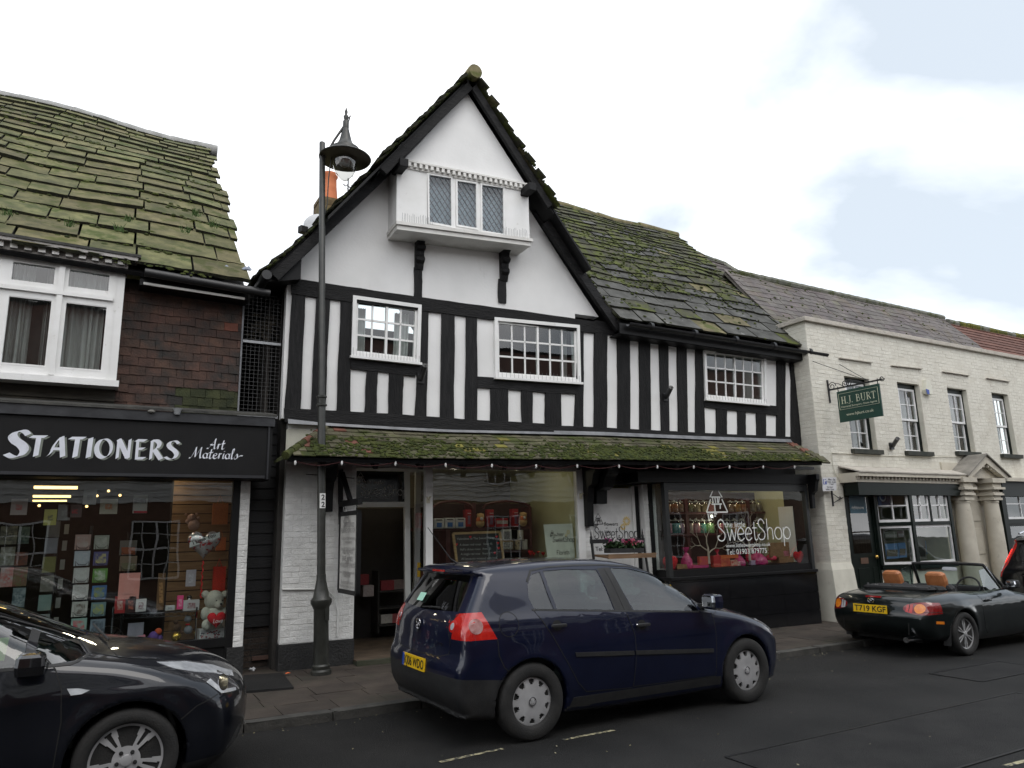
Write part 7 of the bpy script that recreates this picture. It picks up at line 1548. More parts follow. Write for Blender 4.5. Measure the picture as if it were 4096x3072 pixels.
    it = MB();it.box((.9,0,.40),(2.8,1.5,.06));it.box((2.1,0,.83),(.4,1.4,.2));it.build('cabin',m_cabin,root)
    for y in (-.36,.36): mb = MB();M_ = Matrix.Rotation(R_(-18),3,'Y');pad(mb,(1.1,y,.56),(.5,.5,.16));pad(mb,(.86,y,.86),(.14,.5,.62),M_);pad(mb,(.75,y,1.22),(.10,.27,.19),M_,.45);link('seat',mb.mesh('seat'),m_seat,root)
    MB().prism([(1.7,-.5,.96),(1.9,-.55,.96),(1.9,-.35,1.08),(1.7,-.3,1.08)],(0,0,.006)).build('dash_paper',flat('lime_paper',(.35,.55,.05),.7),root)
    def hole(r,t): k = (t*5/(2*math.pi)+.25) % 1;d = abs(k-.5)*2;return .36 < r < .90 and (d > .36+.14*(r-.4) or (d < .10+.12*(r-.36) and r > .44))
    def zf(r): return .5-.6*(r-.1) if r < .85 else .1+1.2*(r-.85)
    for x in (0,2.65):
        for sd in (-1,1):
            w = wheel(root,(x,sd*.772,.316),.316,.205,.222,sd,hole,zf,nth=160)
            for k in range(5): t = 2*math.pi*(k+.5)/5+.3;MB().lathe([(.013,0),(.013,.006),(.007,.007)],(x+.056*math.cos(t),sd*.842,.316+.056*math.sin(t)),(0,sd,0),10).build('wheel_nut',m_trim,w)
    MB().box((1.3,0,.26),(3.3,1.15,.1)).build('underbody',m_seam,root);return root
near = make_near();near.matrix_world = Matrix.Translation((.303-2.65,6.56,gz(.303-2.65))) @ Matrix.Rotation(.008,4,'Y')
# ---------------------------------------------------------------- the open black roadster
def make_roadster():
    sil = [(-.55,.24),(-.70,.27),(-.82,.38),(-.85,.50),(-.83,.60),(-.80,.68),(-.775,.75),(-.70,.80),(-.5,.835),(-.2,.86),(.1,.862),(.45,.84),(.8,.832),(1.2,.845),(1.5,.845),(1.8,.80),(2.2,.745),(2.6,.65),(2.88,.53),(2.96,.42),(2.94,.30),(2.85,.22),(2.6,.18),(.6,.17)]
    hwz = [(.15,.74),(.28,.80),(.42,.825),(.55,.838),(.66,.835),(.75,.80),(.82,.74),(.9,.66)]
    plan = [(-.9,.82),(-.7,.90),(-.4,.965),(-.05,1.0),(.5,.975),(1.0,.97),(1.6,.98),(2.265,1.0),(2.6,.96),(2.8,.88),(2.97,.74)]
    def extra(f,x,y,z):
        cb = smax(np.abs(y)-.60,smax(.50-z,smax(.02-x,x-1.32,.06),.06),.10);return smax(f,-cb,.03)-.008*np.exp(-((z-.56)/.06)**2)*np.exp(-((x+.8)/.3)**2)
    C_ = Car(sil,hwz,plan,[(0,.288),(2.265,.288)],.325,(.20,.34),.05,.10,1.1,extra,.016,.40)
    root = thing('roadster_car','black open-top roadster with tan headrests parked by the white house','car',(0,0,0));pnt = paintm('black_green_paint',(.006,.009,.009))
    body = C_.surf(C_.F,.022);lamps = []
    for sd in (-1,1): body,lp = take(body,prism_mesh([(sd*(.67+.235*math.cos(t)),.645+.082*math.sin(t)) for t in [k*math.pi/16 for k in range(32)]],'end',-1.2,-.45));C_.normals(lp);lamps.append(lp)
    C_.normals(body);link('body',body,pnt,root)
    m_dred = pm('dark_red_lens',(.16,.006,.008),(.24,.012,.012),scale=20,rough=.1,coat=1)
    for i,sd in enumerate((-1,1)):
        t_ = link('tail_lamp',lamps[i],m_dred,root);link('indicator',C_.drape([(sd*.635+.065*math.cos(t),.645+.062*math.sin(t)) for t in [k*math.pi/9 for k in range(18)]],'rear',.003,2,.003),m_amber,t_);link('reversing_lamp',C_.drape([(sd*p[0],p[1]) for p in ((.47,.60),(.55,.585),(.555,.70),(.48,.69))],'rear',.003,2,.003),m_red if sd < 0 else m_clear,t_)
        link('bumper_seam',C_.seam([(-.74,.60),(-.5,.60),(-.32,.58)],'side',sd,.006),m_seam,root);link('side_reflector',C_.drape([(-.58,.485),(-.44,.475),(-.44,.44),(-.58,.45)],'side',.005,2,.008,sd),m_amber,root)
        d_ = link('door',C_.drape([(.52,.80),(1.5,.80),(1.52,.55),(1.5,.27),(.62,.25),(.54,.34),(.5,.55)],'side',.002,5,.004,sd),pnt,root);link('door_seam',C_.seam([(.46,.825),(.55,.72),(.53,.5),(.54,.34),(.62,.25),(1.5,.27)],'side',sd),m_seam,d_);mb = MB();pad(mb,(.67,sd*.822,.70),(.14,.03,.035),None,.5);link('handle',mb.mesh('h'),pnt,d_)
        MB().prism([(-.36,sd*.70,.15),(-.36,sd*.80,.15),(-.34,sd*.82,.42),(-.34,sd*.70,.42)],(.008,0,0)).build('mud_flap',m_trim,root)
        mb = MB();pad(mb,(1.22,sd*.90,.90),(.11,.17,.12),None,.5);mo = link('door_mirror',mb.mesh('m'),m_trim,root);mb = MB();pad(mb,(1.175,sd*.90,.90),(.04,.14,.095),None,.4);link('mirror_glass',mb.mesh('m'),MATS['mirror_glass'],mo);MB().box((1.25,sd*.80,.85),(.06,.12,.03)).build('mirror_stalk',m_trim,mo)
    # windscreen with its frame
    def wsx(u,v): return Vector((lerp(1.50,1.21,v)-.06*u*u,u*lerp(.66,.55,v),lerp(.82,1.165,v)+.01*(1-u*u)))
    fr = MB();fr.tube([wsx(-1,k/6) for k in range(7)]+[wsx(u/6,1) for u in range(-5,6)]+[wsx(1,1-k/6) for k in range(7)],.024,8);fr = fr.build('windscreen_frame',m_trim,root,smooth=50)
    vs = [wsx(-1+2*i/10,j/5) for j in range(6) for i in range(11)];MB().add(vs,[(j*11+i,j*11+i+1,(j+1)*11+i+1,(j+1)*11+i) for j in range(5) for i in range(10)]).build('windscreen',m_carglass,fr,smooth=60)
    for sd in (-1,1):                                     # raised side glass with quarter light frame
        MB().prism([(.82,sd*.69,.82),(1.30,sd*.68,.82),(1.20,sd*.575,1.14),(.92,sd*.60,1.09)],(0,sd*.005,0)).build('side_window',m_carglass,root);MB().tube([(1.28,sd*.69,.82),(1.12,sd*.59,1.14)],.010,6).build('quarter_frame',m_trim,root)
    mb = MB();pad(mb,(1.22,0,1.09),(.05,.24,.06),None,.5);link('rear_view_mirror',mb.mesh('m'),flat('pale_mirror',(.6,.62,.66),.25),root)
    m_tan = pm('tan_leather',(.36,.13,.045),(.46,.18,.07),scale=12,rough=.5,bump=.15)
    for y in (-.34,.34): mb = MB();M_ = Matrix.Rotation(R_(-16),3,'Y');pad(mb,(.55,y,.45),(.5,.46,.14));pad(mb,(.36,y,.70),(.14,.46,.46),M_,.4);s_ = link('seat',mb.mesh('s'),m_cabin,root);mb = MB();pad(mb,(.27,y,.965),(.13,.30,.26),M_,.5);link('headrest',mb.mesh('h'),m_tan,s_)
    it = MB();it.box((.7,0,.36),(1.4,1.2,.3));it.box((1.28,0,.74),(.25,1.22,.2));it.build('cockpit',m_cabin,root)
    st = MB();c = Vector((1.05,-.34,.82));ax = Vector((-.9,0,.42)).normalized();u = Vector((0,1,0));v = ax.cross(u);st.tube([c+(u*math.cos(t)+v*math.sin(t))*.175 for t in [k*math.pi/14 for k in range(29)]],.014,8);st.bar(c-u*.17,c+u*.17,.02,.03);st.build('steering_wheel',m_cabin,root,smooth=50)
    hd = MB();pad(hd,(.04,0,.855),(.26,1.18,.11),None,.45);pad(hd,(-.14,0,.865),(.28,1.10,.07),None,.45)
    for k in range(5): hd.bar((-.2+.02*k,-.5+.25*k,.89),(-.02,-.42+.25*k,.905),.03,.012)
    hd.build('folded_hood',pm('hood_cloth',(.010,.010,.011),(.02,.02,.021),scale=10,rough=.85,bump=.3),root)
    for y in (-.3,.05,.3): MB().box((-.2,y,.90),(.02,.06,.02)).build('hood_clip',m_chrome,root)
    link('boot_seam',C_.seam([(-.80,-.50),(-.5,-.56),(-.28,-.54),(-.26,0),(-.28,.54),(-.5,.56),(-.80,.5)],'top',-1,.007),m_seam,root);link('brake_light',C_.drape([(-.12,.765),(.12,.765),(.12,.785),(-.12,.785)],'rear',.006,2,.008),m_dred,root)
    number_plate(root,(-.868,0,.615),(0,-1,0),(.08,0,1),'T719 KGF',euro=False);bd = MB();bd.tube([(-.822,.05*math.cos(t),.725+.03*math.sin(t)) for t in [k*math.pi/8 for k in range(17)]],.004,5);bd.tube([(-.824,-.03,.74),(-.824,-.01,.72),(-.824,.012,.735),(-.824,.035,.712)],.005,5);bd.build('badge',m_chrome,root)
    MB().tube([(-.88,-.50,.24),(-.4,-.50,.25)],.038,14).build('exhaust_pipe',m_chrome,root,smooth=50);MB().box((1.0,0,.22),(3.0,1.0,.1)).build('underbody',m_seam,root)
    def hole(r,t): k = (t*6/(2*math.pi)) % 1;d = abs(k-.5)*2;return .16 < r < .91 and (d > .30+.06/(r+.1) or (d < .16 and r > .3))
    for x in (0,2.265):
        for sd in (-1,1): wheel(root,(x,sd*.745,.288),.288,.19,.20,sd,hole,lambda r: .35-.25*r if r < .86 else .15+1.0*(r-.86),nth=144)
    return root
rd = make_roadster();rd.matrix_world = Matrix.Translation((10.58,6.88,gz(10.58))) @ Matrix.Rotation(.008,4,'Y')
# ---------------------------------------------------------------- the black estate beyond it, cut by the right edge
def make_estate():
    sil = [(-.75,.30),(-.88,.42),(-.92,.6),(-.90,.82),(-.88,.98),(-.80,1.10),(-.66,1.32),(-.58,1.46,1),(-.66,1.50,1),(-.5,1.56),(0,1.62),(.8,1.65),(1.4,1.61),(1.9,1.45),(2.3,1.2),(2.5,1.1),(3.0,1.03),(3.4,.92),(3.6,.75),(3.62,.5),(3.5,.28),(2,.26),(.6,.26)]
    hwz = [(.2,.86),(.4,.92),(.65,.945),(.85,.94),(.98,.90),(1.1,.84),(1.3,.75),(1.5,.67),(1.6,.6)];plan = [(-.95,.88),(-.6,.95),(-.2,1),(2.6,1),(3.1,.96),(3.4,.86),(3.62,.7)]
    C_ = Car(sil,hwz,plan,[(0,.35),(2.77,.35)],.39,(.12,.28),.04,.08,1.3);root = thing('estate_car','black tall estate car with lit red tail lamp at the right picture edge','car',(0,0,0));pnt = paintm('black_paint',(.004,.004,.005))
    body = C_.surf(C_.F,.03);bk = [(-.60,1.13),(.60,1.13),(.54,1.30),(.50,1.43),(-.50,1.43),(-.54,1.30)];lamps = []
    for sd in (-1,1):
        body,lp = take(body,prism_mesh([(sd*p[0],p[1]) for p in ((.80,.86),(1.2,.86),(1.2,1.02),(.95,1.12),(.90,1.3),(.9,1.5),(.57,1.5),(.60,1.35),(.66,1.2),(.70,1.08),(.76,.98))],'end',-1.2,-.5));C_.normals(lp);lamps.append(lp)
    C_.normals(body);link('body',body,pnt,root);m_lit = pm('lit_red_led',(.9,.03,.02),rough=.3,emit=2.0)
    for i,sd in enumerate((-1,1)):
        t_ = link('tail_lamp',lamps[i],m_red,root);link('led_strip',C_.seam([(sd*.875,.88),(sd*.885,.97),(sd*.84,1.06),(sd*.765,1.13),(sd*.72,1.24),(sd*.68,1.34)],'rear',-1,.022,.006),m_lit,t_);link('reversing_lamp',C_.drape([(sd*.80,.955),(sd*.86,.96),(sd*.85,1.02),(sd*.80,1.06)],'rear',.004,1,.003),m_clear,t_)
        link('side_window',C_.drape([(-.3,1.12),(1.9,1.08),(1.5,1.45),(.6,1.5),(-.2,1.45)],'side',.003,4,.004,sd),m_darkglass,root)
    link('rear_window',C_.drape(bk,'rear',.003,4,.004),flat('black_glass',(.01,.011,.011),.05),root);link('windscreen',C_.drape([(-.68,1.15),(.68,1.15),(.56,1.52),(-.56,1.52)],'front',.003,4,.004),m_darkglass,root)
    number_plate(root,(-.905,0,.80),(0,-1,0),(.06,0,1),'DK57 XVE',mat=m_plate,euro=False);link('plate_recess',C_.seam([(-.5,.93),(-.42,.70),(.42,.70),(.5,.93)],'rear',-1,.012),m_seam,root);MB().bar((-.895,-.4,.90),(-.895,.4,.90),.02,.03).build('chrome_bar',m_chrome,root);st = link('window_sticker',C_.drape([(.30,1.22),(.20,1.22),(.19,1.29),(.29,1.29)],'rear',.005,1,.002),MATS['pale_green_sticker'],root)
    MB().tube([(-.35,.62,1.60),(0,.63,1.665),(1.2,.63,1.68)],.018,8).build('roof_rail',m_chrome,root)
    for x in (0,2.77):
        for sd in (-1,1): wheel(root,(x,sd*.82,.35),.35,.22,.23,sd,lambda r,t: .3 < r < .88 and ((t*5/(2*math.pi)) % 1) > .45,lambda r: .3,nth=80)
    MB().box((1.3,0,.33),(3.6,1.2,.1)).build('underbody',m_seam,root);return root
es = make_estate();es.matrix_world = Matrix.Translation((14.9,6.52,gz(14.9))) @ Matrix.Rotation(.008,4,'Y')
# ================================================================ street lamp
m_lamp = pm('lamp_paint',(.020,.021,.018),(.034,.035,.030),scale=8,rough=.4,bump=.1,c3=(.12,.12,.11),s3=40,a3=(.72,.76))
lb = atG(1284,2700,PH+.01);lt = atY(1289,572,lb.y);LX = (lt-lb).normalized()
LAMP = thing('street_lamp','tall dark street lamp with wide shade in front of the white painted brick','street lamp',lb)
def lz(py): return (atY(1286,py,lb.y)-lb).dot(LX)
z1,z2 = lz(2398),lz(1600);H_ = (lt-lb).length
MB().lathe([(.125,0),(.125,.05),(.105,.07),(.11,.11),(.092,.13),(.09,z1-.12),(.098,z1-.10),(.128,z1-.04),(.128,z1),(.10,z1+.03),(.082,z1+.12),(.072,z1+.17),(.058,z1+.24),(.058,z1+.3)],lb,LX,24).build('base_column',m_lamp,LAMP,smooth=35)
MB().lathe([(.052,z1+.28),(.050,z2),(.044,z2+.02),(.041,H_),(.035,H_+.01)],lb,LX,18).build('shaft',m_lamp,LAMP,smooth=35)
MB().lathe([(.05,z2-.09),(.068,z2-.08),(.068,z2-.06),(.052,z2-.05),(.052,z2+.02),(.066,z2+.03),(.066,z2+.05),(.05,z2+.06)],lb,LX,20).build('collar',m_lamp,LAMP,smooth=35)
MB().box(lb+Vector((.03,-.085,.75)),(.05,.02,.22)).build('access_door',m_lamp,LAMP)
lc = atY(*za(647,655),lb.y-.05);k_ = (atY(*za(812,655),lb.y-.05)-lc).length
def zl(y): return atY(*za(647,y),lb.y-.05).z-lc.z
hd = MB().lathe([(k_*.98,-.012),(k_,.0),(k_*.97,.012),(k_*.72,.055),(k_*.56,.10),(k_*.54,.15),(k_*.34,.20),(k_*.24,.28),(k_*.16,.40),(k_*.12,.47),(.02,.49)],lc,UZ,32).build('shade',m_lamp,LAMP,smooth=45)
MB().lathe([(k_*.97,-.016),(k_*.5,.02),(k_*.46,.04)],lc,UZ,32).build('shade_lining',flat('lamp_lining',(.10,.085,.07),.5),hd,smooth=50)
MB().lathe([(k_*.50,.02),(k_*.49,-.05),(k_*.44,-.14),(k_*.33,-.24),(k_*.16,-.31),(.004,-.325)],lc,UZ,24).build('bowl',glass('lamp_bowl',(.72,.72,.70),1.0),hd,smooth=60);MB().ball(lc-UZ*.05,k_*.26,12,sq=(1,1,.8)).build('reflector',flat('lamp_reflector',(.22,.21,.2),.4),hd,smooth=60)
MB().lathe([(.045,.47),(.045,.58),(.025,.60),(.04,.65),(.018,.69),(.024,.73),(.004,.80)],lc,UZ,12).build('finial',m_lamp,LAMP,smooth=50)
a0 = lb+LX*(H_-.28);a1 = lc+UZ*.55
MB().tube([a0,a0.lerp(a1,.5)+UZ*.03,a1],.017,8).build('arm',m_lamp,LAMP,smooth=50);MB().tube([a0.lerp(a1,.75),a1+Vector((.04,0,.05)),a1+Vector((.06,0,.14))],.012,6).build('arm_scroll',m_lamp,LAMP,smooth=50);MB().tube([lb+LX*(H_-1.25),lb+LX*(H_-.9)+Vector((.07,0,0)),lb+LX*(H_-.5)+Vector((.09,0,0)),a0.lerp(a1,.45)],.008,6).build('cable',m_lamp,LAMP)
for py in (1989,2018): 
    c = lb+LX*lz(py)+Vector((.0,-.054,0));p = MB().box(c,(.072,.006,.095)).build('number_plaque',flat('plaque_white',(.72,.72,.70),.5) if py < 2000 else MATS['plaque_white'],LAMP);typeset('2','numeral',m_ink,p,c+Vector((-.016,-.003,-.032)),UX,UZ,h=.062,bold=.03,lift=.002)
# ================================================================ things fixed to the fronts
CH_ = thing('chimney_stack','mossy brick chimney with orange clay pot behind the gable','chimney',(3.6,13.4,5));yc = 13.4
c0,c1_ = atY(1285,790,yc),atY(1375,790,yc);zb_ = atY(1290,960,yc).z;m_chb = pm('chimney_brick',(.11,.075,.035),(.20,.145,.07),scale=6,rough=.9,bump=.4,wpos=True,rnd=.2,c3=(.10,.10,.03),s3=3,a3=(.5,.65))
MB().box(((c0.x+c1_.x)/2,yc+.3,(c0.z+zb_)/2-.6),(c1_.x-c0.x,.6,c0.z-zb_+1.2)).build('stack',m_chb,CH_);CBK = [brick_mesh('brick',m_chb,77)]
brickwork(CH_,lambda x,z: Vector((x,yc,z)),c0.x-.01,c1_.x+.01,zb_-.4,c0.z,CBK,UX,NY,seed=3);pc = atY(1333,775,yc);hp_ = atY(1333,672,yc).z-c0.z
MB().lathe([(.19,0),(.17,.1),(.145,hp_*.6),(.14,hp_-.1),(.165,hp_-.06),(.165,hp_),(.12,hp_)],(pc.x,yc+.3,c0.z),UZ,20).build('chimney_pot',pm('terracotta',(.50,.14,.05),(.62,.2,.08),scale=5,rough=.7),CH_,smooth=40);MB().box((pc.x,yc+.3,c0.z+.03),(.5,.5,.08)).build('flaunching',m_chb,CH_)
d = atY(1262,893,12.6);o = MB().lathe([(.01,.06),(.12,.045),(.22,.0),(.225,.004),(.12,.055)],d,Vector((-.5,-.8,.3)),20).build('satellite_dish',flat('dish_grey',(.45,.46,.47),.5),None,smooth=50);tag(o,'grey satellite dish behind the gable roof edge','satellite dish')
d = atY(1212,920,10.5);FLT = thing('floodlight','small dark floodlight on the gable roof slope','floodlight',d);MB().box(d,(.12,.1,.11),Matrix.Rotation(.3,3,'Z')).build('lamp_box',m_iron,FLT,bevel=.01);MB().tube([d+Vector((.05,0,-.03)),d+Vector((.12,0,-.02)),d+Vector((.14,0,-.16))],.012,6).build('bracket',m_iron,FLT)
ar = MB();d = atY(1392,760,13.2);ar.tube([d-UZ*.8,d+UZ*.25],.014,6)
for k in range(5): ar.bar(d+Vector((-.12+.09*k,0,.12)),d+Vector((.06+.09*k,.0,-.05-.02*k)),.008,.008)
ar.bar(d+Vector((-.1,0,.1)),d+Vector((.42,0,.0)),.012,.012);tag(ar.build('television_aerial',m_iron),'thin television aerial beside the orange chimney pot','aerial')
# festoon cable with lamp holders under the canopy edge
fx = [ze(*p) for p in ((215,320),(520,322),(872,327),(1200,337),(1503,342),(1793,345),(2062,344))]+[zf(*p) for p in ((530,118),(825,122),(1105,124),(1380,124),(1638,124),(1880,122))]
F3 = [T(*p,.76) for p in fx];FES = thing('festoon_cable','dark red festoon cable with white lamp holders under the tiled canopy','cable',F3[0]);path = []
for a,b in zip(F3,F3[1:]): path += [a.lerp(b,k/6)+UZ*(-.05*math.sin(math.pi*k/6)) for k in range(6)]
MB().tube(path+[F3[-1]],.006,6).build('cable',flat('red_cable',(.05,.009,.010),.5),FES,smooth=60)
for p in F3: MB().lathe([(.012,.01),(.016,-.01),(.013,-.035),(.004,-.045)],p,UZ,8).build('lamp_holder',m_white,FES,smooth=50)
# hanging sign of the sweet shop
HS = thing('hanging_shop_sign','tall white hanging board in black frame left of the sweet shop door','sign',T(*zh(28,520)))
xh = T(*zh(26,300)).x;
def hx(x,y): return atX(*zh(x,y),xh)
MB().prism([T(*zh(*p),.03) for p in ((8,55),(48,55),(46,515),(10,515))],IN*.04).build('wall_post',m_black,HS)
A_,B_ = hx(25,345),hx(188,322);MB().bar(A_,B_,.06,.075).build('arm',m_black,HS);MB().bar(hx(40,90),hx(108,320),.05,.06).build('brace',m_black,HS)
q = [hx(*p) for p in ((35,432),(178,412),(180,1085),(35,1068))];yv0,yv1 = q[0].y,q[1].y;zt_,zb_ = (q[0].z+q[1].z)/2,(q[2].z+q[3].z)/2
bd = MB().prism([(xh-.02,yv0,zb_),(xh-.02,yv1,zb_),(xh-.02,yv1,zt_),(xh-.02,yv0,zt_)],(.04,0,0)).build('board',flat('sign_cream',(.56,.55,.52),.6),HS);fr = MB()
for a,b in (((yv0,zb_),(yv1,zb_)),((yv0,zt_),(yv1,zt_)),((yv0,zb_),(yv0,zt_)),((yv1,zb_),(yv1,zt_))): fr.bar((xh,*a),(xh,*b),.055,.055,(1,0,0))
fr.build('frame',m_black,bd)
for y in (lerp(yv0,yv1,.12),lerp(yv0,yv1,.85)): MB().tube([(xh,y,zt_+.03),(xh+.01,y,zt_+.08),(xh-.01,y,zt_+.12),(xh,y,zt_+.19)],.006,6).build('chain',m_iron,HS)
UY = Vector((0,-1,0));wd = abs(yv1-yv0);yl = max(yv0,yv1)
def hl(t,fz,w,h=None,x0=None): typeset(t,'lettering',m_dimlet,bd,Vector((xh-.021,yl-wd*((1-w)/2 if x0 is None else x0),lerp(zt_,zb_,fz))),UY,UZ,w=wd*w,h=h,lift=.003)
mb = MB();logo(mb,0,.0,1,.07);put_mesh('lettering',mb.mesh('l'),m_dimlet,bd,Vector((xh-.025,yl-wd*.25,lerp(zt_,zb_,.12))),UY,UZ,wd*.3);letters('SweetShop',THN,.09,'lettering',m_dimlet,bd,Vector((xh-.021,yl-wd*.22,lerp(zt_,zb_,.175))),Vector((xh-.021,yl-wd*.85,lerp(zt_,zb_,.175))),UZ)
for t,fz,w in (('PURVEYORS OF',.25,.8),('Traditional Old Fashioned',.34,.82),('Confectionery',.385,.5),('LUXURY CHOCOLATES',.48,.8),('AND TRUFFLES',.52,.62),('FINE WINES',.61,.6),('AND',.65,.2),('MINIATURE SPIRITS',.69,.84),('Local Delivery & International',.77,.84),('HAMPERS',.815,.4),('Bouquets & Flowers',.9,.7),('Weddings & Events a speciality',.945,.84)): hl(t,fz,w)
# number and pipes on the white brick
MB().tube([T(*p,.02) for p in (ze(130,1160),ze(330,1158),ze(430,1165),ze(480,1215),ze(495,1311),(1350,2545))],.014,8).build('conduit',m_wmort,HOUSE,smooth=60);MB().tube([T(*p,.03) for p in (ze(285,405),ze(500,418),ze(600,432))],.006,6).build('black_wire',m_iron,HOUSE)
# flag pole sockets
for (fr_,px,nm,lab) in ((T,(zc(1165,790),zc(1192,700)),'flagpole_socket','black flagpole socket below the left timbered window'),(T,(zd(895,650),zd(932,575)),'flagpole_socket','black flagpole socket on the studs right of the middle window'),(WB,(zv(985,780),zv(1030,710)),'flagpole_socket','black flagpole socket on the cream brick between sash windows')):
    a,b = fr_(*px[0],.05),fr_(*px[1],.28);FS = thing(nm,lab,'bracket',a,'flagpole sockets');MB().tube([a,b],.042,12).build('socket',m_iron,FS,smooth=40);MB().box(a+fr_.n*-.03,(.11,.05,.14)).build('wall_plate',m_iron,FS);MB().tube([b,b+fr_.n*.06-UZ*.02],.006,5).build('pin',m_iron,FS)
# green hanging sign
xg = WB(*zv(392,262)).x;BS = thing('green_hanging_sign','dark green hanging sign with cream lettering on iron scroll bracket','sign',WB(*zv(392,262)))
def bx(x,y): return atX(*zv(x,y),xg)
MB().bar(WB(*zv(372,165),.02),WB(*zv(400,378),.02),.03,.02).build('wall_bar',m_iron,BS);MB().bar(bx(392,258),bx(880,158),.022,.03).build('arm',m_iron,BS)
def scroll(c,r,turns,u,w,fl=1,n=26): return [c+(u*math.cos(fl*turns*6.283*k/n)+w*math.sin(fl*turns*6.283*k/n))*r*(1-.75*k/n) for k in range(n+1)]
UYs = Vector((0,-1,0));sx = MB();c = bx(420,225);r0 = .085
for px,py,r,fl in ((415,225,.09,1),(538,195,.075,-1),(575,192,.075,1),(882,150,.05,-1)): sx.tube(scroll(bx(px,py),r,1.6,UYs,UZ,fl),.008,6)
sx.tube([bx(440,195),bx(480,200),bx(530,225)],.008,6);sx.tube([bx(600,165),bx(660,175),bx(705,190)],.008,6);sx.build('scroll_work',m_iron,BS,smooth=60)
q = [bx(*p) for p in ((463,275),(860,197),(893,495),(497,567))];ya,yb = (q[0].y+q[3].y)/2,(q[1].y+q[2].y)/2;zA,zB = (q[0].z+q[1].z)/2,(q[2].z+q[3].z)/2
m_gs = flat('sign_green',(.010,.048,.034),.45);m_cl = flat('sign_cream_letters',(.66,.66,.50),.5)
gbd = MB().prism([(xg-.015,ya,zB),(xg-.015,yb,zB),(xg-.015,yb,zA),(xg-.015,ya,zA)],(.03,0,0)).build('board',m_gs,BS);W_ = abs(ya-yb);Hh = zA-zB
for y in (lerp(ya,yb,.03),lerp(ya,yb,.97)): MB().bar((xg,y,zA),(xg,y,zA+.10),.012,.012).build('hanger',m_iron,BS)
def gp(u,v): return Vector((xg-.017,ya-W_*u,zA-Hh*v))
br = MB()
for a,b in (((.04,.09),(.96,.09)),((.04,.60),(.96,.60)),((.04,.09),(.04,.60)),((.96,.09),(.96,.60))): br.bar(gp(*a),gp(*b),.004,.012,(1,0,0))
br.build('border',m_cl,gbd);letters('H.J. BURT',SER,.055,'lettering',m_cl,gbd,gp(.09,.42),gp(.91,.42),UZ,None,.06);typeset('Chartered Surveyors : Estate Agents','lettering',m_cl,gbd,gp(.08,.545),UYs,UZ,w=W_*.84);typeset('www.hjburt.co.uk','lettering',m_cl,gbd,gp(.18,.82),UYs,UZ,w=W_*.64)
for a,b in ((zw(505,1100),zv(795,185)),(zw(722,1125),zv(770,180))): MB().tube([WB(*a,.02),bx(*((b[0]-3150)/.4277,(b[1]-1450)/.4277))],.006,5).build('stay_wire',m_iron,BS)
# parking plate on its bracket, alarm box
pp = [WB(*zv(*p),.12) for p in ((325,1075),(455,1073),(458,1197),(332,1203))];PK_ = thing('parking_sign','small white and blue parking plate on the corner of the cream house','sign',pp[3])
pb = MB().prism(pp,(0,.01,0)).build('plate',flat('plate_white',(.62,.62,.64),.4),PK_);ux = (pp[1]-pp[0]);uw = ux.length;ux = ux.normalized()
def pq(u,v): return pp[0].lerp(pp[1],u).lerp(pp[3].lerp(pp[2],u),v)
MB().prism([pq(.06,.12)+NY*.001,pq(.30,.12)+NY*.001,pq(.30,.52)+NY*.001,pq(.06,.52)+NY*.001],(0,.001,0)).build('blue_panel',flat('parking_blue',(.012,.05,.30),.4),pb);typeset('P','lettering',MATS['plate_white'],pb,pq(.11,.46),UX,UZ,h=.11,bold=.03)
for t,u,v,w in (('Mon - Sat',.42,.22,.5),('8 am - 6 pm',.36,.39,.58),('1 hour',.5,.55,.28),('No return',.3,.76,.42),('within 1 hour',.2,.92,.6)): typeset(t,'lettering',m_ink,pb,pq(u,v),UX,UZ,w=uw*w,bold=.02)
MB().bar(WB(*zv(413,1200),.09),WB(*zv(428,1345),.09),.03,.02).build('post',m_iron,PK_);br = MB();br.tube([WB(*zv(420,1225),.09),WB(*zv(490,1275),.02)],.008,6);br.tube([WB(*zv(435,1310),.09),WB(*zv(520,1262),.02)],.008,6);br.tube(scroll(WB(*zv(490,1268),.06),.03,1.3,UX,UZ),.006,5);br.build('bracket',m_iron,PK_)
c = WB(*zv(1285,240),.0);AL = thing('alarm_box','white and blue burglar alarm box between sash windows','alarm',c);s_ = .13;MB().prism([c+Vector(v) for v in ((-.05,0,.17),(.06,0,.17),(.13,0,-.06),(.09,0,-.15),(-.10,0,-.15),(-.13,0,-.06))],(0,-.09,0)).build('case',flat('alarm_cream',(.62,.61,.52),.5),AL,bevel=.01);MB().prism([c+Vector(v) for v in ((-.135,-.093,-.04),(-.02,-.093,-.06),(-.02,-.093,-.16),(-.105,-.093,-.155))],(0,-.006,0)).build('blue_cover',MATS['parking_blue'],AL)
# ================================================================ the row across the street, seen only as reflections
OP = thing('opposite_house','white boarded house across the street, mirrored in the shop windows','house',(4,-3,0));m_wb = pm('white_boarding',(.55,.55,.53),(.64,.64,.62),scale=3,rough=.7);oy = -2.6
MB().box((4,oy-1.5,1.35),(44,3,2.9)).build('lower_wall',pm('brick_opposite',(.10,.05,.035),(.16,.085,.06),scale=8,rough=.9),OP)
for k in range(18): MB().prism([(-18,oy+.03,2.8+k*.17),(26,oy+.03,2.8+k*.17),(26,oy,2.97+k*.17),(-18,oy,2.97+k*.17)],(0,-.03,0)).build('weatherboard',m_wb,OP)
MB().prism([(-18,oy+.3,5.85),(26,oy+.3,5.85),(26,oy-3.5,9.0),(-18,oy-3.5,9.0)],(0,-.05,-.1)).build('roof',pm('red_roof_opposite',(.09,.045,.035),(.15,.08,.06),scale=6,rough=.9),OP);MB().box((4,oy-3.4,5),(44,.1,8)).build('rear_wall',m_dark,OP)
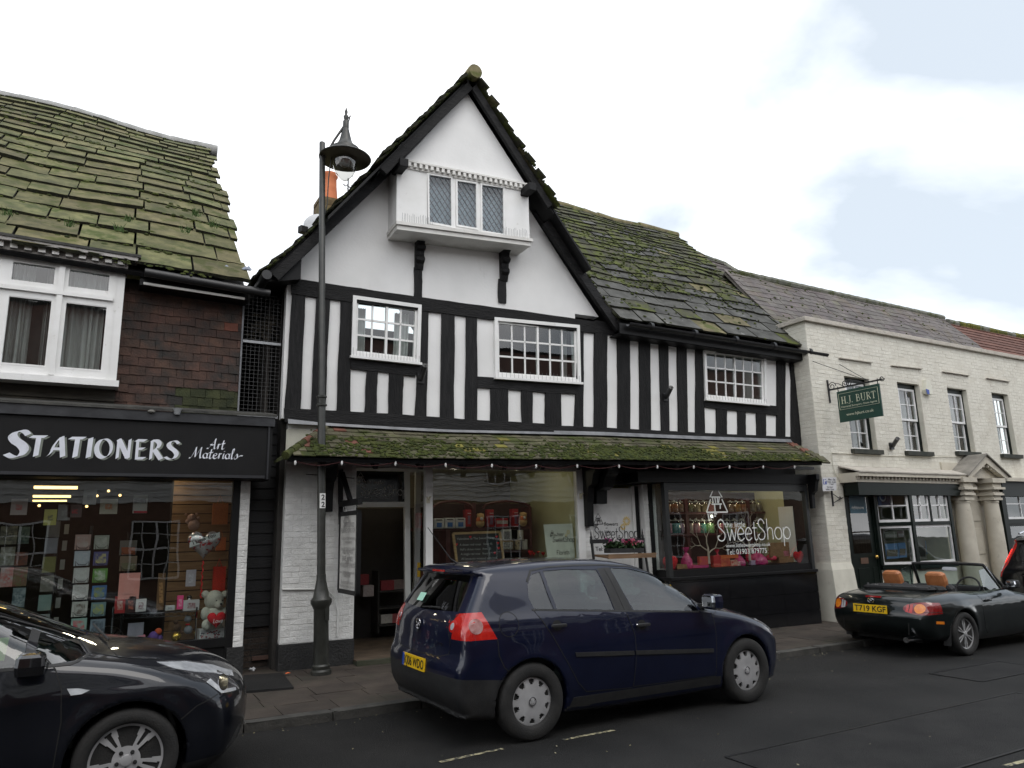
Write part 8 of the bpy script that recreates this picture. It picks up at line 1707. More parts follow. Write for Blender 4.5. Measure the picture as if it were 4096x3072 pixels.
for i in range(12):
    x = -14+i*3.1
    for z0,z1 in ((3.4,4.9),(.8,2.3)):
        w = MB();w.box((x,oy+.05,(z0+z1)/2),(1.15,.03,z1-z0));w = w.build('window_glass',m_tglass,OP);f = MB()
        for k in range(5): f.bar((x-.575+k*.2875,oy+.075,z0),(x-.575+k*.2875,oy+.075,z1),.05 if k in (0,2,4) else .025,.03,(0,1,0))
        for k in range(5): f.bar((x-.575,oy+.075,lerp(z0,z1,k/4)),(x+.575,oy+.075,lerp(z0,z1,k/4)),.03,.05 if k in (0,2,4) else .025)
        f.build('window_frame',m_sash,w)
for x in (-4.6,7.8,17): MB().prism([(x-2.2,oy+.31,5.8),(x+2.2,oy+.31,5.8),(x,oy+.31,8.2)],(0,-3,0)).build('gable',m_wb,OP)
opp = sheet(-20,40,-2.6,.9,.1,6).build('far_pavement',m_bed);tag(opp,'paved footway on the near side of the street',None,None,'structure')
# ================================================================ things in the shop windows
def c1(x,y): return .3919*x,1850+.3919*y
def c2(x,y): return 450+.452*x,1900+.452*y
ORD = ('first','second','third','fourth','fifth','sixth','seventh','eighth','ninth','tenth')
PR = {}
def pcol(c,c2_=None,sc=14,rough=.6,emit=0):          # printed or dyed colour, cached
    k = (c,c2_,sc,rough)
    if k not in PR: PR[k] = pm('print_%d' % len(PR),c,c2_ or c,scale=sc,rough=rough)
    return PR[k]
def pbox(name,label,cat,z,r,y,dep,mat,group=None,bevel=0,parent=None,fn=None):
    """a box whose front fills the rectangle r (in an enlarged view) at distance y"""
    x0,y0,x1,y1 = r;f = fn or (lambda px,py: atY(px,py,y));a,b = f(*z(x0,(y0+y1)/2)),f(*z(x1,(y0+y1)/2));t,u = f(*z((x0+x1)/2,y0)).z,f(*z((x0+x1)/2,y1)).z
    o = MB().prism([Vector((a.x,a.y,u)),Vector((b.x,b.y,u)),Vector((b.x,b.y,t)),Vector((a.x,a.y,t))],(0,dep,0)).build(name,mat,parent,bevel=bevel)
    if parent is None: tag(o,label,cat,group)
    return o
def pprint(o,z,r,y,mat,fn=None,name='print'): x0,y0,x1,y1 = r;f = fn or (lambda px,py: atY(px,py,y));paint(name,[[f(*z(*p)) for p in ((x0,y1),(x1,y1),(x1,y0),(x0,y0))]],mat,o,NY,.004)
# ---- stationers: ceiling strip lights (lit), fairy lights
m_tube = pm('lit_tube',(1,.62,.22),(1,.70,.3),rough=.5,emit=3.5)
for r,y in (((345,240,790,264),10.9),((335,333,720,352),11.6),((332,382,680,394),12.2)): pbox('strip_light',None,None,c1,r,y,.14,m_tube,parent=STA)
for px,py in ((1108,290),(990,340),(885,448),(400,440),(1225,335)): MB().ball(atY(*c1(px,py),10.4),.016,8).build('fairy_light',m_tube,STA)
paper = (.55,.55,.52)
HC = [((110,370,280,535),(.42,.36,.34),(.5,.1,.1),'pale card with red butterfly hanging at the left of the window'),((448,478,578,640),(.45,.42,.12),(.12,.12,.1),'yellow and black card hanging below the strip lights'),((590,430,720,590),(.2,.2,.2),(.3,.3,.3),'grey card hanging beside the yellow card'),((690,430,835,560),(.10,.07,.07),(.4,.03,.04),'dark card with red heart hanging in the middle of the window'),((850,280,985,430),(.5,.5,.5),(.35,.35,.35),'tilted white card hanging near the fairy lights'),((1020,372,1200,525),(.50,.47,.38),(.6,.2,.08),'cream square card with orange heart hanging in the window')]
for r,a,b,lab in HC:
    o = pbox('hanging_card','greeting card: '+lab if False else lab,'card',c1,r,10.2,.004,pcol(a,tuple(k*1.15 for k in a),9),'cards hung in the stationers window');x0,y0,x1,y1 = r;pprint(o,c1,(lerp(x0,x1,.3),lerp(y0,y1,.35),lerp(x0,x1,.7),lerp(y0,y1,.7)),10.198,pcol(b,a,30))
o = pbox('hanging_card','white and black card with red edge hanging right of the cream card','card',c2,(183,178,308,338),10.2,.004,pcol(paper),'cards hung in the stationers window');pprint(o,c2,(190,205,300,250),10.198,pcol((.05,.05,.05),(.3,.3,.3),30));pprint(o,c2,(186,318,306,336),10.197,pcol((.45,.03,.05)))
def rack(label,z,x,y0,y1,yy): 
    a,b = atY(*z(x,y0),yy+.1),atY(*z(x,y1),yy+.1);R__ = thing('card_rack',label,'card rack',b,'card racks in the stationers window');MB().tube([Vector((a.x,yy+.12,a.z+.1)),Vector((a.x,yy+.12,.3))],.018,8).build('pole',m_iron,R__)
    return R__
def pocket(R__,z,r,yy): x0,y0,x1,y1 = r;p = [atY(*z(*q),yy-.03) for q in ((x0+15,y1+4),(x0+12,y1-45),(x0+45,y1-10),(x1-45,y1-10),(x1-12,y1-45),(x1-10,y1+4))];MB().tube(p,.004,4).build('wire_pocket',m_iron,R__)
pal = [((.45,.30,.27),(.5,.42,.38)),((.42,.46,.5),(.5,.52,.55)),((.48,.48,.46),(.56,.56,.54)),((.50,.49,.47),(.40,.38,.36)),((.46,.46,.42),(.16,.13,.11)),((.28,.42,.37),(.5,.1,.12)),((.5,.5,.5),(.4,.4,.4))]
pal2 = [((.36,.38,.33),(.5,.5,.45)),((.10,.10,.26),(.5,.45,.2)),((.12,.30,.06),(.45,.5,.4)),((.06,.16,.36),(.22,.26,.06)),((.16,.25,.28),(.36,.38,.1)),((.20,.25,.3),(.05,.06,.08)),((.3,.32,.34),(.4,.4,.4))]
RB = rack('tall wire rack with two columns of pale square cards',c1,930,730,1659,10.45)
for i in range(7):
    for c,(xa,xb,P_,nm) in enumerate(((765,925,pal,'left'),(962,1112,pal2,'right'))):
        sh = -i*8.5;y0 = (735,902,1075,1248,1420,1592,1764)[i]+(8 if c else 0);r = (xa+sh,y0,xb+sh,y0+(152 if c == 0 else 140));o = pbox('greeting_card','%s card down in the %s column of the tall two-column rack' % (ORD[i],nm),'card',c1,r,10.45,.03,pcol(*[P_[i][0]]*2),'cards in the window racks')
        pprint(o,c1,(lerp(r[0],r[2],.14),lerp(r[1],r[3],.14),lerp(r[0],r[2],.86),lerp(r[1],r[3],.84)),10.448,pcol(P_[i][1],P_[i][0],26));pocket(RB,c1,r,10.44)
RA = rack('wire rack of slanted dark cards beside the strip lights reflection',c1,600,620,1659,10.55)
for i in range(6): y0 = (600,768,962,1158,1352,1552)[i];sh = -i*22;r = (478+sh,y0,610+sh,y0+160);cc = ((.16,.16,.16),(.18,.19,.22),(.14,.14,.04),(.13,.12,.10),(.14,.20,.18),(.2,.22,.22))[i];o = pbox('greeting_card','%s card down on the rack of muted cards' % ORD[i],'card',c1,r,10.55,.05,pcol(cc,tuple(k*1.2 for k in cc)),'cards in the window racks');MB().box((atY(*c1(r[2]+70,y0+80),10.7)),(.05,.01,.12)).build('side_card',pcol((.3,.3,.28)),RA)
RC = rack('narrow wire rack of cards behind the tall rack',c1,1310,790,1400,10.9)
for i,(y0,a,b) in enumerate(((795,(.14,.14,.14),(.30,.09,.04)),(955,(.24,.19,.14),(.2,.2,.12)))): r = (1222,y0,1395,y0+150);o = pbox('greeting_card','%s card on the narrow rack right of the two-column rack' % ('orange and grey' if i == 0 else 'beige'),'card',c1,r,10.9,.03,pcol(a),'cards in the window racks');pprint(o,c1,(1240,y0+70,1380,y0+145),10.898,pcol(b));pocket(RC,c1,r,10.88)
for i,(r,a,b,lab) in enumerate((((0,650,175,835),(.26,.25,.18),(.08,.08,.07),'cream bordered magazine at the far left of the window'),((185,655,300,830),(.05,.08,.07),(.15,.2,.16),'dark green magazine beside the cream bordered one'),((0,862,150,1050),(.16,.16,.10),(.35,.35,.33),'olive magazine with white figure in the second row'),((150,915,280,1050),(.08,.05,.04),(.2,.06,.03),'brown magazine in the second row'),((0,1075,130,1270),(.45,.40,.38),(.5,.12,.1),'white magazine with red and orange flowers'),((132,1070,275,1262),(.14,.13,.05),(.22,.06,.05),'yellow and dark magazine beside the flowered one'),((125,1280,255,1480),(.07,.11,.12),(.3,.35,.36),'teal magazine with white bird in the lowest row'))): o = pbox('magazine',lab,'magazine',c1,r,10.7,.01,pcol(a,b,16),'magazines at the left of the window');x0,y0,x1,y1 = r;pprint(o,c1,(lerp(x0,x1,.2),lerp(y0,y1,.3),lerp(x0,x1,.8),lerp(y0,y1,.8)),10.698,pcol(b,a,40))
# ---- wire shelf unit and gifts
yS = 10.25;SH = thing('wire_shelf_unit','chrome wire shelf unit holding gifts below the teddy level','shelf unit',atY(*c2(400,1500),yS))
for (a,b) in (((0,1232),(752,1205)),((100,1500),(742,1478))):
    p,q_ = atY(*c2(*a),yS),atY(*c2(*b),yS);s_ = MB();s_.bar(p,q_,.012,.012);s_.bar(p-UZ*.05,q_-UZ*.05,.008,.008)
    for k in range(22): s_.bar(p.lerp(q_,k/22)-UZ*(.05*(k % 2)),p.lerp(q_,(k+1)/22)-UZ*(.05*((k+1) % 2)),.006,.006)
    for k in range(12): s_.bar(p.lerp(q_,k/11),p.lerp(q_,k/11)+Vector((0,.35,0)),.005,.005)
    s_.build('wire_shelf',m_chrome,SH)
for px in (745,10): p = atY(*c2(px,1190),yS);MB().tube([p+UZ*.03,Vector((p.x,p.y,.3))],.012,8).build('post',m_chrome,SH)
for r,d,a,b,nm,lab,cat in (((55,868,240,1098),.02,(.62,.26,.22),(.66,.30,.26),'pink_folder','large salmon pink folder standing on the upper wire shelf','folder'),((20,1075,112,1222),.06,(.32,.02,.02),(.5,.35,.3),'gift_box','red boxed gift with figure on the upper wire shelf','gift box'),((118,1075,205,1218),.06,(.03,.01,.01),(.4,.1,.06),'gift_box','black boxed gift beside the red one','gift box'),((206,1100,298,1208),.08,(.55,.53,.53),(.2,.06,.08),'gift_box','white heart patterned box right of the black one','gift box'),((398,870,460,1195),.06,(.12,.06,.02),(.42,.22,.08),'bottle_box','tall copper coloured bottle box on the upper wire shelf','box'),((470,1158,550,1198),.1,(.5,.5,.5),(.3,.3,.3),'white_box','small flat white box on the upper wire shelf','box'),((572,1068,626,1188),.05,(.75,.06,.22),(.8,.4,.5),'pink_box','bright pink narrow box on the upper wire shelf','box'),((650,838,738,985),.01,(.36,.33,.36),(.5,.48,.5),'card','lilac card with animal above the spotted dog toy','card'),((628,1108,768,1198),.1,(.5,.48,.48),(.25,.05,.06),'gift_box','heart patterned box behind the spotted dog toy','gift box'),((135,1308,275,1425),.01,(.22,.21,.25),None,'lilac_card','plain lilac card on the lower wire shelf','card'),((102,1425,288,1497),.1,(.60,.22,.28),None,'pink_box','long flat pink box on the lower wire shelf','box')):
    o = pbox(nm,lab,cat,c2,r,yS+.06,d,pcol(a,tuple(k*1.1 for k in a)))
    if b: x0,y0,x1,y1 = r;pprint(o,c2,(lerp(x0,x1,.25),lerp(y0,y1,.25),lerp(x0,x1,.75),lerp(y0,y1,.8)),yS+.058,pcol(b,a,40))
def soft(name,label,cat,blobs,mat,z=c2,yy=yS+.15,parent=None,fn=None,scp=None):
    """soft toy: (px, py, radius px, colour or None) lumps merged in one skin"""
    mbs = {};f = fn or (lambda px,py: atY(px,py,yy));k = scp or (f(*z(100,1000))-f(*z(0,1000))).length/100;o0 = None
    for b in blobs:
        c = f(*z(b[0],b[1]));mm = b[3] if len(b) > 3 and b[3] else mat;mbs.setdefault(mm,MB()).ball(c+Vector((0,b[4] if len(b) > 4 else 0,0)),b[2]*k,12,sq=(1,.9,b[5] if len(b) > 5 else 1))
    root = thing(name,label,cat,f(*z(blobs[0][0],blobs[0][1])))
    for i,(mm,mb) in enumerate(mbs.items()): mb.build('body' if i == 0 else 'detail',mm,root,smooth=70,fix=False)
    return root
fur = pm('cream_fur',(.66,.64,.54),(.78,.76,.66),scale=60,rough=1,bump=1,bscale=200);blk = flat('toy_black',(.01,.01,.01),.3);red = pm('red_plush',(.50,.01,.015),(.62,.02,.03),scale=30,rough=.9,bump=.5,bscale=160)
TB = soft('teddy_bear','large cream teddy bear holding a red heart, seated on a patterned box','teddy bear',[(905,1240,105),(905,1300,100),(900,1105,100),(822,1055,38),(995,1055,38),(930,1140,46,None,-.09),(820,1315,52,None,-.16,1.1),(1000,1305,52,None,-.16,1.1),(815,1225,45,None,-.05,1.5),(995,1225,45,None,-.05,1.5),(907,1105,7,blk,-.135),(960,1104,7,blk,-.125),(943,1133,13,blk,-.165)],fur,yy=10.32)
def heart(t,s): return (.062*16*math.sin(t)**3*s,.062*(13*math.cos(t)-5*math.cos(2*t)-2*math.cos(3*t)-math.cos(4*t))*s)
def heart_mesh(c,s,th,n=36,u=UX):
    mb = MB();rings = [];K = 6
    for sgn in (-1,1):
        for j in range(K+1):
            e = math.sin(math.pi/2*j/K);rr = math.cos(math.pi/2*j/K)
            for k in range(n): hx_,hz = heart(2*math.pi*k/n,s*max(rr,.02));rings.append(c+u*hx_+UZ*(hz+.05*s*(1-rr))+Vector((0,sgn*th*e,0)))
    fs = []
    for g in range(2):
        for j in range(K):
            for k in range(n): a = g*(K+1)*n+j*n+k;b = g*(K+1)*n+j*n+(k+1) % n;fs.append((a,b,b+n,a+n))
    return mb.add(rings,fs)
hc = atY(*c2(920,1275),10.08);hs = (atY(*c2(1003,1275),10.08)-hc).length
hh = heart_mesh(hc,hs,.045).build('heart_cushion',red,TB,smooth=60);letters('Love',{**THN,'L': (.5,['L',[(.08,1),(.08,0)],'L',[(.08,0),(.46,0)]]),'v': (.5,['L',[(.02,.6),(.22,0)],'L',[(.22,0),(.44,.6)]])},.10,'lettering',m_wlet,hh,hc+Vector((-.045,-.046,-.04)),hc+Vector((.065,-.046,-.04)),UZ,slant=.15)
o = pbox('gift_box','white box patterned with small red and grey hearts under the teddy bear','gift box',c2,(768,1368,992,1520),10.2,.25,pcol((.58,.57,.57)));rb = random.Random(6);hp2 = [MB(),MB()]
for i in range(60): p = atY(*c2(rb.uniform(778,984),rb.uniform(1376,1512)),10.196);s_ = rb.uniform(.008,.013);hp2[i % 2].prism([p+Vector((x_,0,z_)) for x_,z_ in [heart(2*math.pi*k/12,s_) for k in range(12)]],(0,.002,0))
hp2[0].build('heart_print',pcol((.35,.03,.04)),o);hp2[1].build('heart_print',pcol((.12,.11,.13)),o);MB().box(atY(*c2(850,1590),10.3)+Vector((0,.1,0)),(.2,.2,.18)).build('plinth',pcol((.12,.12,.11)),o)
m_foil = pm('silver_foil',(.45,.44,.45),(.62,.60,.6),scale=14,rough=.22,metal=.6,c3=(.45,.02,.03),s3=22,a3=(.55,.58));bc = atY(*c2(810,610),10.15);bs = (atY(*c2(960,610),10.15)-bc).length
BAL = thing('heart_balloon','silver and red heart shaped foil balloon reading I Love You','balloon',bc);heart_mesh(bc+UZ*.01,bs*.98,.09).build('foil',m_foil,BAL,smooth=60);rb_ = MB()
for k in range(10): a,b = -1+2*k/10,-1+2*(k+1)/10;rb_.add([bc+Vector((a*bs*.86,-.088+.035*a*a,.02+.06*a*1.0-.0)),bc+Vector((b*bs*.86,-.088+.035*b*b,.02+.06*b)),bc+Vector((b*bs*.86,-.086+.035*b*b,.085+.06*b)),bc+Vector((a*bs*.86,-.086+.035*a*a,.085+.06*a))],[(0,1,2,3)])
bb_ = rb_.build('banner',pcol((.55,.57,.56)),BAL,fix=False);typeset('I Love You','lettering',m_ink,bb_,bc+Vector((-bs*.66,-.092,-.005)),Vector((1,0,.4)),Vector((-.4,0,1)),w=bs*1.36,bold=.02);MB().tube([bc-UZ*bs*1.05+Vector((.01*math.sin(k*2.2),.01*math.cos(k*2.2),-.03*k)) for k in range(16)],.008,5).build('curled_ribbon',red,BAL)
for r,a,lab in (((886,250,1022,437),(.45,.13,.03),'glittery orange gift bag hanging on the tan slatted wall'),((918,552,1003,668),(.40,.10,.03),'small glittery orange gift bag behind the heart balloon'),((890,810,1000,1025),(.55,.03,.015),'plain red bottle bag hanging above the teddy bear')): o = pbox('gift_bag',lab,'gift bag',c2,r,10.62,.05,pcol(a,tuple(k*1.6 for k in a),90,.35),'gift bags on the slatted wall');x0,y0,x1,y1 = r;MB().tube([atY(*c2(lerp(x0,x1,.3),y0),10.63),atY(*c2((x0+x1)/2,y0-70),10.63),atY(*c2(lerp(x0,x1,.7),y0),10.63)],.006,5).build('bag_handle',pcol(a),o)
pk = pm('pink_fluff',(.5,.28,.2),(.6,.38,.3),scale=40,rough=1,bump=1,bscale=120);soft('pink_plush_toy','fluffy pink plush toy above the heart balloon','soft toy',[(720,440,62),(700,380,45),(665,410,24),(760,380,18),(650,350,14),(745,345,14)],pk,yy=10.5)
soft('spotted_dog_toy','small black and white dog toy at the shelf end','soft toy',[(695,1150,38,flat('toy_white',(.6,.6,.62),.9)),(680,1085,26,blk),(715,1165,24),(675,1100,12,flat('toy_white2',(.6,.6,.62),.9),-.05)],flat('toy_grey',(.4,.4,.42),.9))
soft('purple_plush_toy','purple and orange plush toy on the lower wire shelf','soft toy',[(365,1425,48),(405,1385,35,flat('toy_orange',(.55,.10,.04),.9)),(330,1440,26),(420,1440,26)],flat('toy_purple',(.13,.07,.26),.9));soft('gold_monkey_toy','brown plush toy with gold sequins on the lower wire shelf','soft toy',[(565,1430,46,pm('gold_sequin',(.5,.3,.05),(.7,.5,.12),scale=120,rough=.2,metal=.8)),(575,1350,36),(560,1300,24),(610,1390,20)],flat('toy_brown',(.08,.04,.02),.9));soft('grey_dog_toy','grey plush dog with red collar at the right of the lower shelf','soft toy',[(670,1370,42),(668,1275,36),(665,1322,24,red,-.01,.35)],flat('toy_grey2',(.22,.23,.25),.9))
# ---- sweet shop display window
def TT(off): return lambda px,py: T(px,py,-off)
SF1 = thing('arched_shelf','maroon arched display shelving in the sweet shop window','shelving',T.p(5,.5,-1.1));f1 = TT(1.1);f0 = TT(1.0)
def slab(parent,z,r,fn,dep,mat,name): return pbox(name,None,None,z,r,0,dep,mat,parent=parent,fn=fn)
for r,n in (((-60,792,700,830),'shelf_board'),((742,782,1462,822),'shelf_board'),((1080,1085,1470,1122),'shelf_board'),((692,470,742,1290),'upright'),((1450,520,1482,1290),'upright'),((345,830,400,1290),'upright')): slab(SF1,zg,r,f1,.28,m_maroon,n)
slab(SF1,zg,(-80,480,1470,1290),TT(1.42),.02,flat('shelf_back',(.012,.006,.006),.8),'back_panel')
for xa,xb in ((165,690),(830,1460)):
    pts_ = [f1(*zg(lerp(xa,xb,.5)+(xb-xa)*.5*math.cos(t),560-95*math.sin(t)-20)) for t in [math.pi*k/12 for k in range(13)]]
    MB().tube(pts_,.022,6).build('arch',m_maroon,SF1)
def item(name,label,cat,r,mat,fn=f0,dep=.09,grp=None,z=zg,bevel=.008): return pbox(name,label,cat,z,r,0,dep,mat,grp,bevel,None,fn)
for i,r in enumerate(((188,672,320,810),(328,665,465,806),(470,663,605,802))): o = item('white_tin','%s of three white tins with blue print on the maroon shelf' % ('leftmost','middle','rightmost')[i],'tin',r,pcol((.50,.54,.58)),grp='white tins in the window',bevel=.02);pprint(o,zg,(lerp(r[0],r[2],.25),lerp(r[1],r[3],.42),lerp(r[0],r[2],.75),lerp(r[1],r[3],.85)),0,pcol((.02,.14,.42)),f0);pprint(o,zg,(lerp(r[0],r[2],.2),r[1]+14,lerp(r[0],r[2],.8),r[1]+28),0,pcol((.05,.05,.06)),f0)
for i,r in enumerate(((-35,600,25,800),(600,555,680,782),(890,553,976,786),(1215,548,1300,780))): o = item('telephone_box_tin','%s red telephone box tin from the left on the maroon shelf' % ORD[i],'tin',r,pcol((.30,.012,.022)),grp='telephone box tins');pprint(o,zg,(lerp(r[0],r[2],.38),lerp(r[1],r[3],.35),lerp(r[0],r[2],.85),lerp(r[1],r[3],.85)),0,pcol((.10,.12,.2),(.25,.05,.08),60),f0);pprint(o,zg,(lerp(r[0],r[2],.35),lerp(r[1],r[3],.2),lerp(r[0],r[2],.9),lerp(r[1],r[3],.24)),0,pcol((.5,.4,.4)),f0)
tan = flat('toy_tan',(.42,.28,.12),.6);orr = flat('toy_coat',(.40,.10,.03),.6)
for i,(x,y) in enumerate(((795,780),(1360,765))): soft('teddy_tin',('teddy shaped tin with orange coat left of the second telephone box','teddy shaped tin at the right end of the upper shelf')[i],'tin',[(x,y-45,46),(x,y-85,44,orr),(x+5,y-130,38),(x-30,y-155,13),(x+35,y-155,13),(x,y-100,18,flat('bib',(.5,.52,.5),.6),-.05)],tan,z=zg,fn=TT(.95),scp=.0016)
o = item('red_white_box','red and white printed box between two telephone box tins','box',(1005,672,1165,785),pcol((.36,.02,.03)));pprint(o,zg,(1012,700,1158,745),0,pcol((.5,.45,.42),(.25,.2,.2),50),f0)
for r,a,b,nm,lab in (((1098,818,1210,957),(.50,.50,.47),(.32,.32,.32),'silver_box','silver white box on the lower shelf above the mugs'),((1080,960,1238,1085),(.20,.13,.06),(.5,.48,.42),'mug_box','brown box holding two patterned mugs')): o = item(nm,lab,'box',r,pcol(a));pprint(o,zg,(r[0]+14,r[1]+25,r[2]-14,r[3]-8),0,pcol(b,(.1,.1,.1),40),f0)
for x,y,a,lab in ((1327,955,(.50,.49,.46),'white mug with dark clover on the lower shelf'),(1290,1085,(.40,.32,.2),'teddy patterned mug on the lower shelf'),(1382,1080,(.55,.53,.48),'white spotted mug at the right of the lower shelf')):
    c = f0(*zg(x,y));o = MB().lathe([(.045,0),(.05,.02),(.05,.16),(.042,.16)],c,UZ,18).build('mug',pm('mug_%d' % x,a,a,rough=.3,c3=(.05,.05,.06),s3=26,a3=(.6,.63)),None,smooth=40);tag(o,lab,'mug','mugs on the lower shelf')
for i,(x,y,r) in enumerate(((1460,1125,.05),(1502,1140,.034),(1560,1120,.03),(1627,1137,.036))): o = heart_mesh(T(*zg(x,y),-.5),r,.02,20).build('foil_heart',pm('red_foil',(.5,.01,.015),rough=.2,metal=.5) if i == 0 else MATS['red_foil'],None,smooth=60);tag(o,'%s foil heart from the left beside the florist notice' % ORD[i],'heart','foil hearts on sticks');MB().bar(T(*zg(x,y),-.5),T(*zg(x,y+260),-.5),.006,.006).build('stick',m_iron,o)
CB = thing('chalkboard','wood framed chalkboard with valentine offers leaning behind the glass','chalkboard',T(*zg(800,1240),-.3));q = [T(*zg(*p),-.3) for p in ((437,872),(1050,850),(1112,1290),(492,1310))];bdd = MB().prism(q,IN*.015).build('slate',flat('chalk_slate',(.022,.025,.025),.8),CB);fb_ = MB()
for a,b in zip(q,q[1:]+q[:1]): fb_.bar(a,b,.035,.03,TN)
fb_.build('frame',pm('pale_wood',(.32,.2,.08),(.42,.28,.13),scale=6,stretch=(1,1,6)),CB);m_chalk = flat('chalk',(.30,.31,.30),.9)
for t,u,v,w,x in (('Valentines at The Sweet Florist',.06,.2,.8,0),('A dozen red roses   from 45',.10,.38,.7,0),('Half a dozen roses   from 25',.10,.52,.66,0),('A single red rose   from 5',.10,.66,.62,0),('All bouquets wrapped with love',.10,.8,.76,0),('Local Delivery available',.14,.94,.7,0)): p = q[0].lerp(q[1],u).lerp(q[3].lerp(q[2],u),v);e = q[0].lerp(q[1],u+w).lerp(q[3].lerp(q[2],u+w),v);typeset(t,'chalk_lettering',m_chalk,bdd,p,e-p,UZ,w=(e-p).length)
for u,v in ((.92,.14),(.04,.33),(.93,.33),(.93,.48),(.83,.62),(.90,.93),(.05,.9),(.35,.12)): p = q[0].lerp(q[1],u).lerp(q[3].lerp(q[2],u),v)+TN*.004;MB().prism([p+TU*a+UZ*b for a,b in [heart(2*math.pi*k/12,.022) for k in range(12)]],IN*.002).build('chalk_heart',red,bdd)
q = [T(*zg(*p),-.12) for p in ((1632,752),(2012,740),(2055,1250),(1690,1260))];FN = thing('florist_notice','pale florist notice board propped in the right of the display window','notice',q[3]);nb = MB().prism(q,IN*.01).build('board',flat('notice_cream',(.58,.60,.50),.6),FN);shop_sign(q[0].lerp(q[3],.47).lerp(q[1].lerp(q[2],.47),.16),TU,UZ,(q[1]-q[0]).length*.155,m_ink,nb,nib=.09)
def nq(u,v): return q[0].lerp(q[1],u).lerp(q[3].lerp(q[2],u),v)
typeset('flowers','lettering',m_ink,nb,nq(.42,.28),TU,UZ,w=.13);letters('Florists',{**THN},.10,'lettering',m_ink,nb,nq(.34,.80),nq(.80,.79),UZ);daisy(nq(.82,.22)+TN*.004,.035,10,TU,UZ,TN).build('daisy_print',m_yel,nb,fix=False);daisy(nq(.74,.30)+TN*.004,.024,10,TU,UZ,TN).build('daisy_print',m_yel,nb,fix=False)
# ---- dim goods inside the open door
for i,(r,a,lab) in enumerate((((360,980,470,1060),(.20,.02,.025),'red sweet box on a shelf inside the doorway'),((470,975,555,1050),(.16,.12,.11),'pale sweet box beside the red one inside the doorway'),((362,1262,455,1335),(.32,.30,.27),'white box on the lowest shelf inside the doorway'),((455,1258,500,1330),(.28,.06,.06),'pink box on the lowest shelf inside the doorway'),((215,1020,302,1112),(.30,.26,.25),'spotted white box left inside the doorway'),((180,930,260,1015),(.16,.012,.015),'red gift left inside the doorway'))): pbox('sweet_box',lab,'box',zh,r,0,.15,pcol(a,tuple(k*1.3 for k in a),30),'boxes inside the sweet shop door',0,None,TT(1.5))
DS = thing('door_shelving','dark shelving just inside the sweet shop door','shelving',T.p(3.6,.2,-1.6))
for y in (1062,1200,1340): slab(DS,zh,(340,y,600,y+14),TT(1.45),.3,m_dark,'shelf_board')
slab(DS,zh,(335,900,350,1420),TT(1.45),.3,m_dark,'upright');slab(DS,zh,(60,380,620,1500),TT(1.85),.03,m_dark,'back_panel')
# ---- jars and gifts in the bay
fj = TT(.75);JS = thing('jar_shelving','maroon shelves of sweet jars at the back of the bay window','shelving',T.p(9.2,.9,-.8))
for r in ((180,416,1560,440),(180,690,1560,714)): slab(JS,zk,r,fj,.2,m_maroon,'shelf_board')
for r in ((412,240,450,1000),(1215,240,1258,1000)): slab(JS,zk,r,TT(.77),.2,m_maroon,'upright')
slab(JS,zk,(150,160,1700,1050),TT(1.0),.02,flat('jar_back',(.03,.014,.012),.8),'back_panel');m_jar = glass('jar_glass',(.88,.9,.88))
def jar(x,w,yb,h,col,label):
    c = fj(*zk(x+w/2,yb));k = (fj(*zk(x+w,yb))-fj(*zk(x,yb))).length/2;hz = fj(*zk(x+w/2,yb-h)).z-c.z;c = c+IN*.06;J = thing('sweet_jar',label,'jar',c,'glass sweet jars');cm = pm('sweets_%d_%d' % (x,yb),tuple(v*.55 for v in col),col,scale=70,rough=.5,bump=1,bscale=90)
    MB().lathe([(k*.9,.003),(k*.95,.01),(k*.95,hz*.62),(k*.8,hz*.66)],c,UZ,14).build('sweets',cm,J,smooth=50);MB().lathe([(k*.98,0),(k,.01),(k,hz*.72),(k*.8,hz*.8),(k*.78,hz*.84)],c,UZ,14).build('jar_glass',m_jar,J,smooth=50);MB().lathe([(k*.84,hz*.84),(k*.86,hz*.9),(k*.3,hz*.93),(k*.26,hz),(k*.05,hz*1.02)],c,UZ,14).build('lid',pcol((.34,.36,.35),None,14,.2),J,smooth=50)
U_ = [(180,52,(.45,.26,.16)),(235,90,(.40,.14,.05)),(335,60,(.30,.18,.12)),(460,58,(.24,.24,.10)),(525,88,(.40,.32,.18)),(622,88,(.26,.20,.10)),(716,76,(.34,.10,.10)),(985,66,(.26,.16,.10)),(1052,82,(.50,.26,.06)),(1140,70,(.42,.16,.08)),(1275,66,(.26,.24,.2)),(1350,66,(.26,.24,.22))]
L_ = [(198,54,(.60,.26,.38)),(255,98,(.05,.42,.48)),(356,56,(.32,.14,.28)),(470,58,(.55,.42,.36)),(528,86,(.62,.22,.30)),(616,78,(.08,.42,.34)),(705,90,(.20,.48,.14)),(868,60,(.55,.08,.10)),(940,78,(.24,.36,.10)),(1030,86,(.62,.26,.06)),(1122,90,(.66,.50,.06)),(1338,92,(.22,.36,.10)),(1438,92,(.26,.26,.26))]
for i,(x,w,c) in enumerate(U_): jar(x,w,414,150,c,('tan','deep orange','brown','olive','honey','khaki','dull red','umber','amber','rust','buff','pale grey')[i]+' sweets in a glass jar on the upper bay shelf')
for i,(x,w,c) in enumerate(L_): jar(x,w,690,190,c,('pink','cyan','purple','cream','rose pink','teal','bright green','red','olive green','orange','yellow','mid green','grey')[i]+' sweets in a glass jar on the lower bay shelf')
fg = TT(-.1)
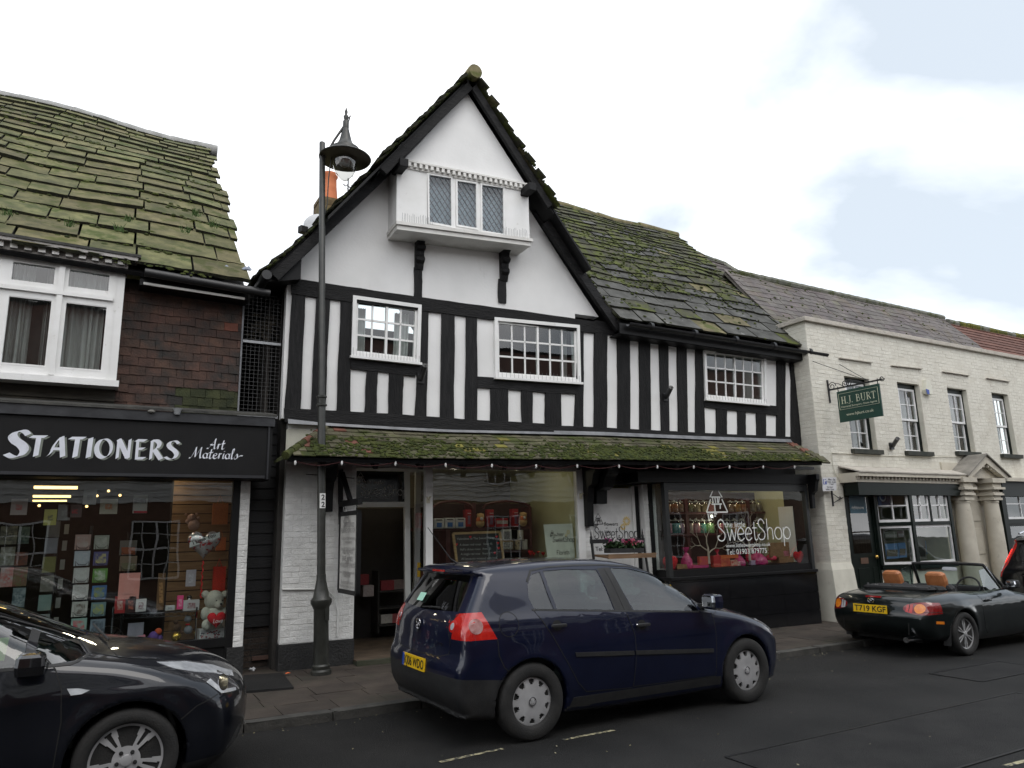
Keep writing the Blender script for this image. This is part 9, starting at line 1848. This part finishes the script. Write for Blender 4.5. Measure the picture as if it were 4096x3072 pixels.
def branch(mb,p,d,r,n,rnd):
    q = p+d;mb.tube([p,p.lerp(q,.5)+Vector((rnd.uniform(-.015,.015),0,rnd.uniform(-.01,.01))),q],[r,r*.85,r*.7],6)
    if n: 
        for s in (-1,1): branch(mb,q,Matrix.Rotation(s*rnd.uniform(.35,.7),3,'Y') @ d*rnd.uniform(.6,.78)+Vector((0,rnd.uniform(-.03,.03),.02)),r*.62,n-1,rnd)
for i,(b,h,lab) in enumerate((((705,1090),(690,880),'bare pale branch standing left in the bay window display'),((1235,1050),(1225,830),'bare pale branch standing right in the bay window display'))): rnd = random.Random(31+i);p = fg(*zk(*b));e = fg(*zk(*h));mb = MB();mb.tube([p,p.lerp(e,.5),e],[.024,.019,.016],7);branch(mb,e,Vector((-.02,0,.17)),.013,4,rnd);branch(mb,e-UZ*.06,Vector((-.17,0,.10)),.012,3,rnd);branch(mb,e-UZ*.1,Vector((.17,0,.09)),.012,3,rnd);tag(mb.build('decorative_branch',flat('pale_branch',(.45,.38,.31),.8),None,smooth=60,fix=False),lab,'branch','decorative branches')
wick = pm('wicker',(.20,.10,.04),(.30,.16,.07),scale=60,rough=.8,bump=1,bscale=80,stretch=(.3,1,1))
for r,a,d,nm,lab,cat in (((290,1098,445,1182),wick,.16,'wicker_basket','small wicker basket at the left of the bay display','basket'),((1500,812,1750,1005),wick,.04,'hamper_lid','open wicker hamper lid at the right of the bay display','hamper'),((1620,1000,1805,1072),wick,.2,'wicker_hamper','low wicker hamper in front of its open lid','hamper'),((580,995,700,1110),pcol((.42,.03,.08),(.5,.1,.02),30),.05,'chocolate_box','pink and gold chocolate box by the left branch','box'),((765,985,860,1140),pcol((.40,.02,.02)),.08,'chocolate_box','tall red box in the middle of the bay display','box'),((860,975,1085,1020),pcol((.55,.09,.02),(.65,.16,.03),40),.06,'chocolate_box','long orange box behind the bay display','box'),((985,1040,1075,1130),pcol((.50,.03,.03),(.6,.4,.3),30),.05,'chocolate_box','red and cream box front centre of the bay display','box'),((1075,1060,1170,1122),pcol((.6,.52,.48),(.5,.1,.1),50),.05,'chocolate_box','cream spotted box beside the red and cream one','box'),((1250,1045,1340,1110),pcol((.40,.30,.42)),.05,'bottle_pack','pack of small lilac bottles in the bay display','bottles'),((1675,922,1755,990),pcol((.60,.16,.22)),.05,'pink_gift','pink gift box on the wicker hamper','gift box'),((860,1020,980,1135),pcol((.45,.06,.04),(.55,.14,.05),20),.06,'chocolate_box','orange red bag left of the centre boxes','gift bag'),((480,1105,700,1150),pcol((.42,.03,.14)),.1,'magenta_tray','low magenta tray below the left branch','tray')): pbox(nm,lab,cat,zk,r,0,d,a,None,0,None,fg)
cel = pm('red_cellophane',(.38,.01,.03),(.62,.03,.10),scale=16,rough=.2,bump=1,bscale=22);mag = pm('magenta_cellophane',(.36,.02,.10),(.55,.05,.2),scale=16,rough=.25,bump=1,bscale=22)
for x,y,w,h,mt,lab in ((460,1165,130,290,mag,'pink cellophane wrapped gift cone left of the branch'),(865,1130,90,230,cel,'orange red cellophane gift right of the left branch'),(1150,1125,120,190,mag,'magenta cellophane gift behind the spotted box'),(1270,1060,70,170,cel,'slim red cellophane gift by the right branch'),(1390,1115,190,230,mag,'large magenta cellophane gift left of the hamper'),(1955,1045,100,190,cel,'red cellophane bottle gift at the right end of the bay'),(1560,1045,110,120,cel,'red sweets bag before the hamper'),(240,1165,120,210,cel,'red cellophane gift behind the left basket')):
    c = fg(*zk(x,y));k = (fg(*zk(x+w,y))-c).length/2;hz = fg(*zk(x,y-h)).z-c.z;tag(MB().lathe([(k*.85,0),(k,hz*.2),(k*.85,hz*.45),(k*.4,hz*.68),(k*.16,hz*.76),(k*.5,hz*.92),(k*.55,hz)],c+IN*.08,UZ,11).build('cellophane_gift',mt,None,smooth=70),lab,'gift','cellophane gifts')
for x,y,s,lab in ((200,1085,.16,'big red heart box at the left end of the bay'),(1868,1000,.14,'big red heart box at the right end of the bay')): tag(heart_mesh(fg(*zk(x,y)),s,.05,28).build('heart_box',red,None,smooth=60),lab,'heart box','heart boxes')
# ---- lit lamps inside the shops
m_bulb = pm('lit_bulb',(1,.85,.62),rough=.4,emit=14)
def lampin(p,w,par): 
    MB().ball(p,.022,8).build('ceiling_lamp',m_bulb,par);l = bpy.data.lights.new('shop_lamp','POINT');l.energy = w;l.color = (1,.84,.62);l.shadow_soft_size = .06;o = bpy.data.objects.new('shop_lamp',l);COL.objects.link(o);o.location = p-UZ*.05
for x in (8.9,9.9,10.8): lampin(T.p(x,2.73,-.35),4.5,HOUSE)
for x,o_2 in ((4.8,-.6),(5.9,-.6),(3.6,-1.2)): lampin(T.p(x,2.74,o_2),3,HOUSE)
lampin(T.p(10,1.95,-.62),2,HOUSE)
for x in (-.3,.7): lampin(Vector((x,10.5,2.6)),5,STA)
# ---- flower stand before the second door
fs = lambda px,py: T(px,py,.45);FSN = thing('flower_stand','black iron flower stand with wooden shelf before the white door','plant stand',fs(*zj(900,1500)))
for a,b,t in (((285,640),(395,1500),'post'),((1560,600),(1720,1500),'post')): p,q = fs(*zj(*a)),fs(*zj(*b));p = p+IN*.15;q = Vector((q.x,q.y,gz(q.x)+PH));MB().bar(p,q,.03,.03).build('post',m_iron,FSN);MB().lathe([(.018,0),(.022,.02),(.01,.05),(.012,.06),(.002,.13)],p,UZ,8).build('finial',m_iron,FSN)
MB().bar(fs(*zj(235,715))+IN*.12,fs(*zj(1570,675))+IN*.12,.03,.06).build('top_rail',m_iron,FSN);p,q = fs(*zj(560,1085)),fs(*zj(1730,1045));p0 = fs(*zj(300,985))+IN*.2;wd_ = pm('shelf_wood',(.12,.07,.035),(.2,.12,.065),scale=5,stretch=(.5,4,4),rough=.7);MB().prism([p,q,q+IN*.30,p0.lerp(p+IN*.30,.5)],UZ*-.03).build('shelf',wd_,FSN);MB().bar(p+TN*.01,q+TN*.01,.02,.07).build('shelf_edge',wd_,FSN)
z2_ = .42;MB().prism([Vector((p.x,p.y,z2_))+TN*.15,Vector((q.x,q.y,z2_))+TN*.15,Vector((q.x,q.y,z2_))+IN*.15,Vector((p.x,p.y,z2_))+IN*.15],UZ*-.03).build('shelf',wd_,FSN)
def flowers(label,a,b,n,cols,h,seed):
    rnd = random.Random(seed);R__ = thing('flower_tray',label,'flowers',a,'trays of flowers on the stand');MB().prism([a+TN*.08,b+TN*.08,b+IN*.10,a+IN*.10],UZ*.07).build('tray',m_trim,R__);lf = MB();hs_ = {}
    for i in range(n*9): p = a.lerp(b,rnd.random())+IN*rnd.uniform(-.08,.1)+UZ*(.07+rnd.uniform(0,h*.55));d = Vector((rnd.uniform(-1,1),rnd.uniform(-1,.2),rnd.uniform(.1,.8))).normalized()*.04;s = d.cross(Vector((rnd.uniform(-1,1),rnd.uniform(-1,1),1))).normalized()*.025;lf.add([p-d,p+s,p+d,p-s],[(0,1,2,3)])
    tag(lf.build('leaves',flat('leaf_green',(.025,.055,.018),.6) if 'leaf_green' not in MATS else MATS['leaf_green'],R__,fix=False),kind='stuff')
    for i in range(n):
        t = (i+rnd.random())/n;p = a.lerp(b,t)+IN*rnd.uniform(-.07,.08)+UZ*(h*.7+rnd.uniform(0,h*.5));c = cols[int(t*len(cols)*.999)] if rnd.random() < .75 else rnd.choice(cols);mb = hs_.setdefault(c,MB())
        for k in range(5): v = Vector((rnd.uniform(-1,1),rnd.uniform(-1,.3),rnd.uniform(-.3,1))).normalized()*.028;s = v.cross(Vector((.3,1,.2))).normalized()*.018;mb.add([p,p+v*.6+s,p+v*1.2,p+v*.6-s],[(0,1,2,3)])
    for c,mb in hs_.items(): tag(mb.build('blooms',pcol(c,tuple(min(1,v*1.2) for v in c),40),R__,fix=False),kind='stuff')
flowers('tray of white, pink and red cyclamen on the stand shelf',fs(*zj(650,1000))+IN*.1,fs(*zj(1480,985))+IN*.1,60,[(.30,.03,.16),(.70,.66,.66),(.62,.22,.36),(.55,.04,.14),(.62,.12,.20),(.62,.30,.40)],.17,3)
flowers('tray of yellow, pink and white flowers low on the stand',Vector((lerp(p.x,q.x,.55),p.y,z2_+.45))+TN*.05,Vector((q.x+.12,q.y,z2_+.28))+TN*.1,46,[(.6,.25,.42),(.7,.68,.6),(.75,.55,.03),(.72,.5,.03)],.16,5)
# ---- property boards in the agents' window
PB = thing('property_display','property photo cards hanging in the agents window','display',(14.5,9.0,.9));fa = lambda px,py: atY(px,py,9.35)
for r,a,b in (((870,495,980,630),(.12,.26,.5),(.12,.11,.08)),((985,488,1050,620),(.12,.26,.5),(.14,.12,.09)),((1225,470,1275,590),(.2,.34,.5),(.14,.14,.08)),((1275,465,1372,590),(.2,.34,.5),(.18,.16,.10)),((860,390,970,450),(.16,.17,.14),(.3,.3,.28)),((975,385,1030,445),(.2,.15,.15),(.3,.3,.3)),((1250,345,1352,425),(.45,.45,.45),(.1,.12,.25)),((1120,245,1180,305),(.3,.33,.38),(.2,.25,.35)),((1075,450,1225,640),(.30,.30,.28),(.06,.06,.06))):
    o = pbox('property_card',None,None,zu,r,0,.01,pcol(a,tuple(k*1.1 for k in a)),parent=PB,fn=fa);x0,y0,x1,y1 = r;pprint(o,zu,(x0+6,lerp(y0,y1,.4),x1-6,lerp(y0,y1,.85)),0,pcol(b,tuple(k*1.5 for k in b),50),fa)
o = pbox('window_sticker','blue estate agents sticker with round emblem in the upper left pane','sticker',zu,(798,38,918,160),9.04,.003,pcol((.03,.06,.16)));cc = atY(*zu(840,75),9.03);ring_disc('emblem',pcol((.45,.55,.65)),o,cc,NY,.0,.11,.003);ring_disc('emblem_ring',pcol((.03,.09,.28)),o,cc+NY*.004,NY,.0,.075,.003)
